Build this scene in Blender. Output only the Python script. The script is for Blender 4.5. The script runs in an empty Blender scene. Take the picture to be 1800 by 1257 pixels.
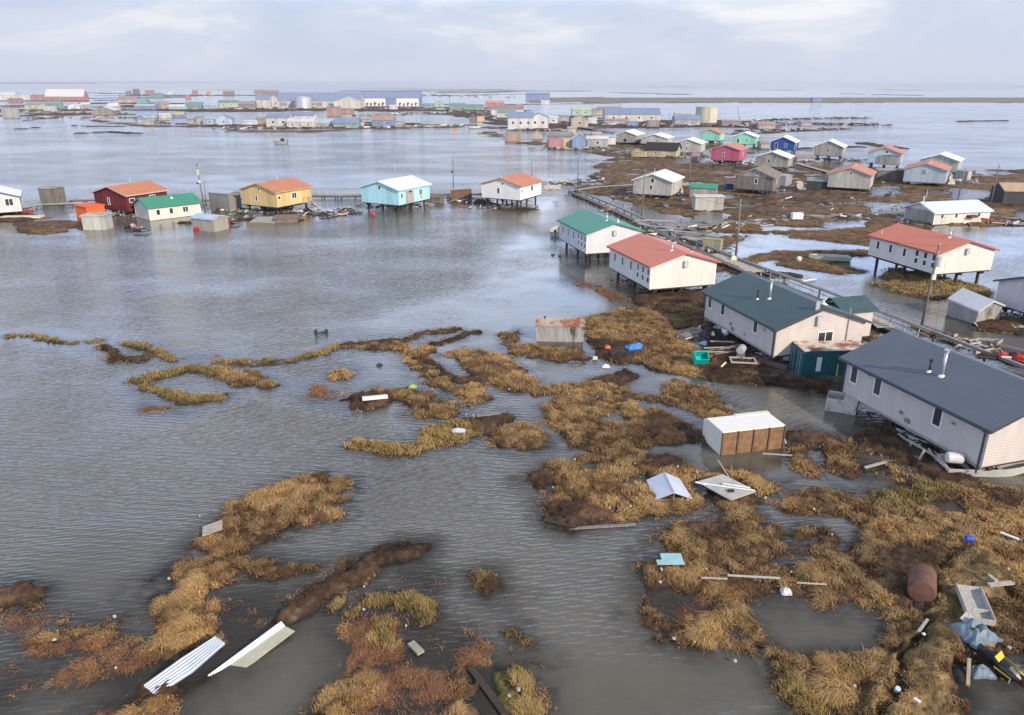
import bpy, math, random
import numpy as np
from mathutils import Vector, Matrix
R = math.radians
sc = bpy.context.scene
COL = sc.collection
rnd = random.Random(7)
# ------------------------------------------------------------ camera
FP, HC, PITCH = 1320.0, 24.0, math.atan(485 / 1320.0)
cam = bpy.data.cameras.new('camera'); co = bpy.data.objects.new('camera', cam); COL.objects.link(co)
co.location = (0, 0, HC); co.rotation_euler = (math.pi / 2 - PITCH, 0, 0)
cam.sensor_width = 36.0; cam.lens = 36.0 * FP / 1800.0
cam.clip_start = 0.5; cam.clip_end = 120000
sc.camera = co
# ------------------------------------------------------------ light
SUN_EL, SUN_AZ = 27.0, -50.0      # azimuth in the ground plane, degrees from +x towards +y
sd = Vector((math.cos(R(SUN_EL)) * math.cos(R(SUN_AZ)), math.cos(R(SUN_EL)) * math.sin(R(SUN_AZ)), math.sin(R(SUN_EL))))
sl = bpy.data.lights.new('sun', 'SUN'); sl.energy = 5.0; sl.angle = R(0.6); sl.color = (1.0, 0.84, 0.64)
so = bpy.data.objects.new('sun', sl); COL.objects.link(so)
so.rotation_euler = (-sd).to_track_quat('-Z', 'Y').to_euler()
w = bpy.data.worlds.new("World"); sc.world = w; w.use_nodes = True
nt = w.node_tree; nt.nodes.clear()
def WN(t): return nt.nodes.new(t)
out = WN('ShaderNodeOutputWorld'); sky = WN('ShaderNodeTexSky'); sky.sky_type = 'NISHITA'; sky.sun_disc = False
sky.sun_elevation = R(SUN_EL); sky.sun_rotation = R(90 - SUN_AZ); sky.altitude = 20; sky.air_density = 1.3; sky.dust_density = 1.0
b1 = WN('ShaderNodeBackground'); b1.inputs[1].default_value = 0.12; nt.links.new(sky.outputs[0], b1.inputs[0])
tc = WN('ShaderNodeTexCoord'); mp = WN('ShaderNodeMapping'); mp.inputs['Scale'].default_value = (1.5, 1.5, 4.6)
nt.links.new(tc.outputs['Generated'], mp.inputs[0])
n1 = WN('ShaderNodeTexNoise'); n1.inputs['Scale'].default_value = 3.0; n1.inputs['Detail'].default_value = 9; n1.inputs['Roughness'].default_value = 0.56
n1.inputs['Distortion'].default_value = 0.35
nt.links.new(mp.outputs[0], n1.inputs['Vector'])
cr = WN('ShaderNodeValToRGB'); e = cr.color_ramp.elements
e[0].position = 0.36; e[0].color = (0.58, 0.665, 0.84, 1); e[1].position = 0.66; e[1].color = (0.93, 0.94, 0.97, 1)
m_ = cr.color_ramp.elements.new(0.52); m_.color = (0.67, 0.735, 0.875, 1)
nt.links.new(n1.outputs['Fac'], cr.inputs[0])
sx = WN('ShaderNodeSeparateXYZ'); nt.links.new(tc.outputs['Generated'], sx.inputs[0])
mr = WN('ShaderNodeMapRange'); mr.inputs['From Min'].default_value = 0.0; mr.inputs['From Max'].default_value = 0.06
nt.links.new(sx.outputs['Z'], mr.inputs['Value'])
hz = WN('ShaderNodeMixRGB'); hz.inputs[1].default_value = (0.64, 0.69, 0.82, 1)
nt.links.new(mr.outputs[0], hz.inputs[0]); nt.links.new(cr.outputs[0], hz.inputs[2])
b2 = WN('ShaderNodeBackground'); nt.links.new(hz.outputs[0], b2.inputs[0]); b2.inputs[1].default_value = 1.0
mr2 = WN('ShaderNodeMapRange'); mr2.inputs['From Min'].default_value = 0.15; mr2.inputs['From Max'].default_value = 0.75
mr2.inputs['To Min'].default_value = 0.97; mr2.inputs['To Max'].default_value = 0.80
nt.links.new(sx.outputs['Z'], mr2.inputs['Value'])
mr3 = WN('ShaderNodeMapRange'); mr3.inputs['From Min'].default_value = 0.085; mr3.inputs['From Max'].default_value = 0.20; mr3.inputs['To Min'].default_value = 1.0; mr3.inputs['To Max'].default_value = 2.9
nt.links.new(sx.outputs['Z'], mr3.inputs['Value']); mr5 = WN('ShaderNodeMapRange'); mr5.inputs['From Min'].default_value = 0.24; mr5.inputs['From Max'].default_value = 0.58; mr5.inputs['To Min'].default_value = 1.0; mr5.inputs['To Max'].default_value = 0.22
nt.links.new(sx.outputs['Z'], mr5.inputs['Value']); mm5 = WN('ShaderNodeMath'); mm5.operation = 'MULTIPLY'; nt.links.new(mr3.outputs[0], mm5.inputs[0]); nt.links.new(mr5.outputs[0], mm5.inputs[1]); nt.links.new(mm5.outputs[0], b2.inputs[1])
tn = WN('ShaderNodeMixRGB'); tn.blend_type = 'MULTIPLY'; tn.inputs[2].default_value = (0.78, 0.92, 1.16, 1); mr4 = WN('ShaderNodeMapRange'); mr4.inputs['From Min'].default_value = 0.07; mr4.inputs['From Max'].default_value = 0.20
nt.links.new(sx.outputs['Z'], mr4.inputs['Value']); mm4 = WN('ShaderNodeMath'); mm4.operation = 'MULTIPLY'; nt.links.new(mr4.outputs[0], mm4.inputs[0]); nt.links.new(mr5.outputs[0], mm4.inputs[1]); nt.links.new(mm4.outputs[0], tn.inputs[0]); nt.links.new(hz.outputs[0], tn.inputs[1]); nt.links.new(tn.outputs[0], b2.inputs[0])
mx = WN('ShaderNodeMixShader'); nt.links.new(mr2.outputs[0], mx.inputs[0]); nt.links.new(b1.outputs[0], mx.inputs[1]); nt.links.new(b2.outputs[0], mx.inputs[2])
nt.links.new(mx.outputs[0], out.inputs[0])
sc.view_settings.view_transform = 'Standard'; sc.view_settings.look = 'None'; sc.view_settings.exposure = 0.0
sc.cycles.max_bounces = 6; sc.cycles.transparent_max_bounces = 8; sc.cycles.volume_bounces = 0
sc.cycles.use_denoising = True

# ------------------------------------------------------------ helpers
def G(px, py, z=0.0):
    """ground point (at height z) that the camera sees at photo pixel px, py"""
    c, s = math.cos(PITCH), math.sin(PITCH)
    u = (px - 900) / FP; v = (628.5 - py) / FP
    d = (u, c + v * s, -s + v * c); t = (z - HC) / d[2]
    return Vector((d[0] * t, d[1] * t, z))
def DEPTH(px, py, z=0.0):
    p = G(px, py, z); return p.y * math.cos(PITCH) + (HC - z) * math.sin(PITCH)

MATS = {}
def newmat(key):
    m = bpy.data.materials.new(key); m.use_nodes = True; t = m.node_tree
    return m, t, t.nodes['Principled BSDF']
def N(t, kind, **kw):
    n = t.nodes.new(kind)
    for k, v in kw.items():
        if k in n.inputs: n.inputs[k].default_value = v
        else: setattr(n, k, v)
    return n
def surf(col, rough=0.7, var=0.25, scale=3.0, style='plain', spec=0.3, metal=0.0, dirt=(0.10, 0.07, 0.05), dirtamt=0.0):
    """painted / weathered surface: mottling, streaks, seams or ribs by style"""
    key = (tuple(col), rough, var, scale, style, spec, metal, dirt, dirtamt)
    if key in MATS: return MATS[key]
    m, t, b = newmat(style + '_finish'); L = t.links.new
    tcn = N(t, 'ShaderNodeTexCoord'); mpn = N(t, 'ShaderNodeMapping')
    oi = N(t, 'ShaderNodeObjectInfo'); vm = N(t, 'ShaderNodeVectorMath', operation='ADD'); L(tcn.outputs['Object'], vm.inputs[0])
    ml = N(t, 'ShaderNodeMath', operation='MULTIPLY'); ml.inputs[1].default_value = 0.0; L(oi.outputs['Random'], ml.inputs[0])
    mpn.inputs['Scale'].default_value = (1, 1, 0.22) if style in ('panel', 'siding', 'rib', 'board') else (1, 1, 1)
    L(tcn.outputs['Object'], mpn.inputs[0])
    n = N(t, 'ShaderNodeTexNoise', Scale=scale, Detail=6.0, Roughness=0.65); L(mpn.outputs[0], n.inputs['Vector'])
    lo = tuple(max(0, c * (1 - var)) for c in col) + (1,); hi = tuple(min(1, c * (1 + var * .6)) for c in col) + (1,)
    r = N(t, 'ShaderNodeValToRGB'); r.color_ramp.elements[0].position = .3; r.color_ramp.elements[1].position = .7
    r.color_ramp.elements[0].color = lo; r.color_ramp.elements[1].color = hi; L(n.outputs['Fac'], r.inputs[0])
    colout = r.outputs[0]
    if dirtamt > 0:
        n2 = N(t, 'ShaderNodeTexNoise', Scale=scale * .55, Detail=8.0, Roughness=0.7); L(mpn.outputs[0], n2.inputs['Vector'])
        r2 = N(t, 'ShaderNodeMapRange'); r2.inputs['From Min'].default_value = .72 - dirtamt * .35; r2.inputs['From Max'].default_value = .80 - dirtamt * .3
        L(n2.outputs['Fac'], r2.inputs['Value'])
        mxn = N(t, 'ShaderNodeMixRGB'); L(r2.outputs[0], mxn.inputs[0]); L(colout, mxn.inputs[1]); mxn.inputs[2].default_value = tuple(dirt) + (1,)
        colout = mxn.outputs[0]
    sp = N(t, 'ShaderNodeSeparateXYZ'); L(tcn.outputs['Object'], sp.inputs[0])
    bump = None
    def stripes(sock, period, width, off=0.013):
        a = N(t, 'ShaderNodeMath', operation='ADD'); a.inputs[1].default_value = 1000 * period + off; L(sock, a.inputs[0])
        q = N(t, 'ShaderNodeMath', operation='DIVIDE'); q.inputs[1].default_value = period; L(a.outputs[0], q.inputs[0])
        fr = N(t, 'ShaderNodeMath', operation='FRACT'); L(q.outputs[0], fr.inputs[0])
        lt = N(t, 'ShaderNodeMath', operation='LESS_THAN'); lt.inputs[1].default_value = width; L(fr.outputs[0], lt.inputs[0])
        return lt.outputs[0], fr.outputs[0]
    if style == 'siding':
        line, fr = stripes(sp.outputs['Z'], 0.2, 0.14)  # shadow line at each lap, darkened into the siding colour
        mxn = N(t, 'ShaderNodeMixRGB', blend_type='MULTIPLY'); mu = N(t, 'ShaderNodeMath', operation='MULTIPLY'); mu.inputs[1].default_value = .38
        L(line, mu.inputs[0]); L(mu.outputs[0], mxn.inputs[0]); L(colout, mxn.inputs[1]); mxn.inputs[2].default_value = (.45, .43, .42, 1); colout = mxn.outputs[0]
        bp = N(t, 'ShaderNodeBump', Strength=0.7, Distance=0.02); inv = N(t, 'ShaderNodeMath', operation='SUBTRACT'); inv.inputs[0].default_value = 1.0
        L(fr, inv.inputs[1]); L(inv.outputs[0], bp.inputs['Height']); bump = bp
    elif style in ('panel', 'board'):
        ad = N(t, 'ShaderNodeMath', operation='ADD'); L(sp.outputs['X'], ad.inputs[0]); L(sp.outputs['Y'], ad.inputs[1])
        pr, wd = (1.22, .03) if style == 'panel' else (.16, .12)
        line, fr = stripes(ad.outputs[0], pr, wd, .4)
        q = N(t, 'ShaderNodeMath', operation='MULTIPLY'); q.inputs[1].default_value = .5; L(line, q.inputs[0])
        mxn = N(t, 'ShaderNodeMixRGB', blend_type='MULTIPLY'); L(q.outputs[0], mxn.inputs[0]); L(colout, mxn.inputs[1]); mxn.inputs[2].default_value = (.3, .28, .26, 1); colout = mxn.outputs[0]
        if style == 'panel':      # sheets that weathered differently
            fl = N(t, 'ShaderNodeMath', operation='DIVIDE'); fl.inputs[1].default_value = 1.22; L(ad.outputs[0], fl.inputs[0])
            f2 = N(t, 'ShaderNodeMath', operation='FLOOR'); ad3 = N(t, 'ShaderNodeMath', operation='ADD'); ad3.inputs[1].default_value = 1000.33; L(fl.outputs[0], ad3.inputs[0]); L(ad3.outputs[0], f2.inputs[0])
            wn = N(t, 'ShaderNodeTexWhiteNoise', noise_dimensions='1D'); L(f2.outputs[0], wn.inputs['W'])
            mrr = N(t, 'ShaderNodeMapRange'); mrr.inputs['To Min'].default_value = .86; mrr.inputs['To Max'].default_value = 1.12; L(wn.outputs['Value'], mrr.inputs['Value'])
            hv = N(t, 'ShaderNodeHueSaturation'); L(mrr.outputs[0], hv.inputs['Value']); L(colout, hv.inputs['Color']); colout = hv.outputs[0]
        bp = N(t, 'ShaderNodeBump', Strength=0.4, Distance=0.02); L(n.outputs['Fac'], bp.inputs['Height']); bump = bp
    elif style == 'rib':
        line, fr = stripes(sp.outputs['X'], 0.38, 0.16)
        q = N(t, 'ShaderNodeMath', operation='MULTIPLY'); q.inputs[1].default_value = .16; L(line, q.inputs[0])
        mxn = N(t, 'ShaderNodeMixRGB', blend_type='MULTIPLY'); L(q.outputs[0], mxn.inputs[0]); L(colout, mxn.inputs[1]); mxn.inputs[2].default_value = (.2, .2, .2, 1); colout = mxn.outputs[0]
        bp = N(t, 'ShaderNodeBump', Strength=0.5, Distance=0.03); L(line, bp.inputs['Height']); bump = bp
    else:
        bp = N(t, 'ShaderNodeBump', Strength=0.25, Distance=0.02); L(n.outputs['Fac'], bp.inputs['Height']); bump = bp
    L(colout, b.inputs['Base Color'])
    if bump: L(bump.outputs[0], b.inputs['Normal'])
    b.inputs['Roughness'].default_value = rough; b.inputs['Specular IOR Level'].default_value = spec; b.inputs['Metallic'].default_value = metal
    MATS[key] = m; return m
def flat(col, rough=0.5, spec=0.4, metal=0.0): return surf(col, rough, .12, 4.0, 'plain', spec, metal)
GLASS = flat((0.035, 0.04, 0.05), 0.12, 0.6)
WHITE = flat((0.78, 0.78, 0.76), 0.5)
DARKW = surf((0.055, 0.042, 0.034), .85, .4, 5, 'plain')
WOOD = surf((0.24, 0.215, 0.19), .85, .45, 6, 'board')
WOODL = surf((0.42, 0.39, 0.35), .8, .35, 6, 'board')
PLY = surf((0.30, 0.285, 0.26), .85, .35, 1.6, 'panel', dirt=(.13, .11, .09), dirtamt=.35)
PLYL = surf((0.40, 0.39, 0.36), .85, .3, 1.6, 'panel', dirt=(.2, .17, .14), dirtamt=.3)
PLYD = surf((0.17, 0.155, 0.14), .85, .35, 1.6, 'panel', dirt=(.07, .06, .05), dirtamt=.3)
BLACK = flat((0.02, 0.02, 0.022), .6)
METAL = surf((0.50, 0.52, 0.55), .42, .25, 4, 'plain', .5, .55, (.25, .12, .06), .25)
RUST = surf((0.20, 0.085, 0.045), .85, .5, 3, 'plain', dirt=(.08, .04, .03), dirtamt=.5)

class MB:
    def __init__(s): s.v = []; s.f = []
    def add(s, vs, fs):
        o = len(s.v); s.v += [tuple(v) for v in vs]; s.f += [tuple(i + o for i in f) for f in fs]; return s
    def box(s, x0, x1, y0, y1, z0, z1, M=None):
        vs = [Vector((x, y, z)) for z in (z0, z1) for x, y in ((x0, y0), (x1, y0), (x1, y1), (x0, y1))]
        if M: vs = [M @ v for v in vs]
        return s.add(vs, [(3, 2, 1, 0), (4, 5, 6, 7), (0, 1, 5, 4), (1, 2, 6, 5), (2, 3, 7, 6), (3, 0, 4, 7)])
    def beam(s, p, q, wd, ht=None, up=(0, 0, 1)):
        p, q = Vector(p), Vector(q); d = q - p; L = d.length
        if L < 1e-6: return s
        d = d / L; u = Vector(up)
        if abs(d.dot(u)) > .97: u = Vector((1, 0, 0))
        side = d.cross(u).normalized(); u = side.cross(d).normalized(); ht = ht or wd
        M = Matrix((( d.x, side.x, u.x, p.x), (d.y, side.y, u.y, p.y), (d.z, side.z, u.z, p.z), (0, 0, 0, 1)))
        return s.box(0, L, -wd / 2, wd / 2, -ht / 2, ht / 2, M)
    def tube(s, p, q, r0, r1=None, n=12, caps=True):
        p, q = Vector(p), Vector(q); r1 = r0 if r1 is None else r1; d = (q - p).normalized()
        a = Vector((0, 0, 1)) if abs(d.z) < .9 else Vector((1, 0, 0)); u = d.cross(a).normalized(); v = d.cross(u)
        vs = []
        for c, r in ((p, r0), (q, r1)):
            for i in range(n):
                t_ = 2 * math.pi * i / n; vs.append(c + u * (r * math.cos(t_)) + v * (r * math.sin(t_)))
        fs = [(i, (i + 1) % n, n + (i + 1) % n, n + i) for i in range(n)]
        if caps: fs += [tuple(range(n))[::-1], tuple(range(n, 2 * n))]
        return s.add(vs, fs)
    def prof(s, pts, x0, x1):
        """closed (y,z) profile extruded along x"""
        n = len(pts); vs = [(x0, y, z) for y, z in pts] + [(x1, y, z) for y, z in pts]
        return s.add(vs, [(i, (i + 1) % n, n + (i + 1) % n, n + i) for i in range(n)] + [tuple(range(n))[::-1], tuple(range(n, 2 * n))])
    def lathe(s, rz, c=(0, 0, 0), n=20, M=None):
        vs = []
        for r, z in rz:
            for i in range(n):
                t_ = 2 * math.pi * i / n; v = Vector((c[0] + r * math.cos(t_), c[1] + r * math.sin(t_), c[2] + z)); vs.append(M @ v if M else v)
        fs = [(k * n + i, k * n + (i + 1) % n, (k + 1) * n + (i + 1) % n, (k + 1) * n + i) for k in range(len(rz) - 1) for i in range(n)]
        return s.add(vs, fs + [tuple(range(n))[::-1], tuple(range((len(rz) - 1) * n, len(rz) * n))])
    def build(s, name, mat, parent=None, smooth=False, bevel=0):
        me = bpy.data.meshes.new(name); me.from_pydata(s.v, [], s.f); me.update()
        if smooth:
            me.polygons.foreach_set('use_smooth', [True] * len(me.polygons))
        me.materials.append(mat)
        o = bpy.data.objects.new(name, me); COL.objects.link(o)
        if bevel:
            md = o.modifiers.new('bevel', 'BEVEL'); md.width = bevel; md.segments = 2; md.limit_method = 'ANGLE'
        if smooth:
            try:
                me.shade_smooth_by_angle = None
            except Exception: pass
        if parent: o.parent = parent
        return o
def tag(o, label=None, cat=None, group=None, kind=None):
    if label: o['label'] = label
    if cat: o['category'] = cat
    if group: o['group'] = group
    if kind: o['kind'] = kind
    return o
def empty(name, loc=(0, 0, 0), yaw=0.0, rx=0.0, ry=0.0):
    o = bpy.data.objects.new(name, None); COL.objects.link(o); o.location = loc; o.rotation_euler = (R(rx), R(ry), R(yaw)); o.empty_display_size = .3; return o
def copy_tree(o, parent=None):
    c = o.copy(); COL.objects.link(c)
    if parent: c.parent = parent
    for ch in list(o.children): copy_tree(ch, c)
    return c

# ------------------------------------------------------------ terrain: flooded tundra, one heightfield and one sheet of water
def hash2(ix, iy, seed):
    h = (ix.astype(np.int64) * 374761393 + iy.astype(np.int64) * 668265263 + seed * 1442695041) & 0xffffffff
    h = ((h ^ (h >> 13)) * 1274126177) & 0xffffffff
    return ((h ^ (h >> 16)) & 0xffffff) / float(0xffffff)
def vnoise(x, y, seed=0):
    ix, iy = np.floor(x), np.floor(y); fx, fy = x - ix, y - iy
    fx = fx * fx * (3 - 2 * fx); fy = fy * fy * (3 - 2 * fy)
    a = hash2(ix, iy, seed); b = hash2(ix + 1, iy, seed); c = hash2(ix, iy + 1, seed); d = hash2(ix + 1, iy + 1, seed)
    return (a * (1 - fx) + b * fx) * (1 - fy) + (c * (1 - fx) + d * fx) * fy
def fbm(x, y, seed=0, octv=4):
    s = 0; a = .5; t_ = 0
    for i in range(octv):
        s = s + a * vnoise(x, y, seed + i * 17); t_ += a; a *= .55; x = x * 2.03 + 5.1; y = y * 2.03 + 1.7
    return np.clip((s / t_ * 2 - 1) * 1.7, -1, 1)
# kinds: L grass, O olive grass, T tundra (puddled), D peat/mud, W flooded sparse reddish grass, P pond (cut), C calm water
# each shape is traced on the photo and laid on the ground plane; S = strip (points, half width in metres)
SH = [
 ('L', [(318,968),(330,955),(372,925),(395,905),(432,882),(470,855),(520,840),(560,830),(598,826),(610,850),(602,875),(610,900),(588,913),(545,925),(500,938),(465,952),(432,968),(400,978),(360,974)]),
 ('L', [(432,972),(470,985),(520,992),(553,990),(520,1008),(480,1026),(440,1018),(425,1000)]),
 ('L', [(248,1038),(270,1015),(300,1003),(330,988),(380,975),(415,990),(425,1012),(405,1040),(430,1072),(400,1085),(365,1092),(330,1112),(285,1118),(262,1128),(268,1100),(275,1080),(262,1060)]),
 ('L', [(262,1130),(300,1112),(350,1098),(420,1082),(470,1078),(515,1062),(522,1082),(470,1095),(415,1126),(362,1170),(325,1210),(285,1250),(255,1290),(225,1290),(250,1215),(290,1180),(258,1150)]),
 ('W', [(200,1180),(270,1120),(420,1040),(470,1050),(510,1075),(440,1130),(350,1200),(300,1290),(190,1290)]),
 ('O', [(572,1062),(610,1048),(660,1040),(720,1040),(765,1055),(782,1090),(765,1112),(738,1117),(722,1085),(690,1068),(650,1072),(612,1078)]),
 ('O', [(650,1100),(680,1095),(705,1120),(702,1148),(675,1155),(652,1132)]),
 ('O', [(470,1085),(510,1060),(530,1075),(520,1095),(480,1105)]),
 ('W', [(750,1105),(790,1110),(850,1130),(850,1170),(790,1185),(740,1160)]),
 ('W', [(590,1080),(700,1060),(770,1120),(850,1160),(900,1200),(930,1290),(560,1290),(600,1180)]),
 ('L', [(560,1290),(562,1240),(577,1210),(610,1192),(648,1195),(640,1240),(610,1290)]),
 ('L', [(760,1200),(800,1188),(840,1195),(862,1230),(885,1290),(790,1290),(770,1240)]),
 ('O', [(865,1180),(905,1168),(945,1190),(945,1225),(930,1290),(890,1290),(870,1225)]),
 ('O', [(845,1012),(868,1008),(885,1028),(893,1048),(870,1052),(850,1030)]), ('O', [(893,1108),(912,1102),(918,1126),(900,1130)]),
 ('W', [(705,1000),(745,995),(785,1020),(760,1045),(720,1035)]), ('D', [(862,1028),(885,1030),(893,1050),(872,1055)]),
 ('L', [(45,1105),(75,1100),(120,1106),(165,1093),(200,1092),(180,1115),(150,1128),(100,1123),(60,1120)]),
 ('L', [(122,1086),(140,1084),(142,1098),(124,1100)]), ('W', [(0,1085),(60,1078),(80,1090),(40,1105),(0,1100)]), ('D', [(-20,1040),(30,1036),(55,1050),(40,1070),(-20,1075)]),
 ('W', [(-20,1190),(30,1195),(45,1215),(20,1240),(-20,1240)]), ('W', [(80,1170),(160,1165),(220,1150),(210,1180),(120,1200),(85,1195)]), ('W', [(40,1120),(200,1110),(260,1150),(60,1160)]),
 ('DS', [(508,1078),(545,1045),(590,1022),(640,995),(690,975),(735,968)], 0.62),
 ('OS', [(15,592),(55,589),(95,596),(130,602),(172,598)], 0.35), ('DS', [(170,612),(205,630),(240,634),(262,622)], 0.45), ('OS', [(213,606),(255,610),(288,622),(306,630)], 0.5),
 ('OS', [(242,670),(290,660),(330,650),(385,655),(440,662),(468,676)], 0.75), ('OS', [(248,682),(290,690),(330,708),(392,698)], 0.55),
 ('L', [(385,652),(440,656),(470,668),(468,684),(430,682),(395,672)]), ('W', [(250,702),(290,712),(330,715),(320,726),(280,726),(250,715)]), ('WS', [(330,628),(385,624)], 0.4),
 ('OS', [(385,637),(450,640),(500,632),(560,622),(590,612)], 0.42),
 ('L', [(600,608),(640,600),(700,600),(760,610),(785,625),(740,628),(700,618),(640,613)]), ('DS', [(600,608),(650,603),(700,601)], .5),
 ('DS', [(700,602),(760,588),(810,580)], .28), ('DS', [(760,604),(795,598),(822,585),(845,583)], .28),
 ('L', [(780,615),(830,613),(890,628),(925,658),(945,680),(900,692),(855,672),(820,655),(800,635)]),
 ('L', [(713,630),(740,640),(790,660),(830,678),(862,700),(830,704),(795,690),(760,676),(740,672),(725,652)]), ('DS', [(735,632),(790,660),(840,675)], .5),
 ('D', [(600,705),(625,690),(670,682),(700,690),(690,702),(640,722),(608,718)]),
 ('L', [(660,685),(720,680),(750,690),(790,703),(835,710),(800,735),(760,740),(735,738),(712,715),(680,702)]),
 ('O', [(738,780),(755,752),(800,740),(850,736),(870,748),(850,770),(800,775),(765,785)]), ('OS', [(632,783),(680,790),(730,785),(765,776)], .6), ('D', [(820,735),(890,730),(900,738),(850,755)]),
 ('L', [(582,650),(603,644),(620,652),(617,666),(590,668)]), ('W', [(530,680),(560,675),(600,690),(590,705),(540,698)]),
 ('L', [(880,588),(910,583),(903,608),(945,610),(985,612),(1030,620),(1045,640),(990,636),(930,630),(898,625),(885,610)]),
 ('L', [(1030,560),(1090,545),(1150,538),(1240,532),(1245,568),(1190,580),(1180,600),(1120,640),(1070,628),(1060,602),(1030,592)]), ('D', [(1030,600),(1110,605),(1130,625),(1090,640),(1050,630)]),
 ('L', [(1115,615),(1150,605),(1190,600),(1250,620),(1262,648),(1240,665),(1180,655),(1130,645)]),
 ('LS', [(945,684),(1000,683),(1050,680),(1100,690),(1150,702),(1220,715),(1270,735)], 0.8),
 ('D', [(1040,668),(1090,655),(1130,662),(1110,676),(1060,678)]), ('L', [(1160,692),(1190,668),(1240,682),(1275,708),(1285,742),(1240,740),(1195,715)]),
 ('L', [(958,710),(985,693),(1030,686),(1080,692),(1120,715),(1160,725),(1200,750),(1235,765),(1240,785),(1200,775),(1150,782),(1120,805),(1080,812),(1020,802),(985,775),(962,745)]),
 ('D', [(1120,740),(1160,735),(1210,758),(1238,775),(1200,780),(1140,775)]), ('P', [(1050,728),(1080,722),(1112,738),(1090,748),(1060,742)]),
 ('L', [(878,755),(910,745),(945,757),(952,785),(925,797),(885,787),(865,772)]), ('D', [(835,745),(870,745),(875,765),(850,768)]),
 ('L', [(925,845),(960,820),(1010,800),(1060,800),(1100,790),(1150,800),(1200,810),(1225,830),(1235,870),(1230,885),(1180,900),(1120,905),(1080,915),(1040,925),(1000,925),(960,915),(950,890),(990,870),(960,858)]),
 ('D', [(925,845),(955,828),(985,850),(975,865),(950,862)]), ('D', [(960,890),(1040,880),(1080,900),(1040,925),(1000,925),(960,912)]), ('D', [(1140,795),(1190,800),(1220,825),(1190,835),(1150,815)]),
 ('P', [(1095,832),(1140,826),(1148,848),(1112,850)]), ('P', [(1005,822),(1040,815),(1050,825),(1015,832)]),
 ('L', [(1230,835),(1290,828),(1350,845),(1365,860),(1342,880),(1350,902),(1320,912),(1255,905),(1250,880)]),
 ('L', [(1130,990),(1150,955),(1190,912),(1215,918),(1260,903),(1335,900),(1345,920),(1400,925),(1460,935),(1500,930),(1480,905),(1400,895),(1380,878),(1420,862),(1470,868),(1510,880),(1540,850),(1600,838),(1700,845),(1800,868),(1950,880),(1950,1290),(1440,1290),(1375,1205),(1320,1150),(1280,1142),(1200,1138),(1142,1110),(1130,1060)]),
 ('O', [(1500,880),(1540,850),(1600,838),(1680,845),(1640,880),(1560,900)]), ('O', [(1310,1150),(1350,1160),(1420,1220),(1440,1270),(1400,1250)]),
 ('D', [(1545,975),(1600,965),(1670,975),(1660,1020),(1600,1030),(1560,1010)]), ('D', [(1710,850),(1800,870),(1800,900),(1740,890)]), ('D', [(1570,1040),(1620,1000),(1660,1030),(1640,1075),(1590,1080)]),
 ('D', [(1200,925),(1290,912),(1290,948),(1215,962)]),
 ('P', [(1345,948),(1400,945),(1440,940),(1430,960),(1380,965)]), ('P', [(1458,948),(1495,950),(1495,978),(1466,983)]),
 ('P', [(1312,1062),(1350,1045),(1400,1055),(1470,1062),(1540,1082),(1558,1118),(1540,1148),(1470,1162),(1400,1155),(1350,1130),(1322,1095)]),
 ('P', [(1140,1038),(1200,1036),(1255,1052),(1250,1088),(1200,1108),(1165,1090),(1150,1062)]), ('W', [(1140,1035),(1255,1050),(1250,1100),(1170,1100)]),
 ('P', [(1275,1105),(1308,1100),(1335,1128),(1300,1140)]), ('P', [(1350,978),(1400,972),(1430,985),(1392,998),(1345,1006)]),
 ('P', [(1625,882),(1682,880),(1688,912),(1642,914)]), ('P', [(1665,1290),(1700,1190),(1785,1190),(1830,1215),(1800,1290)]), ('P', [(1740,1150),(1830,1130),(1830,1190),(1780,1190)]),
 ('L', [(1385,790),(1400,758),(1430,760),(1442,800),(1446,832),(1420,842),(1392,815)]), ('LS', [(1440,765),(1470,790),(1495,825)], 0.95), ('D', [(1380,755),(1430,752),(1470,775),(1400,785)]),
 ('D', [(1500,760),(1560,755),(1640,790),(1700,830),(1725,852),(1640,842),(1560,800),(1512,790)]), ('L', [(1538,820),(1565,816),(1575,828),(1550,834)]), ('L', [(1378,850),(1398,846),(1412,856),(1390,862)]),
 ('D', [(1200,640),(1280,650),(1340,655),(1400,665),(1460,675),(1485,692),(1400,686),(1320,674),(1250,668)]), ('L', [(1290,655),(1360,658),(1355,672),(1300,672)]),
 ('D', [(1100,522),(1160,515),(1240,508),(1250,532),(1180,537),(1120,542)]), ('D', [(1240,560),(1300,590),(1340,640),(1300,650),(1240,640)]), ('WS', [(1000,490),(1060,510),(1090,525)], .8),
 ('O', [(1510,480),(1560,472),(1620,480),(1700,500),(1745,512),(1740,526),(1680,528),(1600,520),(1540,506)]), ('LS', [(1475,482),(1520,492),(1600,516),(1680,526)], .5),
 ('LS', [(1620,580),(1680,600),(1780,632),(1850,650)], 1.2), ('D', [(1700,560),(1800,560),(1800,590),(1720,582)]), ('L', [(1520,590),(1560,590),(1560,605),(1530,605)]),
 ('MS', [(1735,1010),(1700,1060),(1660,1130),(1610,1210),(1570,1300)], 1.05), ('PS', [(1640,1100),(1605,1170),(1550,1290)], .13),
 ('T', [(1040,292),(1080,275),(1150,280),(1250,288),(1330,290),(1430,290),(1530,300),(1600,325),(1700,322),(1800,320),(1900,330),(1900,362),(1800,362),(1760,395),(1700,398),(1600,402),(1590,412),(1550,440),(1480,455),(1400,470),(1350,490),(1320,480),(1260,440),(1200,400),(1130,372),(1060,345),(1010,340),(1000,335),(1040,320)]),
 ('T', [(1690,302),(1740,297),(1850,297),(1900,345),(1740,337),(1700,320)]),
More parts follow.
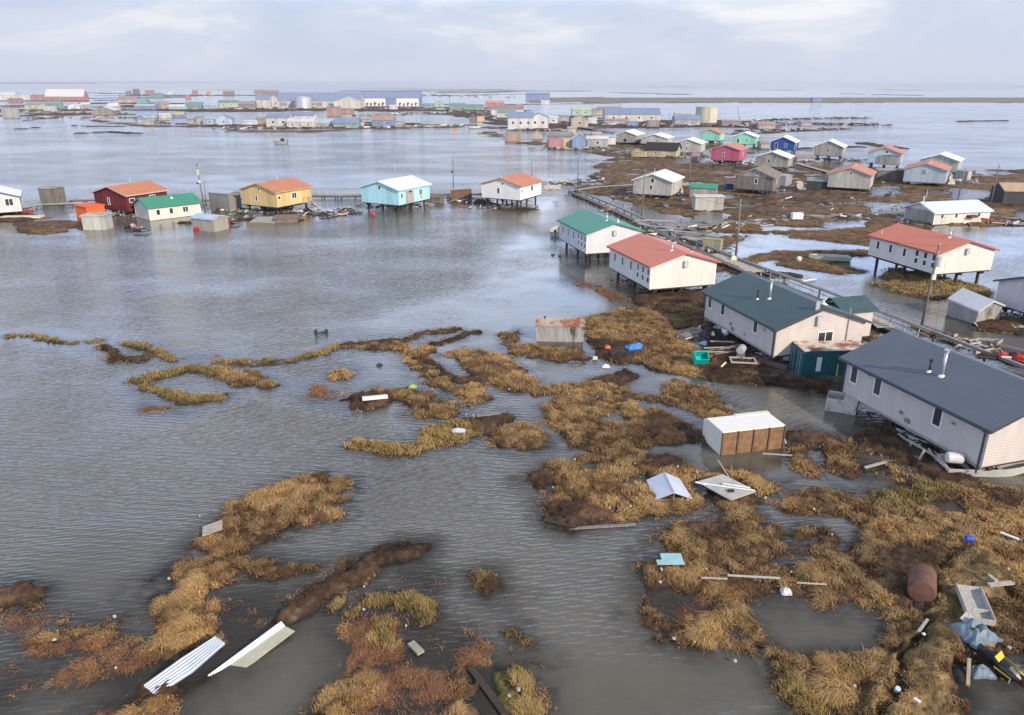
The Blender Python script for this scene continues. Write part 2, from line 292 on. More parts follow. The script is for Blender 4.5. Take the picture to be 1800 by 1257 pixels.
 ('T', [(960,246),(1060,255),(1100,262),(1130,280),(1060,275),(1000,262)]), ('T', [(1230,468),(1300,470),(1440,500),(1400,520),(1330,500),(1260,490)]), ('TS', [(1130,398),(1200,425),(1260,455)], 1.6), ('TS', [(1210,430),(1300,445),(1330,452)], 1.6), ('L', [(1240,520),(1300,520),(1290,545),(1245,560)]),
 ('P', [(1190,388),(1240,371),(1282,376),(1270,397),(1222,403)]), ('P', [(1040,350),(1090,352),(1150,370),(1182,388),(1135,392),(1080,372)]), ('P', [(1110,372),(1190,378),(1250,395),(1245,405),(1190,400)]),
 ('P', [(1255,440),(1330,412),(1400,418),(1480,428),(1530,432),(1560,440),(1450,445),(1360,440),(1310,455),(1280,470)]), ('P', [(1520,360),(1600,353),(1605,372),(1535,376)]), ('P', [(1440,392),(1520,385),(1530,400),(1460,405)]),
 ('P', [(1300,470),(1400,452),(1500,455),(1560,445),(1560,500),(1420,510),(1340,490)]), ('P', [(1640,395),(1720,398),(1850,405),(1850,440),(1640,430)]), ('P', [(1670,330),(1740,335),(1740,350),(1680,348)]), ('P', [(1500,332),(1560,330),(1600,340),(1540,345)]),
 ('T', [(1300,460),(1360,440),(1352,455),(1312,474)]), ('T', [(1370,452),(1430,440),(1540,440),(1500,458),(1440,466),(1380,470)]), ('T', [(1380,470),(1440,462),(1500,470),(1530,478),(1480,482)]),
 ('T', [(18,392),(70,384),(120,386),(155,395),(153,404),(80,413),(38,409)]), ('D', [(-20,378),(60,376),(75,384),(20,390),(-20,388)]), ('DS', [(840,352),(880,366),(930,368)], 1.0), ('DS', [(430,385),(520,386)], 1.1), ('TS', [(985,322),(1060,322)], 2.2),
 ('TS', [(150,258-49),(260,222),(320,222)], 5), ('TS', [(400,228),(520,232),(640,226),(760,224),(815,220)], 9), ('TS', [(380,222),(470,226)], 6), ('DS', [(145,234),(200,232),(225,235)], 3.5), ('DS', [(130,221),(180,222),(290,221)], 3.5),
 ('DS', [(0,186),(200,188),(440,188)], 26), ('DS', [(430,189),(700,189),(860,190)], 24), ('DS', [(760,196),(880,202),(950,220)], 20), ('DS', [(960,210),(1100,213),(1290,216)], 22), ('DS', [(0,177),(160,177)], 34), ('DS', [(-20,194),(200,194),(440,194)], 30), ('DS', [(440,193),(640,193),(860,196)], 26), ('DS', [(860,203),(900,210),(980,228)], 16), ('DS', [(960,218),(1100,216),(1300,222)], 16), ('TS', [(360,222),(640,226),(720,224)], 9), ('DS', [(200,168),(420,168)], 30), ('DS', [(640,160),(1000,160)], 60), ('DS', [(180,182),(440,183)], 26), ('DS', [(440,184),(740,184)], 22), ('DS', [(455,216),(640,216)], 10), ('DS', [(1000,220),(1170,222)], 9), ('DS', [(1180,216),(1290,220)], 9), ('DS', [(860,208),(960,214)], 10), ('DS', [(20,204),(120,202)], 10), ('DS', [(340,218),(460,222),(640,220),(720,219)], 9), ('TS', [(860,232),(920,250),(1000,262)], 4),
 ('DS', [(40,212),(100,208)], 3), ('DS', [(10,228),(60,224)], 2.5), ('DS', [(60,200),(230,201)], 6), ('DS', [(0,195),(380,192)], 7), ('DS', [(400,190),(760,190)], 12), ('TS', [(440,178),(850,190)], 10), ('DS', [(130,174),(380,168)], 12),
 ('DS', [(800,196),(1000,206),(1180,214)], 10), ('TS', [(880,225),(990,228)], 9), ('TS', [(960,252),(1200,258),(1420,264)], 9), ('DS', [(1040,226),(1240,222)], 8), ('TS', [(1290,222),(1420,216),(1540,219)], 6), ('TS', [(1300,230),(1400,232),(1480,226)], 4.5),
 ('DS', [(1250,236),(1340,234),(1430,229)], 3), ('DS', [(1320,212),(1400,208),(1520,207)], 3), ('DS', [(1690,214),(1760,212)], 4), ('DS', [(1400,262),(1500,258)], 3), ('DS', [(1520,252),(1600,262)], 2.5),
 ('DS', [(1040,180),(1300,180),(1560,180),(1800,180),(2200,180)], 18), ('B', [(1040,171.5),(1040,180),(2400,181),(2400,171.5)]), ('TS', [(890,184),(1060,182)], 16), ('B', [(930,172),(1062,170.5),(1062,179),(930,181)]),
 ('TS', [(640,156),(760,157),(900,158)], 60), ('TS', [(700,162),(850,163),(920,160)], 45), ('TS', [(720,169),(900,166)], 30), ('DS', [(350,158),(420,158)], 25), ('DS', [(140,163),(260,166)], 16), ('DS', [(250,173),(330,171)], 14),
 ('DS', [(1150,152.5),(1240,153)], 40), ('DS', [(1400,150),(1520,150.5)], 50), ('DS', [(1560,158),(1640,159)], 25), ('DS', [(1720,152),(1800,153)], 40), ('DS', [(1090,163),(1200,166)], 20), ('DS', [(1480,165),(1620,168)], 14), ('DS', [(1300,158),(1400,158.5)], 30),
 ('B', [(-400,144.3),(-400,147.5),(150,147),(380,145.5),(380,144.6)]),
 ('TS', [(1180,260),(1230,262),(1330,270),(1480,280)], 6), ('DS', [(560,376),(620,374)], .8), ('DS', [(330,392),(400,392)], .8),
]
CALM = [[(560,575),(700,590),(900,590),(1060,560),(1080,540),(1060,470),(980,440),(960,420),(900,395),(860,440),(830,500),(700,540)],
        [(1240,400),(1900,380),(1900,700),(1500,720),(1300,560)], [(960,300),(1080,270),(1000,340),(960,400),(900,380),(940,330)],
        [(600,620),(900,560),(1300,600),(1300,900),(900,900),(860,720),(700,770),(600,700)], [(40,370),(600,365),(600,385),(420,400),(40,400)], [(1270,640),(1500,640),(1580,760),(1560,870),(1270,880)], [(0,1000),(60,940),(1130,1140),(1300,1100),(1440,1290),(-100,1290)],
        [(1100,980),(1300,900),(1900,900),(1900,1290),(1300,1290)]]
def poly_sd(X, Y, P_):
    n = len(P_); d = np.full(X.shape, 1e9); ins = np.zeros(X.shape, bool)
    for i in range(n):
        ax, ay = P_[i]; bx, by = P_[(i + 1) % n]; ex, ey = bx - ax, by - ay
        t_ = np.clip(((X - ax) * ex + (Y - ay) * ey) / (ex * ex + ey * ey + 1e-12), 0, 1)
        d = np.minimum(d, (X - ax - ex * t_) ** 2 + (Y - ay - ey * t_) ** 2)
        c = ((ay > Y) != (by > Y))
        with np.errstate(divide='ignore', invalid='ignore'):
            ins ^= c & (X < ex * (Y - ay) / (ey if abs(ey) > 1e-12 else 1e-12) + ax)
    d = np.sqrt(d); return np.where(ins, d, -d)
def strip_sd(X, Y, P_, rad):
    d = np.full(X.shape, 1e9)
    for i in range(len(P_) - 1):
        ax, ay = P_[i]; bx, by = P_[i + 1]; ex, ey = bx - ax, by - ay
        t_ = np.clip(((X - ax) * ex + (Y - ay) * ey) / (ex * ex + ey * ey + 1e-12), 0, 1)
        d = np.minimum(d, (X - ax - ex * t_) ** 2 + (Y - ay - ey * t_) ** 2)
    return rad - np.sqrt(d)
def world_pts(pts): return [tuple(G(a, b)[:2]) for a, b in pts]
SHW = [(s_[0], world_pts(s_[1]), s_[2] if len(s_) > 2 else None) for s_ in SH]
CALMW = [world_pts(p) for p in CALM]
FARV = -8.0
def land(X, Y):
    """signed shore distance and the amounts of each ground kind"""
    r = np.hypot(X, Y)
    amp = np.clip(0.011 * r, .30, 7.0); fr = 1.0 / np.clip(r * .035, 1.2, 40)
    # warp, with the noise cell tied to distance bands so that far shores stay ragged too
    wx = (fbm(X / 2.6, Y / 2.6, 3) * .62 + fbm(X / .6, Y / .6, 29, 3) * .22 + fbm(X / 9, Y / 9, 5) * np.clip(amp - .5, 0, 3) * .7 + fbm(X / 45, Y / 45, 8) * np.clip(amp - 2, 0, 7))
    wy = (fbm(X / 2.6, Y / 2.6, 4) * .62 + fbm(X / .6, Y / .6, 37, 3) * .22 + fbm(X / 9, Y / 9, 6) * np.clip(amp - .5, 0, 3) * .7 + fbm(X / 45, Y / 45, 9) * np.clip(amp - 2, 0, 7))
    x, y = X + wx, Y + wy
    s = np.full(X.shape, FARV); K = {k: np.zeros(X.shape) for k in 'LOTDWBM'}
    pud = None
    for kind, P_, rad in SHW:
        xs = [p[0] for p in P_]; ys = [p[1] for p in P_]; pad = 8 + (rad or 0)
        idx = np.nonzero((x > min(xs) - pad) & (x < max(xs) + pad) & (y > min(ys) - pad) & (y < max(ys) + pad))[0]
        if not len(idx): continue
        d = strip_sd(x[idx], y[idx], P_, rad) if rad else poly_sd(x[idx], y[idx], P_)
        k = kind[0]
        if rad and rad > 1.5: d = d + fbm(X[idx] / (rad * 2.2), Y[idx] / (rad * 1.2), 47, 3) * rad * 1.1 - rad * .15
        if k == 'P': s[idx] = np.minimum(s[idx], -d); continue
        if k == 'T':
            d = np.minimum(d, 3.5) - np.clip(-.12 - fbm(X[idx] / 7.5, Y[idx] / 5.0, 41), 0, 1) * 11.0
        if k in 'LO' and not rad:
            d = d - np.clip(fbm(X[idx] / 1.9, Y[idx] / 1.5, 43, 3) - .20, 0, 1) * 2.0
        if k == 'W':
            K['W'][idx] = np.maximum(K['W'][idx], np.clip(d * 1.2 + .5, 0, 1)); s[idx] = np.maximum(s[idx], np.minimum(d, 0) * .6 - .35 ); continue
        a = np.clip(d * 2.5 + .5, 0, 1)
        for q in K:
            if q != k: K[q][idx] *= (1 - a)
        K[k][idx] = np.maximum(K[k][idx], a)
        s[idx] = np.maximum(s[idx], d)
    return s, K
def height(X, Y, s, K):
    up = .05 + .17 * (1 - np.exp(-np.clip(s, 0, 9) * 1.1)); up = up + K['D'] * .18 + K['M'] * .5
    z = np.where(s > 0, up * np.clip(s * 3, 0, 1) ** .5, np.maximum(-.9, s * .19))
    r = np.hypot(X, Y); near = np.clip(1.3 - r / 160, .25, 1)
    b = fbm(X / .9, Y / .9, 51, 4) * .16 + fbm(X / .25, Y / .25, 57, 3) * .06
    z = z + b * near * np.clip(s * 1.5 + .6, 0, 1)
    return z
rr = [0.5, 4, 9, 14]; r_ = 17.0
while r_ < 150: rr.append(r_); r_ *= 1.0042
while r_ < 4500: rr.append(r_); r_ *= 1.0105
rr += [5200, 6500, 8500, 12000, 20000, 35000, 60000]
aa = np.concatenate([np.linspace(-180, -46, 24)[:-1], np.linspace(-46, 46, 500), np.linspace(46, 180, 24)[1:-1]])
RR, AA = np.meshgrid(np.array(rr), np.radians(aa), indexing='ij'); nr, na = RR.shape
GX = (RR * np.sin(AA)).ravel(); GY = (RR * np.cos(AA)).ravel()
S_, K_ = land(GX, GY); GZ = height(GX, GY, S_, K_)
ii = (np.arange(nr - 1)[:, None] * na + np.arange(na)[None, :])
jj = (np.arange(nr - 1)[:, None] * na + (np.arange(na)[None, :] + 1) % na)
quads = np.stack([ii, jj, jj + na, ii + na], -1).reshape(-1, 4)   # faces up
def np_mesh(name, V, F, mat, attrs=(), smooth=True):
    me = bpy.data.meshes.new(name); nf = len(F); k = F.shape[1]
    me.vertices.add(len(V)); me.vertices.foreach_set('co', V.astype(np.float32).ravel())
    me.loops.add(nf * k); me.loops.foreach_set('vertex_index', F.astype(np.int32).ravel())
    me.polygons.add(nf); me.polygons.foreach_set('loop_start', (np.arange(nf) * k).astype(np.int32)); me.polygons.foreach_set('loop_total', np.full(nf, k, np.int32))
    me.update(calc_edges=True)
    me.polygons.foreach_set('use_smooth', np.full(nf, smooth, bool))
    for an, at, data in attrs:
        a = me.attributes.new(an, at, 'POINT'); a.data.foreach_set('color' if at == 'FLOAT_COLOR' else 'value', data.astype(np.float32).ravel())
    me.materials.append(mat); o = bpy.data.objects.new(name, me); COL.objects.link(o); return o
V = np.stack([GX, GY, GZ], 1)
# ground colour: each kind of ground has its own
def kindcol(X, Y, s, K):
    base = np.array([.050, .042, .036]); n1_ = (fbm(X / 2.2, Y / 2.2, 71) * .5 + .5)[:, None]; n2_ = (fbm(X / .5, Y / .5, 73, 3) * .5 + .5)[:, None]; n3_ = (fbm(X / 8, Y / 5, 77) * .5 + .5)[:, None]
    c = np.tile(base, (len(X), 1))
    cols = {'L': np.array([.105, .066, .036]) * (.6 + .8 * n2_), 'O': np.array([.135, .11, .045]) * (.6 + .8 * n2_),
            'T': (np.array([.070, .036, .022]) * (1 - n3_) + np.array([.160, .095, .052]) * n3_) * (.55 + .9 * n2_) + np.array([.0, .012, .0]) * n1_,
            'D': np.array([.070, .043, .028]) * (.5 + n1_), 'W': np.array([.10, .055, .045]) * (.6 + .8 * n2_), 'M': np.array([.175, .125, .06]) * (.6 + .8 * n2_), 'B': np.array([.20, .175, .145]) * (.8 + .4 * n3_)}
    for k in 'WLOTDBM': c = c * (1 - K[k][:, None]) + cols[k] * K[k][:, None]
    wet = np.clip(s * 3.0 + .1, 0, 1)[:, None]; c = c * (.42 + .58 * wet)
    return c
gc = np.concatenate([kindcol(GX, GY, S_, K_), np.ones((len(GX), 1))], 1)
m, t, b = newmat('tundra_ground'); L_ = t.links.new
at = N(t, 'ShaderNodeAttribute', attribute_name='Col'); tcn = N(t, 'ShaderNodeTexCoord')
n_ = N(t, 'ShaderNodeTexNoise', Scale=2.6, Detail=9.0, Roughness=.72); L_(tcn.outputs['Object'], n_.inputs['Vector'])
mrn = N(t, 'ShaderNodeMapRange'); mrn.inputs['From Min'].default_value = .3; mrn.inputs['From Max'].default_value = .7; mrn.inputs['To Min'].default_value = .45; mrn.inputs['To Max'].default_value = 1.5
L_(n_.outputs['Fac'], mrn.inputs['Value']); nb_ = N(t, 'ShaderNodeTexNoise', Scale=.42, Detail=8.0, Roughness=.75); L_(tcn.outputs['Object'], nb_.inputs['Vector'])
mrb = N(t, 'ShaderNodeMapRange'); mrb.inputs['From Min'].default_value = .36; mrb.inputs['From Max'].default_value = .66; mrb.inputs['To Min'].default_value = .50; mrb.inputs['To Max'].default_value = 1.75; L_(nb_.outputs['Fac'], mrb.inputs['Value'])
mmb = N(t, 'ShaderNodeMath', operation='MULTIPLY'); L_(mrn.outputs[0], mmb.inputs[0]); L_(mrb.outputs[0], mmb.inputs[1])
hv = N(t, 'ShaderNodeHueSaturation'); L_(mmb.outputs[0], hv.inputs['Value']); L_(at.outputs['Color'], hv.inputs['Color']); L_(hv.outputs[0], b.inputs['Base Color'])
bp = N(t, 'ShaderNodeBump', Strength=1.0, Distance=.095); L_(n_.outputs['Fac'], bp.inputs['Height']); L_(bp.outputs[0], b.inputs['Normal'])
b.inputs['Roughness'].default_value = .9; b.inputs['Specular IOR Level'].default_value = .15
ground = np_mesh('ground', V, quads, m, [('Col', 'FLOAT_COLOR', gc)]); tag(ground, 'flooded brown tundra with peat banks and puddles', 'ground', kind='structure')
# water
calm = np.zeros(len(GX))
for P_ in CALMW: calm = np.maximum(calm, np.clip(poly_sd(GX, GY, P_) / 5 + .5, 0, 1))
calm = np.maximum(calm * .85, np.clip(1.0 + S_ / 2.5, 0, 1) * .9) * (RR.ravel() < 170) * 1.0
calm = np.clip(calm + .25 * fbm(GX / 7, GY / 7, 91), 0, 1)
far_calm = np.clip(fbm(GX / 60, GY / 25, 93) * 1.6, 0, 1) * (RR.ravel() > 120)
calm = np.maximum(calm, far_calm * .7)
shallow = np.clip(1.0 + S_ / 2.2, 0, 1) ** 1.7 * .8; shallow = np.maximum(shallow, K_['W'] * .68) * (RR.ravel() < 260)
WV = np.stack([GX, GY, np.zeros(len(GX))], 1)
m, t, b = newmat('flood_water'); L_ = t.links.new
tcn = N(t, 'ShaderNodeTexCoord')
def wave(scale, rot, dist, dscale, sx_=1.0, prof='SIN'):
    mpn = N(t, 'ShaderNodeMapping'); mpn.inputs['Rotation'].default_value = (0, 0, R(rot)); mpn.inputs['Scale'].default_value = (sx_, 1, 1); L_(tcn.outputs['Object'], mpn.inputs[0])
    wn = N(t, 'ShaderNodeTexWave', wave_type='BANDS', bands_direction='Y', wave_profile=prof); wn.inputs['Scale'].default_value = scale; wn.inputs['Distortion'].default_value = dist
    wn.inputs['Detail'].default_value = 2.5; wn.inputs['Detail Scale'].default_value = dscale; wn.inputs['Detail Roughness'].default_value = .6; L_(mpn.outputs[0], wn.inputs['Vector']); return wn.outputs['Fac']
def nz(scale, sx_, sy_, rot=0, det=4.0):
    mpn = N(t, 'ShaderNodeMapping'); mpn.inputs['Rotation'].default_value = (0, 0, R(rot)); mpn.inputs['Scale'].default_value = (sx_, sy_, 1); L_(tcn.outputs['Object'], mpn.inputs[0])
    n = N(t, 'ShaderNodeTexNoise', Scale=scale, Detail=det, Roughness=.6); L_(mpn.outputs[0], n.inputs['Vector']); return n.outputs['Fac']
def math2(op, a, b_):
    n = N(t, 'ShaderNodeMath', operation=op)
    for i, v in enumerate((a, b_)):
        if isinstance(v, (int, float)): n.inputs[i].default_value = v
        else: L_(v, n.inputs[i])
    return n.outputs[0]
w1 = wave(.62, 7, 5.0, 1.1, .8); w2 = wave(1.05, -14, 4.5, 1.6, .8)
gust = nz(.045, 1, 1.6, 20, 3.0)                       # wind patches
sm = nz(2.3, .8, 1.7, 10, 5.0)
h_ = math2('ADD', math2('MULTIPLY', w1, .22), math2('ADD', math2('MULTIPLY', w2, .18), math2('MULTIPLY', sm, .55)))
big = math2('MULTIPLY', nz(.16, .8, 2.6, -10, 4.0), 1.6)
h_ = math2('ADD', h_, big)
ca = N(t, 'ShaderNodeAttribute', attribute_name='calm'); sh = N(t, 'ShaderNodeAttribute', attribute_name='shallow')
gm = N(t, 'ShaderNodeMapRange'); gm.inputs['From Min'].default_value = .35; gm.inputs['From Max'].default_value = .65; gm.inputs['To Min'].default_value = .45; gm.inputs['To Max'].default_value = 1.15; L_(gust, gm.inputs['Value'])
st = math2('MULTIPLY', math2('SUBTRACT', 1.0, math2('MULTIPLY', ca.outputs['Fac'], .90)), gm.outputs[0])
bp = N(t, 'ShaderNodeBump', Distance=.12); L_(st, bp.inputs['Strength']); L_(h_, bp.inputs['Height'])
silt = nz(.05, 1, 1, 0, 5.0); cr_ = N(t, 'ShaderNodeValToRGB'); cr_.color_ramp.elements[0].position = .3; cr_.color_ramp.elements[1].position = .7
cr_.color_ramp.elements[0].color = (.082, .077, .064, 1); cr_.color_ramp.elements[1].color = (.132, .122, .099, 1); L_(silt, cr_.inputs[0])
L_(cr_.outputs[0], b.inputs['Base Color']); b.inputs['Roughness'].default_value = .09; b.inputs['IOR'].default_value = 1.5; b.inputs['Specular IOR Level'].default_value = .5; L_(bp.outputs[0], b.inputs['Normal'])
tr = N(t, 'ShaderNodeBsdfTransparent'); tr.inputs[0].default_value = (.80, .74, .66, 1)
gl = N(t, 'ShaderNodeBsdfGlossy'); gl.inputs['Roughness'].default_value = .07; L_(bp.outputs[0], gl.inputs['Normal'])
fz = N(t, 'ShaderNodeFresnel'); fz.inputs['IOR'].default_value = 1.333; L_(bp.outputs[0], fz.inputs['Normal'])
m1 = N(t, 'ShaderNodeMixShader'); L_(fz.outputs[0], m1.inputs[0]); L_(tr.outputs[0], m1.inputs[1]); L_(gl.outputs[0], m1.inputs[2])
m2 = N(t, 'ShaderNodeMixShader'); L_(sh.outputs['Fac'], m2.inputs[0]); L_(b.outputs[0], m2.inputs[1]); L_(m1.outputs[0], m2.inputs[2])
L_(m2.outputs[0], t.nodes['Material Output'].inputs['Surface'])
water = np_mesh('water', WV, quads, m, [('calm', 'FLOAT', calm), ('shallow', 'FLOAT', shallow)]); tag(water, 'grey rippled floodwater reaching the horizon', 'water', kind='structure')

# ------------------------------------------------------------ houses
def frame_axes(face, L, W):
    """origin (left end seen from outside), along, outward"""
    return {'x+': ((L / 2, -W / 2, 0), (0, 1, 0), (1, 0, 0), W), 'x-': ((-L / 2, W / 2, 0), (0, -1, 0), (-1, 0, 0), W),
            'y+': ((L / 2, W / 2, 0), (-1, 0, 0), (0, 1, 0), L), 'y-': ((-L / 2, -W / 2, 0), (1, 0, 0), (0, -1, 0), L)}[face]
def facebox(mb, face, L, W, u, z0, z1, wd, t0, t1, du=0.0):
    o, al, no, ln = frame_axes(face, L, W); o, al, no = Vector(o), Vector(al), Vector(no)
    c = o + al * (u * ln + du); pts = []
    for z in (z0, z1):
        for a_, n_2 in ((-wd / 2, t0), (wd / 2, t0), (wd / 2, t1), (-wd / 2, t1)):
            v = c + al * a_ + no * n_2; pts.append((v.x, v.y, z))
    mb.add(pts, [(0, 1, 2, 3), (7, 6, 5, 4), (4, 5, 1, 0), (5, 6, 2, 1), (6, 7, 3, 2), (7, 4, 0, 3)])
def window(root, face, L, W, u, zc, wd, ht, frame=None, glass=None, split=1, t=0.09, name='window'):
    f_ = MB(); tt = .05
    facebox(f_, face, L, W, u, zc + ht / 2, zc + ht / 2 + t, wd + 2 * t, 0.0, tt); facebox(f_, face, L, W, u, zc - ht / 2 - t, zc - ht / 2, wd + 2 * t, 0.0, tt)
    for s_ in (-1, 1): facebox(f_, face, L, W, u, zc - ht / 2, zc + ht / 2, t, 0.0, tt, s_ * (wd / 2 + t / 2))
    for i in range(1, split): facebox(f_, face, L, W, u, zc - ht / 2, zc + ht / 2, t * .8, 0.0, tt * .9, -wd / 2 + wd * i / split)
    w_ = f_.build(name, frame or WHITE, root); p = MB(); facebox(p, face, L, W, u, zc - ht / 2, zc + ht / 2, wd, 0.003, 0.02); p.build('pane', glass or GLASS, w_); return w_
def house(name, label, cx, cy, z0, yaw, L, W, h, r, wall, roof, wins=(), cat='house', group=None, posts=True, over=.38, trim=None, fascia=None, skid=True, stacks=(), vent=None, corner=True, gutter=False, ph=1.0, gable=None, lvl=2, zb=None):
    root = empty(name, (cx, cy, zb or 0), yaw); tag(root, label, cat, group)
    rt = .09; m = W / 2
    if gable is None:
        MB().prof([(-m, z0), (m, z0), (m, z0 + h), (0, z0 + h + r), (-m, z0 + h)], -L / 2, L / 2).build('wall', wall, root)
    else:
        MB().box(-L / 2, L / 2, -m, m, z0, z0 + h).build('wall', wall, root)
        MB().prof([(-m, z0 + h + .002), (m, z0 + h + .002), (0, z0 + h + r)], -L / 2 + .003, L / 2 - .003).build('gable_wall', gable, root)
    sl_ = r / m; o_ = over
    pr_ = [(-m - o_, z0 + h - o_ * sl_ + .02), (0, z0 + h + r + .02), (m + o_, z0 + h - o_ * sl_ + .02), (m + o_, z0 + h - o_ * sl_ + .02 + rt), (0, z0 + h + r + .02 + rt), (-m - o_, z0 + h - o_ * sl_ + .02 + rt)]
    rf = MB().prof(pr_, -L / 2 - o_, L / 2 + o_).build('roof', roof, root)
    if lvl >= 1:
        fm = MB(); y1, z1 = m + o_, z0 + h - o_ * sl_; zt = z0 + h + r
        for xs in (-L / 2 - o_ - .03, L / 2 + o_):
            for sg in (-1, 1):
                fm.add([(xs, sg * y1, z1 - .10), (xs + .03, sg * y1, z1 - .10), (xs + .03, 0, zt - .10), (xs, 0, zt - .10), (xs, sg * y1, z1 + .085), (xs + .03, sg * y1, z1 + .085), (xs + .03, 0, zt + .085), (xs, 0, zt + .085)],
                       [(0, 3, 2, 1), (4, 5, 6, 7), (0, 1, 5, 4), (1, 2, 6, 5), (2, 3, 7, 6), (3, 0, 4, 7)])
        for sg in (-1, 1):
            a_, b_ = sorted((sg * y1, sg * (y1 + .03))); fm.box(-L / 2 - o_, L / 2 + o_, a_, b_, z1 - .1, z1 + .09)
        fm.build('fascia', fascia or trim or roof, root)
    if lvl >= 2:
        if corner:
            for sx_ in (-1, 1):
                for sy in (-1, 1):
                    cm = MB(); x_, y_ = sx_ * L / 2, sy * m; cm.box(min(x_, x_ + sx_ * .025), max(x_, x_ + sx_ * .025), y_ - .09 if sy > 0 else y_ - .025, y_ + .025 if sy > 0 else y_ + .09, z0 - .03, z0 + h - .02)
                    cm.box(x_ - .09 if sx_ > 0 else x_, x_ if sx_ > 0 else x_ + .09, min(y_, y_ + sy * .025), max(y_, y_ + sy * .025), z0 - .03, z0 + h - .02)
                    cm.build('corner_trim', trim or WHITE, root)
    for w_ in wins:
        face, u, v, wd, ht = w_[:5]; sp_ = w_[5] if len(w_) > 5 else 1
        window(root, face, L, W, u, z0 + v, wd, ht, split=sp_)
    if posts:
        nx = max(3, int(L / 3)); k = 0
        for i in range(nx):
            for sy in (-1, 0, 1):
                x_ = -L / 2 + .8 + (L - 1.6) * i / (nx - 1)
                MB().box(x_ - .13, x_ + .13, sy * (m - .9) - .13, sy * (m - .9) + .13, -.9, z0 - .45).build('stilt', DARKW, root)
        for sy in (-1, 0, 1):
            MB().box(-L / 2 + .1, L / 2 - .1, sy * (m - .9) - .14, sy * (m - .9) + .14, z0 - .45, z0 - .16).build('floor_beam', DARKW, root)
        if skid: MB().box(-L / 2 + .05, L / 2 - .05, -m + .05, m - .05, z0 - .16, z0 - .004).build('floor', DARKW, root)
        if lvl >= 2:
            for i in range(nx - 1):
                x_ = -L / 2 + .8 + (L - 1.6) * i / (nx - 1); x2 = x_ + (L - 1.6) / (nx - 1)
                if i % 2 == 0:
                    for sy in (-1, 1): MB().beam((x_, sy * (m - .9), -.3), (x2, sy * (m - .9), z0 - .5), .09, .05).build('brace', DARKW, root)
    for s_ in stacks:      # (x, y, height, radius, kind)
        x_, y_, hh, rad, kd = s_; zr = z0 + h + r * (1 - abs(y_) / m) + .08
        mm = METAL if kd != 'black' else BLACK
        st_ = MB().tube((x_, y_, zr - .1), (x_, y_, zr + hh), rad, n=10).build('vent_pipe', mm, rf, smooth=True)
        MB().lathe([(rad * 2.4, 0), (rad * 1.2, .18)], (x_, y_, zr - .04), 12).build('flashing', WHITE, st_)
        if kd != 'plain': MB().tube((x_, y_, zr + hh), (x_, y_, zr + hh + .16), rad * 1.7, n=10).build('cap', mm, st_)
    if vent:
        face, u, v, wd, ht = vent; vb = MB(); facebox(vb, face, L, W, u, z0 + v - ht / 2, z0 + v + ht / 2, wd, 0, .28); vb.build('gable_vent', surf((.45, .45, .46), .6, .2, 4), root)
    if gutter:
        g_ = MB(); y1, z1 = m + o_, z0 + h - o_ * sl_
        for sg in (-1, 1):
            g_.beam((-L / 2 - o_, sg * (y1 + .07), z1), (L / 2 + o_, sg * (y1 + .07), z1), .12, .12)
            if sg < 0 or True:
                for xx in (-L / 2 + .12, L / 2 - .25):
                    g_.beam((xx, sg * (y1 + .03), z1 - .03), (xx, sg * (m + .06), z1 - .35), .09); g_.beam((xx, sg * (m + .06), z1 - .33), (xx, sg * (m + .06), z0 - .55), .09)
        g_.build('gutter', trim or BLACK, root)
    root['dims'] = (L, W, h, r, z0)
    return root
def ladder_stairs(root, face, L, W, z0, u=.5, wd=1.2, out=1.6):
    """landing with a flight of steps and handrails"""
    o, al, no, ln = frame_axes(face, L, W); o, al, no = Vector(o), Vector(al), Vector(no); c = o + al * (u * ln)
    d = MB(); p = c + no * .1; q = c + no * out; d.beam(p + Vector((0, 0, z0)), q + Vector((0, 0, z0)), wd, .1)
    for a_ in (-1, 1):
        for e_ in (p, q): d.beam(e_ + al * a_ * wd / 2 + Vector((0, 0, -.6)), e_ + al * a_ * wd / 2 + Vector((0, 0, z0 + 1)), .09)
        d.beam(p + al * a_ * wd / 2 + Vector((0, 0, z0 + 1)), q + al * a_ * wd / 2 + Vector((0, 0, z0 + 1)), .07)
    la = d.build('landing', WOODL, root)
    s_ = MB(); n = max(3, int(z0 / .2)); run = n * .27
    a0 = c + no * (out * .55) + al * wd / 2
    for k in range(n):
        z_ = z0 - (k + 1) * z0 / (n + 1); x_ = a0 + al * (k + .5) * .27; s_.beam(x_ - no * .5 + Vector((0, 0, z_)), x_ + no * .5 + Vector((0, 0, z_)), .28, .05)
    for e_ in (-.5, .5):
        s_.beam(a0 + no * e_ + Vector((0, 0, z0)), a0 + al * run + no * e_ + Vector((0, 0, 0)), .06, .2)
        s_.beam(a0 + no * e_ + Vector((0, 0, z0 + .9)), a0 + al * run + no * e_ + Vector((0, 0, .9)), .06); s_.beam(a0 + al * run + no * e_, a0 + al * run + no * e_ + Vector((0, 0, .9)), .07)
    s_.build('stairs', WOODL, root)
def side(col, dirtamt=.10, var=.13): return surf(col, .62, var, .9, 'siding', dirt=tuple(c * .62 for c in col), dirtamt=dirtamt)
def mroof(col, dirtamt=0.0, var=.10): return surf(col, .5, var, .5, 'rib', .4, dirtamt=dirtamt)
def proof(col, dirtamt=.15, var=.25): return surf(col, .6, var, 1.2, 'rib', .35, dirt=(.28, .17, .11), dirtamt=dirtamt)
PINKISH = (.53, .48, .455); CREAM = (.72, .69, .60); ORANGE = (.50, .20, .11); CORAL = (.56, .17, .10); WHITER = (.76, .77, .79)
two = [('y-', .72, 1.95, .50, .72), ('y-', .84, 1.95, .50, .72), ('y-', .955, 1.95, .50, .72), ('y-', .72, 1.0, .50, .62), ('y-', .84, 1.0, .50, .62), ('y-', .955, 1.0, .50, .62)]
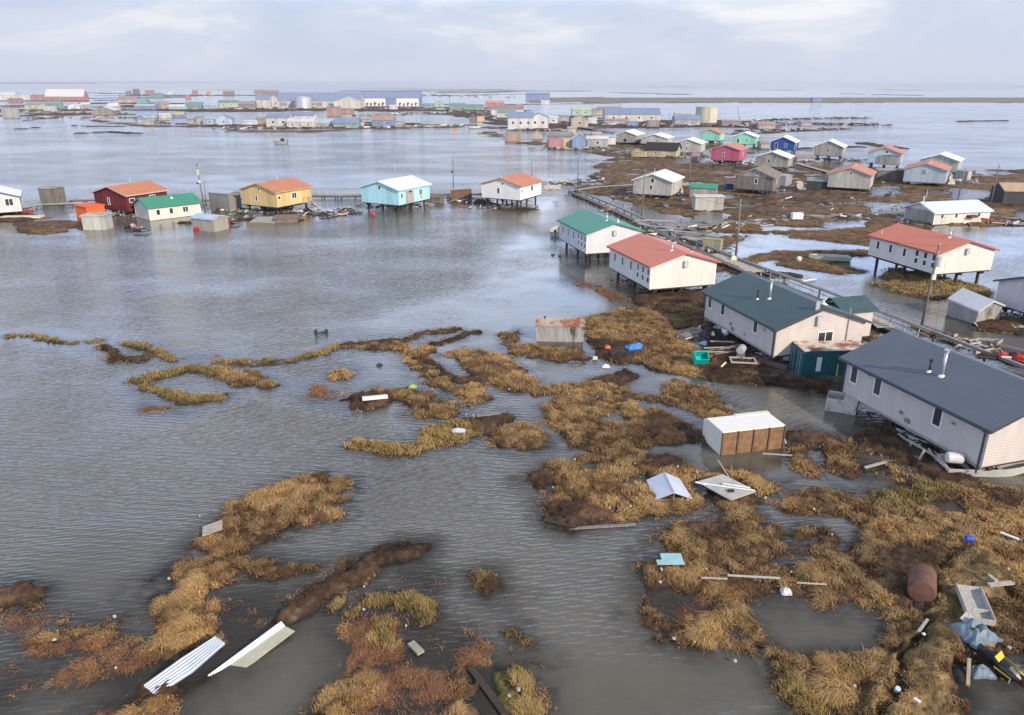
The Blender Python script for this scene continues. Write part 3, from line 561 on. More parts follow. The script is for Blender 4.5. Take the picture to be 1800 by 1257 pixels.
three = [('y-', .14, 1.7, .48, 1.0), ('y-', .34, 1.7, .48, 1.0), ('y-', .55, 1.7, .48, 1.0)]
hh = house('house', 'white sided house on stilts with a bright green roof, farthest of the near row', 12.94, 111.05, 1.2, -74.1, 11.29, 8.36, 2.91, 1.27, side((.60, .60, .63)), mroof((.055, .25, .175)), three + two, fascia=flat((.05, .24, .17)), stacks=[(3.6, -.4, .9, .1, 'cap'), (4.3, 1.0, .5, .12, 'plain')], vent=('x+', .5, 2.75, .55, .75))
house('house', 'cream house on stilts with a coral roof, between green and dark teal roofed houses', 18.52, 91.91, 1.2, -73.4, 11.58, 8.56, 2.82, 1.28, side((.66, .645, .60)), mroof(CORAL), three + two, fascia=flat((.42, .12, .09)), stacks=[(3.9, -.7, .8, .11, 'cap'), (3.4, 2.2, .4, .05, 'black')], vent=('x+', .52, 2.75, .55, .75))
t3 = [('y-', .09, 1.75, .62, 1.15), ('y-', .29, 1.75, .62, 1.15), ('y-', .745, 1.75, .62, 1.15)]
th = house('house', 'pale pinkish house with a dark teal roof beside a green shipping container', 25.95, 70.03, 1.1, -75.2, 12.86, 8.96, 2.61, 1.59, side(PINKISH), mroof((.045, .078, .088), 0, .18), t3 + [('x+', .56, 1.25, 1.45, 1.15, 2)], trim=flat((.05, .06, .07)), gutter=True, corner=False,
           stacks=[(1.0, -1.9, 1.7, .10, 'cap'), (.1, -2.6, .75, .07, 'black'), (4.2, 1.5, .45, .2, 'cap')], vent=('x+', .46, 3.0, .6, .85))
MB().box(6.45, 6.56, 2.55, 2.95, 1.35, 1.95).build('meter_box', METAL, th); MB().tube((6.50, 2.75, 1.9), (6.50, 2.75, 5.0), .05).build('conduit', METAL, th)
MB().box(6.44, 6.50, -.9, -.5, 5.1, 5.9).build('antenna_mast', METAL, th)
sh_ = house('house', 'large pinkish house with a slate grey roof, nearest of the row at the right edge', 32.23, 49.77, 1.1, -73.5, 13.08, 9.14, 2.77, 1.70, side(PINKISH), mroof((.105, .125, .16), .0, .14), [('y-', .085, 1.75, .62, 1.2), ('y-', .275, 1.75, .62, 1.2), ('y-', .70, 1.75, .62, 1.2)], trim=flat((.05, .06, .075)), gutter=True, corner=False,
            stacks=[(.4, -2.5, 1.8, .11, 'cap'), (-.6, -2.6, .8, .08, 'black'), (2.2, 3.4, 1.0, .13, 'cap')], vent=('x+', .46, 3.0, .6, .85))
for root, L, W, spots in ((th, 12.86, 8.96, ((.42, .75, .22), (.45, .35, .3), (.86, 1.9, .16), (.62, .5, .12))), (sh_, 13.08, 9.14, ((.47, .8, .2), (.52, .45, .32), (.80, 1.9, .18), (.20, 2.3, .1)))):
    for u, v, s_ in spots:
        q_ = MB(); facebox(q_, 'y-', L, W, u, 1.1 + v - s_ * .5, 1.1 + v + s_ * .5, s_ * 1.3, 0, .10); q_.build('wall_vent', flat((.22, .2, .19)), root)
    q_ = MB(); facebox(q_, 'y-', L, W, .5, .93, 1.10, L, -.05, .04); q_.build('skirt_board', surf((.30, .27, .25), .8, .3, 2), root)
# entry porches with their own ribbed roofs on the boardwalk side
for root, rc, xx, Wd in ((th, (.05, .09, .10), 1.8, 8.96), (sh_, (.13, .155, .20), 2.8, 9.14)):
    MB().prof([(Wd / 2 + .5, 3.55), (Wd / 2 + 3.4, 3.55), (Wd / 2 + 3.4, 3.63), (Wd / 2 + .5, 3.63)], xx - 2.1, xx - 2.0).build('porch_beam', WOODL, root)
    pr2 = MB(); a_ = Wd / 2 - .3; b_ = Wd / 2 + 3.6
    pr2.add([(xx - 2.2, a_, 3.6), (xx, a_, 4.5), (xx + 2.2, a_, 3.6), (xx - 2.2, b_, 3.6), (xx, b_, 4.5), (xx + 2.2, b_, 3.6), (xx - 2.2, a_, 3.7), (xx, a_, 4.6), (xx + 2.2, a_, 3.7), (xx - 2.2, b_, 3.7), (xx, b_, 4.6), (xx + 2.2, b_, 3.7)],
            [(0, 1, 4, 3), (1, 2, 5, 4), (6, 9, 10, 7), (7, 10, 11, 8), (0, 3, 9, 6), (2, 8, 11, 5), (3, 4, 10, 9), (4, 5, 11, 10), (0, 6, 7, 1), (1, 7, 8, 2)])
    pr2.build('porch_roof', surf(rc, .5, .2, .8, 'rib', .4), root)
    MB().box(xx - 1.9, xx + 1.9, Wd / 2 + .03, b_ - .4, 1.1, 3.55).build('porch_wall', side(PINKISH), root)
cf = house('house', 'cream house with a coral red roof alone beside a marsh islet, on tall stilts', 54.42, 96.81, 1.8, -74.3, 11.61, 8.54, 2.66, 1.26, side((.66, .645, .60)), mroof(CORAL), [('y-', .13, 1.6, .45, 1.0), ('y-', .33, 1.6, .45, 1.0), ('y-', .54, 1.6, .45, 1.0)] + two, fascia=flat((.42, .12, .09)), stacks=[(3.3, -.5, .9, .11, 'cap'), (-5.0, -3.4, .5, .04, 'plain')], vent=('x+', .5, 2.6, .55, .75))
a13 = G(1748, 533, 1.0)
house('house', 'pinkish house with a dark blue roof edge behind the leaning grey shed', a13.x + .28 * 4.2 + .96 * 6, a13.y - .96 * 4.2 + .28 * 6, 1.0, -163.7, 12, 8.5, 2.6, 1.5, side((.55, .50, .52)), mroof((.05, .09, .15)), [('x+', .64, 1.5, .7, 1.2)], trim=flat((.06, .08, .12)), corner=False)
# the row along the lagoon
rh = house('house', 'barn red house on stilts with a rusty orange roof', -74.62, 148.99, 1.0, -117.9, 8.9, 9.6, 2.95, 1.34, surf((.13, .022, .022), .8, .3, 1.4, 'panel'), proof(ORANGE, .1), [('x+', .44, 1.5, .5, 1.2), ('y+', .12, 1.9, 1.0, .6), ('y+', .62, 1.9, 1.2, .8, 2)], corner=False, trim=flat((.5, .4, .35)), stacks=[(-1, -1, .9, .08, 'cap')])
house('house', 'low cream house with a bright green roof sitting in water before the barn red house', -65.35, 143.63, .05, -134.0, 9.6, 6.6, 2.45, 1.26, side((.58, .57, .52)), mroof((.05, .25, .17)), [('y+', .17, 1.35, .62, .95), ('y+', .42, 1.35, .62, .95), ('y+', .70, 1.35, .95, .95, 2)], posts=False, fascia=flat((.05, .24, .17)), stacks=[(-.5, 1.2, .4, .14, 'plain')])
yh = house('house', 'yellow house on stilts with an orange roof and wooden stairs at its right side', -46.23, 149.71, 1.6, -118.9, 9.38, 9.1, 2.9, 1.31, surf((.58, .43, .20), .7, .15, 1.2, 'panel', dirtamt=.12), proof(ORANGE, .1), [('x+', .43, 1.4, .45, 1.0), ('y+', .08, 1.7, .6, .5), ('y+', .50, 1.7, 1.1, 1.0, 2), ('x+', .52, 3.1, .45, .45)], corner=True, trim=flat((.5, .33, .14)), stacks=[(-1, -.5, .6, .08, 'cap')])
ladder_stairs(yh, 'y+', 9.38, 9.1, 1.6, u=.80)
cy_ = house('house', 'pale cyan house on stilts with a white roof and bare plywood patches on its wall', -23.34, 153.35, 1.5, -119.3, 10.3, 9.1, 2.95, 1.34, surf((.36, .64, .70), .7, .1, 1.2, 'panel'), proof(WHITER, .02, .06), [('y+', .10, 1.7, .5, .9), ('y+', .70, 1.7, .9, 1.2, 2), ('x+', .5, 3.1, .5, .7)], corner=True, trim=flat((.4, .62, .68)), stacks=[(-.5, -1, .5, .1, 'cap'), (-4.5, -3.5, 3.6, .035, 'plain')])
q_ = MB(); facebox(q_, 'y+', 10.3, 9.1, .36, 1.55, 3.9, 2.6, .0, .03); q_.build('wall_patch', surf((.33, .31, .29), .85, .3, 2, 'panel'), cy_)
q_ = MB(); facebox(q_, 'y+', 10.3, 9.1, .72, 1.9, 2.75, .6, .0, .03); q_.build('wall_patch', surf((.33, .31, .29), .85, .3, 2, 'panel'), cy_)
MB().box(1.0, 1.8, 4.62, 4.70, 3.6, 3.9).build('porch_light', BLACK, cy_)
house('house', 'white sided house on tall stilts with an orange roof, last of the lagoon row', -.01, 157.50, 1.8, -118.0, 9.61, 8.71, 2.8, 1.29, side((.72, .72, .71)), proof(ORANGE, .06), [('x+', .44, 1.6, .5, 1.0), ('y+', .08, 1.7, .45, .5), ('y+', .55, 1.8, .95, 1.0, 2), ('x+', .55, 3.0, .4, .4)], stacks=[(1, -2, .5, .08, 'cap')])
p0 = G(30, 370, 1.0)
house('house', 'pale grey house with a white roof and blue fascia cut by the left edge', p0.x - 4.5, p0.y + 1.0, 1.0, -60, 9, 8.4, 2.8, 1.4, side((.58, .56, .54)), proof(WHITER, .02, .06), [('x+', .80, 1.8, 1.2, 1.2, 2), ('x+', .4, 1.8, .6, 1.0)], fascia=flat((.06, .10, .25)))
GB = 'grey plywood houses of the back village'
house('house', 'grey plywood house with a white roof, foremost on the tundra behind the lagoon', 32.43, 169.59, 1.0, -115.2, 9.95, 8.46, 2.95, 1.39, PLYL, proof(WHITER, .02, .06), [('x+', .47, 1.5, .5, 1.0), ('y+', .6, 1.7, .5, .9), ('x+', .5, 3.0, .7, .9)], corner=False, stacks=[(0, -1, .7, .07, 'cap')], trim=flat((.6, .6, .6)))
house('house', 'weathered grey house with a grey-brown roof and a leaning tin lean-to', 56.45, 175.49, 1.2, -118.8, 9.2, 8.4, 2.9, 1.72, PLYD, surf((.22, .19, .165), .8, .3, 1.5, 'rib'), [('x+', .55, 1.9, .55, 1.0), ('x+', .55, 3.55, .4, .6), ('y+', .4, 1.6, .5, .8)], corner=False, trim=flat((.3, .27, .24)), gable=PLY)
house('house', 'streaked grey plywood house with an orange roof beside a small black shed', 80.12, 180.97, .9, -118.8, 10.02, 9.03, 3.1, 1.52, PLYL, proof(ORANGE, .2), [('x+', .52, 3.3, .45, .5)], corner=False, trim=flat((.6, .35, .28)), stacks=[(0, .5, .5, .07, 'cap')])
house('house', 'light blue house with an orange roof, its blank gable facing the tundra', 102.71, 190.36, 1.0, -121.4, 10.24, 9.17, 3.1, 1.37, surf((.36, .43, .48), .7, .08, 1.5, 'panel'), proof(ORANGE, .2), [('y+', .5, 1.7, .5, .9)], corner=False, trim=flat((.6, .35, .28)), stacks=[(4.9, .6, .5, .07, 'cap')], vent=('x+', .52, 2.7, .5, .9))
house('house', 'light blue orange roofed house on the shore with a plywood entry shed', 111.39, 230.81, 1.5, -119.1, 10.01, 8.92, 2.9, 1.60, surf((.38, .47, .53), .7, .08, 1.5, 'panel'), proof(ORANGE, .2), [('x+', .55, 3.2, .6, .6)], corner=False, trim=flat((.6, .35, .28)))
q_ = G(1562, 290, 1.0); house('shed', 'grey plywood entry shed standing against the light blue house on the shore', q_.x, q_.y, 1.0, -119, 3.2, 5.0, 2.6, .25, PLY, PLYD, cat='shed', posts=False, over=.12, lvl=0)
house('house', 'pale grey house with a white roof half hidden behind the light blue house', 118.95, 213.96, 1.0, -125.3, 9.47, 9.29, 2.98, 1.5, PLYL, proof(WHITER, .02, .06), [('x+', .55, 1.5, .5, 1.0)], corner=False, trim=flat((.7, .7, .7)), stacks=[(1, 2, 1.4, .04, 'plain')])
house('house', 'grey house with a white roof on long stilts alone at the shore', 102.79, 251.20, 1.8, -118.0, 8.80, 8.83, 2.77, 1.81, PLY, proof(WHITER, .02, .06), [('x+', .5, 1.6, .5, 1.1), ('y+', .5, 1.6, .5, 1.0)], corner=True, trim=flat((.7, .7, .7)))
house('house', 'royal blue house with a white roof behind the grey houses', 97.14, 277.38, 1.5, -117.1, 9.68, 8.37, 2.68, 1.73, surf((.025, .085, .26), .7, .1, 1.5, 'panel'), proof(WHITER, .02, .06), [('x+', .62, 1.5, .6, 1.1), ('x+', .25, 1.3, .8, 1.9), ('y+', .4, 1.6, .5, .9)], corner=True, trim=flat((.7, .7, .7)), stacks=[(0, -1, .8, .07, 'cap')])
house('house', 'grey plywood house with a white roof right behind the pink house', 74.40, 219.23, 1.6, -119.4, 7.6, 8.8, 2.61, 1.47, PLY, proof(WHITER, .02, .06), [('x+', .42, 1.5, .55, 1.0), ('y+', .4, 1.6, .5, .9)], corner=False, trim=flat((.7, .7, .7)), stacks=[(0, -1.5, .8, .07, 'cap')])
house('house', 'bright pink house with an orange roof', 67.99, 242.81, 1.2, -118.4, 10.53, 8.53, 3.3, 1.26, surf((.40, .10, .165), .7, .15, 1.5, 'panel'), proof(ORANGE, .2), [('x+', .45, 1.8, .5, 1.1), ('y+', .5, 1.7, .5, .9)], corner=False, trim=flat((.6, .3, .25)), stacks=[(0, -1.5, .8, .07, 'cap')])
house('house', 'grey plywood house with a white roof between the black roofed house and the pink one', 62.62, 273.56, 1.0, -112.4, 10.54, 9.10, 3.0, 1.38, PLYL, proof(WHITER, .02, .06), [('x+', .48, 1.3, .5, .9), ('x+', .5, 3.0, .4, .6), ('y+', .5, 1.7, .5, .9)], corner=False, trim=flat((.7, .7, .7)))
house('house', 'mint green house with an orange roof and a tall entry shed at its gable', 83.41, 325.59, 1.2, -116.4, 9.69, 8.38, 2.96, 1.52, surf((.25, .55, .43), .7, .1, 1.5, 'panel'), proof(ORANGE, .2), [('x+', .5, 2.9, .8, .4), ('y+', .5, 1.7, .5, .9)], corner=False, trim=flat((.6, .35, .28)))
house('house', 'mint green house with a white roof', 91.63, 306.32, 1.2, -112.3, 9.08, 8.88, 2.79, 1.49, surf((.25, .55, .43), .7, .1, 1.5, 'panel'), proof(WHITER, .02, .06), [('x+', .62, 1.4, .5, 1.0), ('x+', .25, 1.2, .7, 1.6)], corner=False, trim=flat((.7, .7, .7)), stacks=[(0, 0, .8, .07, 'cap')])
house('house', 'grey plywood house with a white roof next to the blue gabled shed', 48.45, 322.11, .8, -114.1, 12.56, 9.10, 2.96, 1.47, PLY, proof(WHITER, .02, .06), [('x+', .5, .9, 1.6, 1.4)], corner=False, trim=flat((.7, .7, .7)))
house('house', 'pale grey plywood house with a white roof behind the black roofed house', 58.59, 314.51, .8, -113.3, 11.56, 10.51, 2.23, 1.40, PLYL, proof(WHITER, .02, .06), [('x+', .6, 1.2, .5, .7)], corner=False, trim=flat((.7, .7, .7)))
bb = house('house', 'larger cream house with a black roof on the tundra edge', 51.0, 262.5, .3, -22, 10.5, 7.5, 2.5, 1.9, surf((.42, .36, .24), .8, .25, 1.5, 'panel'), surf((.035, .035, .04), .85, .3, 1.5), [('y-', .35, 1.4, .6, .7)], posts=False, corner=False, trim=BLACK)
house('shed', 'small cream shed with a black roof joined to the left of the black roofed house', 43.4, 262.5, .3, -112, 5.5, 4.6, 2.3, 1.1, surf((.42, .36, .24), .8, .25, 1.5, 'panel'), surf((.035, .035, .04), .85, .3, 1.5), [('x+', .45, 1.3, .5, .6)], cat='shed', posts=False, corner=False, trim=BLACK)
lb = house('house', 'long cream house with a pale blue-white roof resting on the ground by the boardwalk', 79.74, 138.42, .1, -166, 11.9, 7.2, 2.15, 1.25, surf((.56, .54, .47), .75, .12, 1.0, 'panel', dirtamt=.1), surf((.62, .68, .76), .45, .06, .5, 'rib', .4), [('y+', .14, 1.4, .5, .65), ('y+', .39, 1.4, .5, .65), ('y+', .80, 1.4, .5, .65)], posts=False, corner=True, stacks=[(5.6, 0, .9, .12, 'cap'), (6.6, 1.6, 3.2, .04, 'plain')])
q_ = MB(); facebox(q_, 'y+', 11.9, 7.2, .65, 1.15, 1.55, 1.6, .0, .9); q_.build('fuel_drum_rack', surf((.12, .045, .04), .7, .3, 3), lb)
q_ = MB(); facebox(q_, 'x+', 11.9, 7.2, .5, .12, 2.3, 7.0, .0, .02); q_.build('plywood_end', PLY, lb)

# ------------------------------------------------------------ the far town: (x0, x1, roof top, eave, base) in photo pixels -> placed and sized on the ground plane
def C_(*c): return c
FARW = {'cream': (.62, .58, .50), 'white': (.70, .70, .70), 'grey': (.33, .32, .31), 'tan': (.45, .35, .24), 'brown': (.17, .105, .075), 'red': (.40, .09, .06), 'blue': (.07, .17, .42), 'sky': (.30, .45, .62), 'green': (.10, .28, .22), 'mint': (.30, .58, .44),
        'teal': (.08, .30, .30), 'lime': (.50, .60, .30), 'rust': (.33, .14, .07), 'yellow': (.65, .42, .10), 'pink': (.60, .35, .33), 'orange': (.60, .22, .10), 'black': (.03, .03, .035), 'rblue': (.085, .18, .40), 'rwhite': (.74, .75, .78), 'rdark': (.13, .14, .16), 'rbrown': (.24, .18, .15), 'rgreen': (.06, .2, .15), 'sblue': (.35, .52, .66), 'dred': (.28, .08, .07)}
for k_ in FARW: FARW[k_] = tuple(c * .52 + g_ * .42 for c, g_ in zip(FARW[k_], (.36, .37, .40)))  # distance haze mixed into the wall and roof colours as blue-grey
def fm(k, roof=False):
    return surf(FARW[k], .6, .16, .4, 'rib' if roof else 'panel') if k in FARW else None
def far(name, label, x0, x1, yt, ye, yb, kind, wall, roof, wins=0, cat=None, yaw=None, dep=None, group=None):
    p = G((x0 + x1) / 2, yb); D = DEPTH((x0 + x1) / 2, yb); mpp = D / FP; wid = (x1 - x0) * mpp; hw = max(1.2, (yb - ye) * mpp); rs = max(.15, (ye - yt) * mpp)
    dv = HC / math.hypot(p.x, p.y)
    fc = math.degrees(math.atan2(p.x, p.y))
    if kind == 'G': L, W = dep or max(wid * 1.2, 5), wid; yw = -90 - fc * .5 if yaw is None else yaw
    elif kind == 'F': L, W = wid, dep or min(wid, 4); yw = 0 if yaw is None else yaw
    else: L, W = wid, dep or min(max(wid * .6, 5), 14); yw = 0 if yaw is None else yaw
    if kind in 'SF': rs = max(.12 if kind == 'F' else .7, rs - W / 2 * dv * (1 if kind == 'S' else 2))
    else: rs = max(.5, min(rs, W * .45))
    nx_, ny_ = math.sin(R(fc)), math.cos(R(fc)); dd = (L / 2 if kind == 'G' else W / 2)
    ws = []
    if wins:
        face = 'x+' if kind == 'G' else 'y-'
        for i in range(wins): ws.append((face, (i + .7) / (wins + .4), hw * .55, min(1.2, hw * .3), min(1.2, hw * .3)))
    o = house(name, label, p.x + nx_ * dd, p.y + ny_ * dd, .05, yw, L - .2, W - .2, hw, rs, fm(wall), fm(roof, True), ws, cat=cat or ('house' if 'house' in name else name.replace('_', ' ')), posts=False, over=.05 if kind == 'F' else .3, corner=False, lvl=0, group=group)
    return o
FB = [
 ('school', 'long red brick building with a sloping cream white roof, far left', 85, 153, 158, 170, 177, 'S', 'red', 'rwhite', 3, 'building'),
 ('hall', 'white low building at the far left edge', 0, 31, 163, 168, 177, 'S', 'white', 'rwhite', 4, 'building'), ('hall', 'white building with a grey-blue top beside the red school', 31, 58, 159, 167, 174, 'S', 'white', 'sky', 2, 'building'),
 ('shed', 'red shed between the white hall and the red school', 58, 84, 167, 169, 175, 'S', 'red', 'dred', 0), ('shed', 'dark red shed below the far left white hall', 18, 38, 173, 175, 181, 'S', 'dred', 'rust', 0),
 ('shed', 'cube shaped grey plywood shed at the far left shore', 8, 33, 190, 191, 207, 'F', 'grey', 'rbrown', 0), ('house', 'lime green house left of the teal one in the far town', 49, 77, 181, 185, 193, 'S', 'lime', 'rbrown', 2),
 ('house', 'teal house behind the lime green one', 85, 109, 178, 184, 190, 'S', 'teal', 'rgreen', 1), ('shed', 'cream shed at the foot of the teal far house', 79, 98, 188, 190, 195, 'S', 'cream', 'rwhite', 0),
 ('house', 'white gabled house near the brown gabled one in the far town', 124, 143, 183, 187, 193, 'G', 'white', 'rwhite', 1), ('house', 'small grey house just right of the white gabled one', 144, 160, 181, 184, 191, 'S', 'grey', 'rwhite', 1),
 ('house', 'brown gabled house standing at the water on the far left', 169, 206, 188, 195, 202, 'G', 'brown', 'rwhite', 1), ('house', 'tan house right behind the brown gabled house', 193, 211, 182, 187, 197, 'S', 'tan', 'rwhite', 1),
 ('house', 'pink roofed small house in the far left town', 211, 240, 170, 175, 181, 'S', 'pink', 'rbrown', 1), ('house', 'bright blue house in the far left town', 241, 276, 183, 187, 193, 'S', 'blue', 'sblue', 2), ('house', 'teal gabled hut behind the bright blue far house', 243, 262, 172, 177, 182, 'G', 'teal', 'teal', 1),
 ('house', 'tan house to the right of the bright blue far house', 276, 298, 179, 184, 192, 'S', 'tan', 'rbrown', 1), ('house', 'pale mint house with a white roof in the far left town', 300, 327, 184, 188, 193, 'S', 'mint', 'rwhite', 1), ('house', 'teal green roofed house in the far left town', 328, 358, 180, 186, 192, 'S', 'teal', 'rgreen', 2),
 ('house', 'light blue house next to the teal green roofed one', 360, 385, 182, 186, 192, 'S', 'sky', 'sblue', 1), ('house', 'lime green house in the middle of the far town', 387, 421, 177, 181, 189, 'S', 'lime', 'rgreen', 2), ('shed', 'brown shed left of the two-storey cream building', 422, 450, 180, 184, 192, 'S', 'brown', 'rbrown', 0),
 ('shed', 'small blue shed in the flood left of the tan and blue cabin', 263, 279, 200, 202, 208, 'S', 'sky', 'sblue', 0), ('cabin', 'cabin with a tan roof and dark blue wall in the flooded left middle', 303, 326, 197, 202, 207, 'S', 'blue', 'tan', 1),
 ('shed', 'cream shed left of the tan roofed cabin', 282, 300, 200, 203, 208, 'S', 'cream', 'rwhite', 0), ('house', 'light blue low house at the left end of the middle islet', 360, 384, 207, 210, 220, 'S', 'sky', 'sblue', 1), ('house', 'blue roofed pale house on the left end of the middle islet', 383, 411, 203, 210, 220, 'G', 'sblue', 'rblue', 1),
 ('shed', 'grey shed left of the light blue low house', 332, 346, 209, 211, 219, 'S', 'grey', 'rbrown', 0), ('shed', 'taller grey shed against the light blue low house', 347, 359, 205, 208, 219, 'S', 'grey', 'rbrown', 0), ('shed', 'tan shed alone on the left mud spit', 257, 268, 211, 213, 220, 'S', 'tan', 'tan', 0),
 ('shed', 'dark brown shed on the horizon spit', 222, 231, 160, 161, 167, 'F', 'brown', 'rbrown', 0), ('shed', 'tallest black shed on the horizon spit', 235, 246, 157, 158, 167, 'F', 'black', 'rdark', 0), ('shed', 'red shed on the horizon spit', 257, 271, 159, 161, 166, 'S', 'red', 'red', 0), ('shed', 'grey-green shed below the horizon spit', 267, 286, 164, 167, 172, 'S', 'teal', 'rdark', 0),
 ('shed', 'cream tent-like shed on the horizon spit', 297, 307, 160, 163, 166, 'G', 'cream', 'rwhite', 0), ('shed', 'small orange-red shed on the horizon spit', 339, 348, 159, 161, 166, 'S', 'red', 'red', 0), ('shed', 'tiny orange shed on the horizon spit', 364, 371, 160, 162, 167, 'S', 'orange', 'orange', 0), ('shed', 'red shed below the horizon spit', 327, 336, 168, 169, 175, 'F', 'red', 'red', 0),
 ('shed', 'brown-grey shed at the right end of the horizon spit', 394, 411, 160, 162, 168, 'S', 'brown', 'rbrown', 0), ('house', 'rust brown house far behind the blue roofed buildings', 449, 463, 158, 161, 168, 'S', 'rust', 'rbrown', 0), ('house', 'long grey-brown house far behind the blue roofed buildings', 463, 489, 159, 162, 168, 'S', 'brown', 'rbrown', 0),
 ('building', 'two-storey cream building with a blue roof left of the silver tank', 453, 477, 168, 176, 191, 'S', 'cream', 'rblue', 0, 'building'), ('building', 'cream gabled wing at the right of the two-storey cream building', 474, 493, 169, 176, 189, 'G', 'cream', 'rblue', 2, 'building'),
 ('school', 'long cream school with a blue roof and dark ring murals behind the silver tank', 492, 640, 164, 178, 191, 'S', 'cream', 'rblue', 0, 'building'), ('hall', 'white gabled hall breaking the long blue roof', 572, 606, 165, 172, 190, 'G', 'white', 'rwhite', 0, 'building'),
 ('hall', 'wide cream gabled hall with a tan panel in front of the school', 590, 637, 172, 180, 192, 'G', 'cream', 'rwhite', 0, 'building'), ('gymnasium', 'big blue roofed gymnasium with pale murals of animals', 635, 742, 162, 173, 188, 'S', 'blue', 'rblue', 0, 'building'),
 ('shed', 'rust brown shed at the water before the cream hall', 576, 600, 188, 190, 204, 'S', 'rust', 'rbrown', 0), ('shed', 'red-brown shed right of the rust one before the cream hall', 600, 622, 191, 193, 200, 'S', 'rust', 'rust', 0), ('shed', 'small white shed in front of the gymnasium', 685, 699, 185, 187, 193, 'S', 'white', 'rwhite', 0),
 ('house', 'teal house right of the gymnasium', 745, 765, 177, 182, 190, 'S', 'teal', 'sblue', 1), ('house', 'mint house right of the gymnasium', 762, 781, 179, 182, 189, 'G', 'mint', 'mint', 1), ('house', 'green house right of the mint one', 790, 818, 182, 186, 193, 'S', 'teal', 'rgreen', 1), ('house', 'dark green shed-like house at the end of the gymnasium row', 818, 851, 184, 187, 194, 'S', 'green', 'rgreen', 1),
 ('house', 'cream house with a blue roof on the middle islet', 472, 515, 201, 208, 224, 'S', 'cream', 'rblue', 2), ('house', 'white house with a blue roof, upper one on the middle islet', 517, 556, 198, 204, 213, 'S', 'white', 'rblue', 2), ('house', 'low cream house with a pale grey roof on the middle islet', 508, 556, 209, 215, 225, 'S', 'cream', 'rwhite', 3),
 ('house', 'grey house with a pale blue roof on the middle islet', 558, 590, 210, 217, 224, 'S', 'grey', 'sblue', 1), ('house', 'green house with a blue roof on the middle islet', 588, 633, 208, 217, 225, 'S', 'green', 'rblue', 2), ('shed', 'cream gabled shed at the end of the green house with a blue roof', 630, 641, 213, 216, 223, 'G', 'cream', 'rbrown', 0),
 ('house', 'bright blue house with a rusty roof at the right end of the middle islet', 656, 694, 203, 212, 224, 'S', 'blue', 'rust', 2), ('shed', 'small blue-grey shed beside the bright blue rusty roofed house', 694, 711, 211, 214, 223, 'S', 'grey', 'sky', 0), ('shed', 'brown shed left of the cream house on the middle islet', 452, 466, 207, 210, 218, 'S', 'rust', 'rbrown', 0),
 ('shed', 'long low white shed on the middle islet', 430, 452, 212, 214, 219, 'S', 'white', 'rwhite', 0), ('shed', 'pale blue shed at the left of the long low white shed', 399, 411, 209, 211, 219, 'S', 'sblue', 'sblue', 0), ('shed', 'grey shed behind the rusty roofed blue house', 634, 648, 202, 204, 210, 'S', 'grey', 'rbrown', 0),
 ('container', 'black container standing left of the yellow one', 825, 838, 206, 206.5, 214, 'F', 'black', 'black', 0, 'container'), ('container', 'yellow container in the flood beyond the lagoon', 838.5, 852, 205, 205.5, 214, 'F', 'yellow', 'yellow', 0, 'container'),
 ('warehouse', 'blue warehouse on the far airstrip', 924, 966, 164, 167, 177, 'S', 'blue', 'rblue', 0, 'building'), ('shed', 'white shed in front of the blue airstrip warehouse', 951, 966, 177, 179, 184, 'S', 'white', 'rwhite', 0),
 ('house', 'red house left behind the dark red roofed one', 853, 886, 178, 182, 188, 'S', 'red', 'orange', 1), ('house', 'long white house with a dark red roof', 863, 921, 186, 193, 203, 'S', 'white', 'dred', 2), ('house', 'pale house with a grey-green roof before the dark red roofed one', 874, 906, 192, 199, 208, 'S', 'cream', 'rgreen', 1),
 ('building', 'two-storey white building with a blue roof and outside stairs', 892, 938, 198, 208, 227, 'S', 'white', 'rblue', 3, 'building'), ('building', 'white gabled end wing of the two-storey building with outside stairs', 930, 964, 201, 208, 226, 'G', 'white', 'rblue', 2, 'building'),
 ('house', 'pale green house left of the big blue roofed store', 1004, 1038, 189, 194, 203, 'S', 'mint', 'lime', 2), ('house', 'small brown-grey house right of the pale green one', 1038, 1056, 191, 195, 202, 'S', 'grey', 'rbrown', 1), ('house', 'brown roofed house behind the big blue roofed store', 1050, 1092, 188, 193, 202, 'S', 'tan', 'rbrown', 0),
 ('store', 'big long cream store with a bright blue roof', 1060, 1158, 191, 202, 214, 'S', 'cream', 'rblue', 4, 'building'), ('shed', 'red shed before the big blue roofed store', 1094, 1105, 209, 210, 218, 'F', 'red', 'red', 0), ('container', 'bright blue container before the big blue roofed store', 1100, 1121, 214, 214.6, 222, 'F', 'blue', 'blue', 0, 'container'),
 ('container', 'rust brown container below the right end of the store', 1136, 1158, 212, 212.6, 224, 'F', 'brown', 'rbrown', 0, 'container'), ('shed', 'long low grey shed below the left end of the store', 1061, 1094, 210, 212, 219, 'S', 'grey', 'rbrown', 0),
 ('house', 'tan gabled house with an orange roof below the pale green one', 1003, 1033, 204, 211, 224, 'G', 'tan', 'orange', 1), ('shed', 'white shed right of the tan orange roofed house', 1033, 1049, 208, 211, 219, 'S', 'white', 'rwhite', 0), ('shed', 'white shed left of the tan orange roofed house', 964, 981, 205, 208, 218, 'S', 'white', 'rwhite', 1),
 ('shed', 'tan shed below the tan orange roofed house', 997, 1013, 224, 226, 234, 'S', 'tan', 'tan', 0), ('shed', 'grey shed between the white sheds before the store', 981, 1000, 203, 206, 214, 'S', 'grey', 'rbrown', 0),
 ('building', 'grey flat roofed building left of the big cream tank', 1184, 1216, 198, 199, 209, 'F', 'grey', 'rwhite', 0, 'building'), ('building', 'low pale building with a blue roof at the foot of the big cream tank', 1183, 1228, 203, 211, 220, 'S', 'grey', 'rblue', 2, 'building'),
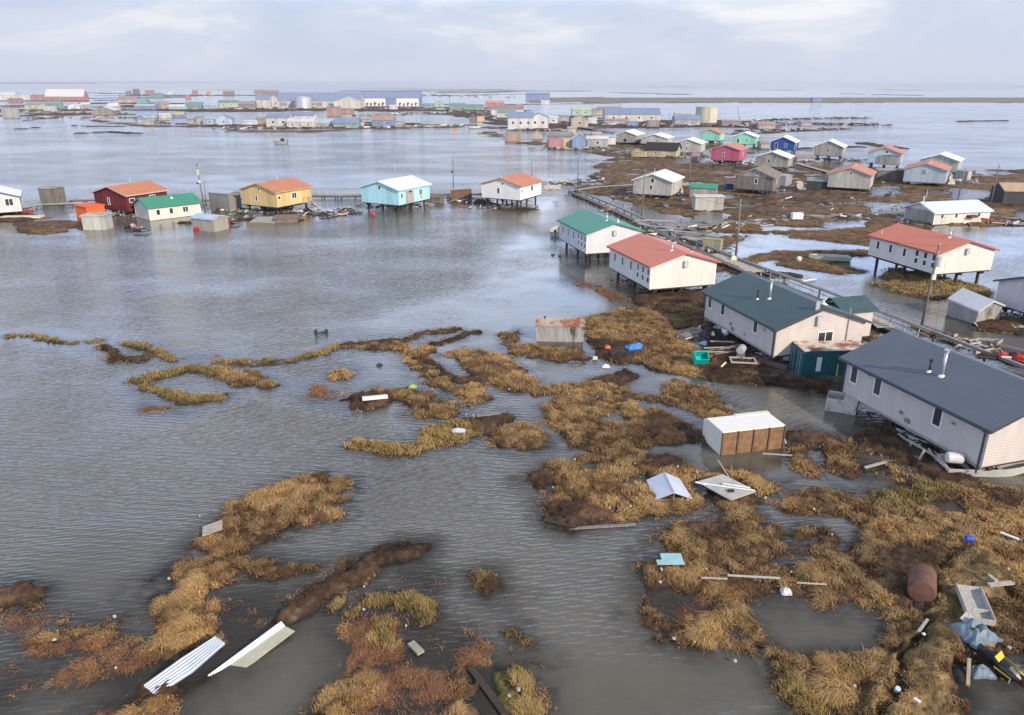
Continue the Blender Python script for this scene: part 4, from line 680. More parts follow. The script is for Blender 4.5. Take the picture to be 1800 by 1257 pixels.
 ('shed', 'rust streaked shed standing in open water left of the tundra', 887, 917, 234, 234.8, 249, 'F', 'rust', 'rbrown', 0), ('shed', 'tan gabled shed behind the rust streaked one', 935, 954, 231, 236, 245, 'G', 'tan', 'rbrown', 0), ('shed', 'long dark shed behind the red container', 961, 1004, 232, 239, 248, 'S', 'brown', 'rdark', 0),
 ('container', 'red container on skids at the tundra corner', 963, 989, 246, 246.7, 261, 'F', 'red', 'red', 0, 'container'), ('shed', 'yellow and tan shed right of the red container', 989, 1004, 245, 246, 260, 'F', 'yellow', 'rwhite', 0), ('shed', 'bright blue gabled shed with a white roof', 1004, 1030, 236, 246, 261, 'G', 'blue', 'rwhite', 0),
 ('shed', 'grey shed right of the bright blue gabled shed', 1030, 1068, 240, 245, 259, 'S', 'grey', 'rwhite', 1), ('shed', 'white shed left of the grey plywood house with a loading door', 1067, 1081, 238, 242, 255, 'S', 'white', 'sblue', 0), ('shed', 'pink shed behind the grey shed by the blue gabled one', 1040, 1056, 234, 236, 244, 'S', 'pink', 'pink', 0),
 ('cabin', 'blue cabin alone on the airstrip berm', 1426, 1444, 171.5, 174, 178.5, 'S', 'blue', 'rblue', 1), ('shed', 'rust roofed shed on the debris spit', 1330, 1360, 215, 220, 227, 'S', 'grey', 'rust', 0), ('shed', 'brown shed left of the rust roofed one on the debris spit', 1318, 1331, 216, 218, 226, 'S', 'brown', 'rbrown', 0), ('shed', 'grey shed middle of the debris spit', 1405, 1425, 213, 216, 221, 'S', 'grey', 'rbrown', 0),
 ('shed', 'dark brown shed right of the big cream tank', 1266, 1300, 212, 214, 222, 'S', 'brown', 'rbrown', 0), ('shed', 'small red shed at the foot of the grey plywood house by the pink one', 1214, 1226, 268, 269, 283, 'F', 'dred', 'dred', 0), ('shed', 'narrow white shed beside the small red shed', 1225, 1231, 273, 273.5, 284, 'F', 'white', 'rwhite', 0),
 ('shed', 'grey lean-to left of the royal blue house', 1333, 1350, 251, 253, 262, 'S', 'grey', 'rbrown', 0), ('shed', 'dark grey shed under the white roofed house by the shore', 1395, 1428, 276, 278, 284, 'S', 'grey', 'rbrown', 0), ('shed', 'tall narrow entry shed at the gable of the mint orange roofed house', 1248, 1255, 232, 233, 252, 'F', 'grey', 'rbrown', 0),
]
for q in FB:
    q = list(q) + [None] * 2
    nm = q[0]; far(nm if nm not in ('shed',) else 'shed', q[1], q[2], q[3], q[4], q[5], q[6], q[7], q[8], q[9], q[10], q[11] or (nm if nm in ('shed', 'cabin', 'house', 'hall') else 'building'))
# ------------------------------------------------------------ far structures with shapes of their own
def px_m(px, py, z=0): return DEPTH(px, py, z) / FP
def round_tank(label, xc, y0, y1, wpx, mat, legs=True, name='storage_tank'):
    p = G(xc, y1); k = px_m(xc, y1); r_ = wpx / 2 * k; h_ = (y1 - y0) * k
    root = empty(name, (p.x, p.y + r_, 0)); tag(root, label, 'storage tank')
    MB().lathe([(r_, .6), (r_, h_ * .96), (r_ * .98, h_ * .97), (0.05, h_ + r_ * .08)], n=36).build('shell', mat, root, smooth=False)
    MB().lathe([(r_ * 1.1, -.3), (r_ * 1.1, .6)], n=12).build('base', DARKW, root)
    MB().lathe([(r_ * 1.004, h_ * .955), (r_ * 1.012, h_ * .97)], n=36).build('rim', METAL, root)
    l_ = MB()
    for a in (-.35, .35): l_.beam((a, -r_ - .1, .4), (a, -r_ - .1, h_), .08)
    for i in range(int(h_ / .4)): l_.beam((-.35, -r_ - .1, .5 + i * .4), (.35, -r_ - .1, .5 + i * .4), .06)
    l_.build('ladder', METAL, root)
round_tank('big round cream coloured fuel tank at the edge of the flooded village', 1245, 189, 218, 38, surf((.50, .47, .38), .6, .08, .5))
round_tank('round silver metal tank before the long blue roofed school', 530, 172, 192, 29, surf((.55, .57, .60), .4, .12, .4, 'plain', .5, .4))
def lying_tank(label, px, py, L, r_, z, yaw, mat, legs=True, name='fuel_tank', cat='fuel tank', tilt=0, endmat=None, loc=None):
    p = loc or G(px, py, 0); root = empty(name, (p[0], p[1], z), yaw, ry=tilt); tag(root, label, cat)
    M = Matrix.Rotation(math.pi / 2, 4, 'Y'); M.translation = Vector((-L / 2, 0, 0))
    MB().lathe([(r_ * .05, -.08 * r_), (r_ * .9, 0), (r_, .06), (r_, L - .06), (r_ * .9, L), (r_ * .05, L + .08 * r_)], n=28, M=M).build('shell', mat, root, smooth=False)
    rm = MB()
    for x_ in (-L / 2 + .08, 0, L / 2 - .12):
        M2 = M.copy(); M2.translation = Vector((x_, 0, 0)); rm.lathe([(r_ * 1.012, 0), (r_ * 1.012, .05)], n=28, M=M2).build('hoop', endmat or mat, root); rm = MB()
    if legs:
        for x_ in (-L / 3, L / 3):
            MB().box(x_ - .08, x_ + .08, -r_ * .8, r_ * .8, -z - .3, -r_ * .6).build('cradle', WOOD, root)
    return root
lying_tank('long white horizontal tank in front of the blue roofed store', 1129, 213.5, 14.5, 1.6, 1.9, 0, WHITE)
# ring murals on the school, pale painted panels on the gymnasium
def named(lbl): return [o for o in bpy.data.objects if o.get('label', '').startswith(lbl)][0]
sch = named('long cream school'); L, W, h, r, z0 = sch['dims']; dk = flat((.05, .06, .08)); pale = flat((.68, .66, .62))
for u0 in (.385, .42, .47, .505, .05, .09, .62, .66): 
    m_ = MB(); o_, al, no, ln = frame_axes('y-', L, W); c_ = Vector(o_) + Vector(al) * u0 * ln + Vector(no) * .06
    for i in range(12):
        a, b_ = i * math.pi / 6, (i + 1) * math.pi / 6; m_.beam(c_ + Vector((math.cos(a) * 1.5, 0, z0 + h * .55 + math.sin(a) * 1.7)), c_ + Vector((math.cos(b_) * 1.5, 0, z0 + h * .55 + math.sin(b_) * 1.7)), .1, .6, up=(0, 1, 0))
    m_.box(c_.x - .5, c_.x + .5, c_.y - .05, c_.y + .03, z0 + h * .45, z0 + h * .66); m_.build('ring_mural', dk, sch)
gy_ = named('big blue roofed gymnasium'); L, W, h, r, z0 = gy_['dims']
for ua, ub in ((.06, .42), (.60, .965)):
    m_ = MB(); facebox(m_, 'y-', L, W, (ua + ub) / 2, z0 + h * .08, z0 + h * .94, (ub - ua) * L, 0, .08); pn = m_.build('wall_panel', pale, gy_)
    for i in range(5):
        s_ = MB(); u = ua + (ub - ua) * (.14 + .18 * i); hh_ = h * rnd.uniform(.25, .5)
        facebox(s_, 'y-', L, W, u, z0 + h * .12, z0 + h * .12 + hh_, L * .022, .09, .14); facebox(s_, 'y-', L, W, u + .012, z0 + h * .12 + hh_ * .55, z0 + h * .12 + hh_ * .9, L * .034, .09, .13); s_.build('mural_figure', dk, pn)
# ------------------------------------------------------------ utility poles
def pole(label, px, py, tx, ty, arm=0, trans=False, name='utility_pole', r0=.15, grp='wooden utility poles', box=None):
    p = G(px, py); d = DEPTH(px, py)
    # height from the photo, the lean kept in the plane facing the camera
    lo, hi = 1.0, 30.0; c, s = math.cos(PITCH), math.sin(PITCH)
    def proj(X): x, y, z = X; z -= HC; dd = y * c - z * s; return 900 + FP * x / dd, 628.5 - FP * (y * s + z * c) / dd
    for _ in range(40):
        m_ = (lo + hi) / 2
        if proj((p.x, p.y, m_))[1] > ty: lo = m_
        else: hi = m_
    H = lo; dx = (tx - proj((p.x, p.y, H))[0]) * (d - H * s) / FP
    root = empty(name, (p.x, p.y, 0)); tag(root, label, 'utility pole' if name == 'utility_pole' else 'mast', grp)
    wood = surf((.19, .165, .145) if r0 > .08 else (.4, .4, .4), .85, .35, 2.0, 'board')
    MB().tube((0, 0, -.6), (dx, 0, H), r0, r0 * .72, n=10).build('shaft', wood, root, smooth=True)
    if arm: MB().beam((dx * .93 - arm, 0, H * .93), (dx * .93 + arm, 0, H * .93), .12).build('crossarm', wood, root)
    if r0 > .08:
        for zf in (.995, .9): MB().tube((dx * zf, -.12, H * zf), (dx * zf, -.12, H * zf + .18), .05).build('insulator', flat((.6, .58, .55)), root)
    if trans:
        t_ = MB().tube((dx * .80 + .05, -.42, H * .76), (dx * .80 + .05, -.42, H * .87), .27, n=14).build('transformer', surf((.42, .44, .45), .5, .1, 3), root)
        MB().beam((dx * .8, 0, H * .82), (dx * .8, -.3, H * .82), .1).build('bracket', METAL, root); MB().box(dx * .62 - .15, dx * .62 + .2, -.38, -.1, H * .60, H * .66).build('meter_box', flat((.6, .6, .58)), root)
    if box: MB().box(dx * box - .55, dx * box + .05, -.3, 0, H * box - .15, H * box + .15).build('lamp', BLACK, root)
    return root
pole('tallest leaning pole with a transformer, standing in the water behind the slate roofed house', 1619, 578, 1651, 430, trans=True)
pole('pale bare pole behind the coral and teal roofed houses at the boardwalk bend', 1293, 457, 1302, 352, r0=.16)
pole('pale pole in front of the foremost grey plywood house', 1127, 387, 1134, 299, r0=.14)
pole('dark pole at the corner where two boardwalks meet', 1015, 343, 1017, 268, r0=.13)
pole('thin pole behind the green roofed shed on the tundra', 1213, 332, 1214, 259, r0=.13)
pole('leaning pole with a transformer right of the low green roofed house', 361, 374, 345, 286, trans=True, box=.6, r0=.16)
pole('thin grey pole just right of the leaning pole with a transformer', 362, 360, 358, 312, r0=.09)
pole('pole with a lamp box standing behind the ribbed rusty container', 797, 334, 796, 272, box=.52, r0=.12)
pole('short dark pole rising behind the white house with the orange roof', 935, 306, 934, 276, r0=.10)
pole('pole behind the royal blue house', 1382, 262, 1389, 232, r0=.11)
pole('dark leaning pole right of the light blue house with a blank gable', 1683, 352, 1697, 296, r0=.14)
pole('dark leaning pole by the shore, second from the right edge', 1740, 363, 1757, 290, r0=.14)
pole('thin white mast with the cabins left of the big cream tank', 1177, 224, 1177, 190, r0=.10, name='mast', grp='far masts')
pole('leaning white mast right of the big cream tank', 1301, 213, 1296, 187, r0=.16, name='mast', grp='far masts')
pole('white mast before the mint green houses', 1162, 262, 1161, 226, r0=.08, name='mast', grp='far masts')
pole('tall pole before the far red school', 84, 186, 82, 170, r0=.3, name='mast', grp='far masts'); pole('pole at the far left shore by the cube shaped shed', 11, 188, 11, 174, r0=.3, name='mast', grp='far masts')
pole('pole over the right end of the gymnasium', 790, 182, 790, 168, r0=.25, name='mast', grp='far masts')
# sagging service wires
def wire(label, a, b_, sag=.5, r_=.012):
    m_ = MB(); P_ = [Vector(a).lerp(Vector(b_), t_ / 10) - Vector((0, 0, sag * 4 * (t_ / 10) * (1 - t_ / 10))) for t_ in range(11)]
    for i in range(10): m_.tube(P_[i] - P_[0], P_[i + 1] - P_[0], r_, n=4, caps=False)
    o_ = m_.build('power_line', BLACK); o_.location = P_[0]; tag(o_, label, 'power line', 'sagging power lines')
pA = G(1619, 578); pB = G(1293, 457); pC = G(1127, 387); pD = G(1015, 343)
wire('service wire from the transformer pole to the lone coral roofed house', (pA.x + 1.1, pA.y, 8.0), (55.0, 91.0, 4.9)); wire('service wire from the transformer pole down to the slate roofed house', (pA.x + 1.1, pA.y, 7.2), (33.5, 56.5, 5.4))
wire('long wire between the transformer pole and the pale bare pole', (pA.x + 1.1, pA.y, 8.6), (pB.x + .4, pB.y, 7.6), 1.0); wire('long wire from the pale bare pole to the pole by the foremost grey house', (pB.x + .4, pB.y, 7.6), (pC.x + .5, pC.y, 8.6), 1.2, .02)
wire('long wire between the pole by the foremost grey house and the corner pole', (pC.x + .5, pC.y, 8.6), (pD.x + .2, pD.y, 8.6), 1.0, .025)
# ------------------------------------------------------------ boardwalks
def boardwalk(label, pts, wd, z, mat, rail=None, group='wooden boardwalks', name='boardwalk', plank=.24, beams=True, post=True):
    P_ = [G(a, b) for a, b in pts]; root = empty(name, (P_[0].x, P_[0].y, 0)); tag(root, label, 'boardwalk', group); o = P_[0]
    k = 0
    for i in range(len(P_) - 1):
        a, b_ = P_[i] - o, P_[i + 1] - o; d = b_ - a; L = d.length; d.normalize(); n = Vector((-d.y, d.x, 0)); dk_ = MB(); q = 0.0
        while q < L:
            jz = rnd.uniform(-.02, .02); w_ = wd * rnd.uniform(.96, 1.03); c = a + d * (q + plank / 2)
            dk_.beam(c - n * w_ / 2 + Vector((0, 0, z + jz)), c + n * w_ / 2 + Vector((0, 0, z + jz + rnd.uniform(-.01, .01))), plank * .93, .05); q += plank
        dk_.build('deck', mat, root)
        if beams:
            for sg in (-1, 1): MB().beam(a + n * sg * wd * .42 + Vector((0, 0, z - .12)), b_ + n * sg * wd * .42 + Vector((0, 0, z - .12)), .1, .2).build('stringer', DARKW, root)
        q = 0
        while q < L and post and k < 90:
            for sg in (-1, 1):
                c = a + d * q + n * sg * wd * .44; MB().box(c.x - .08, c.x + .08, c.y - .08, c.y + .08, -.7, z - .1).build('post', DARKW, root); k += 1
            q += 3.0
        if rail and i in rail:
            for sg in (1,):
                rl = MB(); off = n * sg * wd * .5
                for hz_ in (.55, 1.0): rl.beam(a + off + Vector((0, 0, z + hz_)), b_ + off + Vector((0, 0, z + hz_)), .06, .10)
                q = 0
                while q < L: c = a + d * q + off; rl.beam(c + Vector((0, 0, z)), c + Vector((0, 0, z + 1.02)), .09); q += 1.9
                rl.build('handrail', WOODL, root)
    return root
mainp = [(1003, 341), (1040, 357), (1078, 374), (1125, 396), (1165, 416), (1205, 436), (1262, 462), (1330, 492), (1420, 527), (1490, 556), (1555, 582), (1620, 610), (1760, 668), (1850, 706)]
boardwalk('long main boardwalk behind the near row of houses, railed beside the slate roof', mainp, 1.15, .5, surf((.15, .135, .125), .85, .35, 6, 'board'), rail=(7, 8, 9, 10))
pp = [(1010, 339), (1085, 370), (1130, 391), (1208, 427), (1268, 452), (1345, 482), (1440, 518), (1500, 541), (1566, 567), (1640, 597), (1730, 632), (1850, 680)]
pr_ = empty('pipeline', G(*pp[0])); tag(pr_, 'pale insulated pipeline box following the main boardwalk', 'pipeline'); o = G(*pp[0])
for i in range(len(pp) - 1):
    a, b_ = G(*pp[i]) - o, G(*pp[i + 1]) - o; MB().beam(a + Vector((0, 0, .75)), b_ + Vector((0, 0, .72)), .30, .28).build('casing', surf((.27, .26, .255), .6, .2, 1.0), pr_)
    d = b_ - a
    for q in range(int(d.length / 4)): c = a + d * (q * 4 / d.length); MB().beam(c + Vector((0, 0, -.5)), c + Vector((0, 0, .55)), .16).build('post', DARKW, pr_)
boardwalk('thin pale boardwalk crossing the tundra from the corner pole past the grey houses', [(1003, 338), (1050, 331), (1113, 327), (1200, 328), (1290, 326), (1375, 318), (1402, 316)], 1.1, .35, WOODL, plank=.5)
boardwalk('boardwalk curving through the puddles from the near pole to the long cream house', [(1205, 405), (1250, 396), (1300, 390), (1400, 386), (1480, 381), (1560, 376), (1600, 374)], 1.9, .25, WOOD, plank=.3)
boardwalk('boardwalk leaving the long cream house towards the right edge', [(1738, 381), (1800, 389), (1860, 393)], 1.6, .25, WOOD, plank=.3)
boardwalk('low boardwalk in front of the long cream house running to the right edge', [(1700, 389), (1760, 394), (1860, 400)], 1.3, .2, WOODL, plank=.4)
boardwalk('boardwalk behind the yellow and cyan houses with a low kerb rail', [(545, 349), (600, 350), (640, 349)], 1.8, .7, WOOD, rail=(0, 1), plank=.3)
boardwalk('boardwalk between the cyan house and the white orange roofed house', [(752, 346), (800, 347), (848, 346)], 1.8, .7, WOOD, plank=.3)
boardwalk('boardwalk from the left edge to the barn red house', [(-20, 373), (35, 371), (80, 364), (168, 362)], 1.6, .6, WOODL, plank=.3)
boardwalk('short boardwalk end left of the barn red house', [(124, 359), (172, 358)], 1.4, .8, WOOD, plank=.3)
boardwalk('boardwalk between the low green roofed house and the yellow house', [(352, 358), (430, 355)], 1.6, .7, WOOD, plank=.3)
boardwalk('diagonal boardwalk behind the white roofed house by the blue one', [(1398, 289), (1425, 297), (1455, 305)], 1.4, .5, WOODL, plank=.5)
boardwalk('dark boardwalk and walkway before the blue roofed store', [(1020, 226), (1060, 232), (1085, 236)], 3.0, .8, WOOD, plank=1)
boardwalk('boardwalk landing between the coral and teal roofed houses', [(1262, 452), (1300, 470), (1330, 484)], 2.6, .50, WOODL, plank=.3)
boardwalk('side walkway at the entry of the teal roofed house', [(1525, 560), (1556, 584)], 1.8, .50, WOODL, plank=.3)
# ------------------------------------------------------------ sheds
def shed(label, px, py, z0, yaw, L, W, h, r, wall, roof, **k):
    p = G(px, py, z0); kk = dict(cat='shed', posts=False, over=.15, lvl=1, corner=False); kk.update(k); nm = kk.pop('name', 'shed')
    return house(nm, label, p.x, p.y, z0 if False else 0.0 + z0, yaw, L, W, h, r, wall, roof, **kk)
rs_ = shed('old grey shed with a rusty tin roof standing alone in the marsh', 984, 597, -.15, -4, 4.6, 2.2, 1.85, .34, surf((.33, .32, .30), .9, .35, 1.8, 'board', dirt=(.03, .028, .025), dirtamt=.55), surf((.46, .38, .33), .7, .3, 1.6, 'rib', .3, .1, (.27, .11, .05), .72), over=.06)
MB().tube((-1.5, -.2, 1.6), (-1.5, -.2, 2.35), .07).build('stove_pipe', BLACK, rs_)
cs = shed('grey shed sinking and leaning in the water under a crumpled tin roof', 1708, 562, -.2, -70, 3.6, 3.4, 2.1, .8, surf((.33, .32, .31), .9, .3, 1.6, 'board', dirt=(.1, .09, .07), dirtamt=.4), surf((.60, .63, .68), .45, .1, 1.0, 'rib', .5, .3)); cs.rotation_euler = (R(5), R(6), R(-70))
for lb_, a in (('corrugated grey shed half buried in water between the low green roofed and yellow houses', (398, 368, 0, -25, 5.2, 3.2, 3.4, .35, surf((.28, .27, .26), .6, .2, 1, 'rib', .4, .3), METAL)),
               ('small weathered shed with a patched blue tin roof in the lagoon', (371, 404, -.1, -25, 5.0, 3.4, 2.2, .45, surf((.32, .30, .27), .9, .3, 1.6, 'board'), surf((.40, .50, .62), .5, .25, 1.0, 'rib', .4, dirtamt=.3))),
               ('bright orange shed leaning behind a plywood box', (161, 382, 0, -35, 4.0, 3.4, 2.3, .12, surf((.66, .13, .04), .6, .1, 1.0, 'panel'), surf((.62, .12, .04), .6, .1, 1.0))),
               ('tan plywood box shed in front of the bright orange shed', (174, 403, -.1, 5, 3.9, 2.8, 2.55, .05, PLYL, PLYL)),
               ('tall dark streaked plywood shed behind the left boardwalk', (95, 357, .2, -10, 3.6, 3.0, 3.2, .2, PLYD, PLY)),
               ('blank grey plywood box shed reflected in a pool on the tundra', (1243, 370, -.1, 0, 5.6, 2.6, 2.9, .06, surf((.38, .37, .34), .85, .2, 1.6, 'panel', dirt=(.2, .15, .11), dirtamt=.4), surf((.55, .5, .5), .5, .3, 2, 'plain', dirtamt=.4))),
               ('grey shed with a green tin roof behind the blank plywood box shed', (1236, 347, 0, -20, 5.6, 3.4, 2.3, .6, PLY, surf((.06, .28, .20), .5, .15, 1, 'rib'))),
               ('small black shed beside the streaked orange roofed house', (1437, 332, 0, -20, 5.0, 4.0, 2.1, .5, surf((.05, .055, .055), .8, .3, 2, 'board'), surf((.22, .26, .29), .6, .2, 1, 'rib'))),
               ('long low grey shed under the light blue house on the shore', (1561, 316, 0, -4, 7.2, 3.2, 2.6, .2, PLYD, PLY)),
               ('dark shed with a tan roof cut by the right edge', (1790, 356, 0, -8, 9.0, 6.0, 2.8, 1.2, surf((.06, .06, .062), .85, .3, 2, 'board'), surf((.45, .33, .23), .7, .2, 1, 'rib'))),
               ('leaning grey tin lean-to at the right of the weathered brown roofed house', (1378, 326, .2, -60, 2.6, 2.2, 2.4, .3, METAL, METAL)),
               ('leaning pale panel shed right of the light blue house with a blank gable', (1691, 318, 0, -50, 3.0, 2.5, 2.6, .3, PLYL, METAL)),
               ('dark plywood shed right of the cyan house near the container', (756 + 8, 356, .1, -15, 3.4, 2.5, 1.3, .3, PLYD, PLYD))):
    shed(lb_, *a)
# ------------------------------------------------------------ shipping containers
def container(label, loc, yaw, L, W, H, side_m, roof_m, group=None, sign=False):
    root = empty('shipping_container', loc, yaw); tag(root, label, 'container', group)
    def corr(face):
        n = int((L if face[0] == 'y' else W) / .26); pts = []; ln = L if face[0] == 'y' else W; x = -ln / 2 + .1; st = (ln - .2) / n
        for i in range(n): pts += [(x, 0), (x + st * .35, 0), (x + st * .5, -.045), (x + st * .85, -.045)]; x += st
        pts.append((ln / 2 - .1, 0)); vs = []
        for a, d in pts:
            for z in (.12, H - .12):
                if face == 'y-': vs.append((a, -W / 2 + .03 - d, z))
                elif face == 'y+': vs.append((-a, W / 2 - .03 + d, z))
                elif face == 'x+': vs.append((L / 2 - .03 + d, a, z))
                else: vs.append((-L / 2 + .03 - d, -a, z))
        return MB().add(vs, [(2 * i, 2 * i + 2, 2 * i + 3, 2 * i + 1) for i in range(len(pts) - 1)])
    for f_ in ('y-', 'y+', 'x+'): corr(f_).build('side_panel', side_m, root)
    for sg in (-1, 1):
        d = MB().box(-L / 2 - .02, -L / 2 + .03, sg * W / 4 - W / 4 + .05, sg * W / 4 + W / 4 - .05, .12, H - .12).build('door', side_m, root)
        for q in (-.25, .25): MB().tube((-L / 2 - .06, sg * W / 4 + q, .2), (-L / 2 - .06, sg * W / 4 + q, H - .2), .025).build('lock_rod', METAL, d)
    fr = MB()
    for sx_ in (-1, 1):
        for sy in (-1, 1): fr.box(sx_ * (L / 2 - .05) - .06, sx_ * (L / 2 - .05) + .06, sy * (W / 2 - .05) - .06, sy * (W / 2 - .05) + .06, 0, H)
        for z in (.07, H - .07): fr.box(sx_ * (L / 2 - .05) - .055, sx_ * (L / 2 - .05) + .055, -W / 2 + .11, W / 2 - .11, z - .07, z + .07)
    for sy in (-1, 1):
        for z in (.07, H - .07): fr.box(-L / 2 + .11, L / 2 - .11, sy * (W / 2 - .05) - .055, sy * (W / 2 - .05) + .055, z - .07, z + .07)
    fr.build('frame', side_m, root)
    MB().box(-L / 2 + .02, L / 2 - .02, -W / 2 + .02, W / 2 - .02, H + .001, H + .03).build('roof', roof_m, root)
    if sign:
        MB().box(-L * .27 - .15, -L * .27 + .28, -W / 2 - .05, -W / 2 - .03, .75, 2.05).build('notice_board', flat((.68, .70, .72)), root)
        MB().box(.10, .22, -W / 2 - .05, -W / 2 - .03, .25, 1.35).build('yellow_strip', flat((.6, .5, .15)), root)
    return root
pc = G(1405, 661, 0); kx = (math.cos(R(4)), math.sin(R(4)))
container('teal green shipping container with a rust streaked white roof under the teal roofed house', (pc.x + 3.0, pc.y + 1.35, -.3), 3, 6.0, 2.6, 2.6, surf((.012, .10, .115), .55, .3, 1.5, 'plain', .4, dirt=(.25, .2, .15), dirtamt=.12), surf((.62, .56, .50), .7, .2, 1.8, 'plain', dirt=(.25, .10, .05), dirtamt=.75), sign=True)
pc = G(812, 352); container('grey container with a ribbed rusty side tilted in the water by the boardwalk', (pc.x, pc.y, -.2), 4, 4.4, 2.6, 2.6, surf((.17, .11, .075), .8, .4, 2.5, 'plain', dirt=(.30, .12, .05), dirtamt=.4), surf((.34, .34, .35), .6, .2, 1.5)).rotation_euler = (R(-3), R(-3), R(4))
# ------------------------------------------------------------ the overturned cream trailer in the near pool
tr_ = empty('trailer', (0, 0, 0)); tag(tr_, 'cream box trailer lying on its side in water, brown planked underside showing', 'trailer')
a = G(1266, 805, -.2); b_ = G(1374, 792, -.2); ux = (b_ - a); Lt = ux.length; yaw_t = math.atan2(ux.y, ux.x); tr_.location = (a.x, a.y, -.25); tr_.rotation_euler = (0, 0, yaw_t)
cream_p = surf((.66, .64, .55), .6, .08, 1.0, 'plain', dirt=(.3, .26, .2), dirtamt=.12); TH, TD = 1.95, 2.3
MB().box(0, Lt, .02, TD, 0, TH).build('body', cream_p, tr_)
MB().prof([(.0, TH + .002), (TD, TH + .002), (TD, TH + .06), (.0, TH + .06)], -.02, Lt + .02).build('side_panel', surf((.74, .73, .69), .5, .08, 2, 'plain', dirt=(.22, .22, .35), dirtamt=.1), tr_)
MB().box(-.001 - .05, -.002, .0, TD - .35, .0, TH - .05).build('end_panel', cream_p, tr_, bevel=.02)
MB().box(-.05, .7, TD - .02, TD + .45, TH * .25, TH - .1).build('nose_shell', cream_p, tr_, bevel=.15)
for i in range(4): MB().box(Lt * i / 4 + .05, Lt * (i + 1) / 4 - .05, -.03, .018, .05, TH - .04).build('floor_panel', surf((.21, .125, .065), .85, .45, 2.2, 'plain', dirt=(.09, .05, .03), dirtamt=.4), tr_)
for i in range(5): MB().box(Lt * i / 4 - .045, Lt * i / 4 + .045, -.11, .016, 0, TH).build('crossmember', surf((.13, .075, .045), .8, .3, 3), tr_)
MB().box(Lt * .45, Lt + .05, TD - .3, TD + .1, TH + .062, TH + .11).build('trim_rail', cream_p, tr_)
MB().tube((Lt, .5, TH * .8), (Lt + .35, .1, .5), .04).build('drawbar', METAL, tr_)
# ------------------------------------------------------------ near things
def thingmesh(name, label, cat, mb, mat, loc=(0, 0, 0), yaw=0, rx=0, ry=0, group=None, bevel=0, smooth=False):
    o = mb.build(name, mat, None, smooth=smooth, bevel=bevel); o.location = loc; o.rotation_euler = (R(rx), R(ry), R(yaw)); tag(o, label, cat, group); return o
def ribbed_sheet(pts3, n, rib, thick=.04):
    """a sheet through rows of 3-D points (two edges), folded into ribs across its width"""
    vs = []; fs = []; m_ = len(pts3)
    for a, b_ in pts3:
        for j in range(n + 1):
            t_ = j / n; p = Vector(a).lerp(Vector(b_), t_); vs.append((p.x, p.y, p.z + (rib if j % 4 in (1, 2) else 0)))
    for i in range(m_ - 1):
        for j in range(n): q = i * (n + 1) + j; fs.append((q, q + 1, q + n + 2, q + n + 1))
    k = len(vs); vs += [(x, y, z - thick) for x, y, z in vs]; fs += [(c + k, b2 + k, a2 + k, d + k)[::1] for a2, b2, c, d in [(f[0], f[1], f[2], f[3]) for f in fs]]
    return MB().add(vs, fs)
whs = surf((.46, .52, .60), .45, .12, 2.2, 'plain', .5, .2, (.30, .27, .25), .25)
e1 = [(G(252, 1207, .0), G(274, 1225, .0)), (G(320, 1158, .62), G(338, 1184, .45)), (G(378, 1121, .72), G(396, 1133, .60))]
p0 = G(320, 1180); thingmesh('roof_sheet', 'long bent white ribbed roof sheet sticking out of the foreground water', 'roof sheet', ribbed_sheet([((a - p0), (b_ - p0)) for a, b_ in e1], 24, .05), whs, p0)
p0 = G(440, 1150); tg = empty('metal_trough', p0); tag(tg, 'straight angled metal trim, cream and white, sinking beside the bent ribbed sheet', 'metal trim')
def slab(c4_, th=.04):
    v = [c - p0 for c in c4_]; return MB().add(v + [q - Vector((0, 0, th)) for q in v], [(3, 2, 1, 0), (4, 5, 6, 7), (0, 1, 5, 4), (1, 2, 6, 5), (2, 3, 7, 6), (3, 0, 4, 7)])
slab([G(369, 1190, -.08), G(500, 1100, .28), G(518, 1109, .26), G(390, 1206, -.12)]).build('flange', surf((.42, .42, .33), .5, .12, 2.5, 'plain', dirt=(.25, .22, .15), dirtamt=.3), tg)
slab([G(365, 1187, .04), G(494, 1092, .52), G(501, 1100, .30), G(371, 1191, -.05)]).build('lip', surf((.60, .63, .66), .5, .12, 2.5, 'plain', dirt=(.35, .3, .2), dirtamt=.3), tg)
# rust tank in the right foreground
pt = G(1616, 1070); lying_tank('rusty brown steel tank lying in the grass of the right foreground', 0, 0, 1.65, .63, .52, 62, surf((.145, .075, .052), .75, .25, 2.5, 'plain', .3, dirt=(.10, .045, .03), dirtamt=.4), legs=False, loc=(pt.x + .35, pt.y + .75), cat='steel tank', name='steel_tank')
# cabin-like white crate
pcx = G(1706, 1092); cr2 = empty('crate', (pcx.x, pcx.y, .12), 76, ry=-6); tag(cr2, 'open white painted wooden sled box lying in the right foreground grass', 'crate')
wp = surf((.46, .45, .43), .7, .25, 4, 'board', dirtamt=.35)
MB().box(-1.1, 1.1, -.55, .55, 0, .05).build('floor', wp, cr2)
for y_ in (-.55, .52): MB().box(-1.1, 1.1, y_, y_ + .04, .052, .34).build('side_board', wp, cr2)
for x_ in (-1.1, -.45, 1.06): MB().box(x_, x_ + .04, -.508, .518, .052, .30).build('cross_board', wp, cr2)
pb = G(1750, 1056); thingmesh('plank', 'grey plank nailed in a T lying right of the open white sled box', 'plank', MB().box(-.65, .65, -.18, .1, 0, .06).box(-.2, .0, .12, .6, .05, .1), WOODL, (pb.x, pb.y, .25), 8)
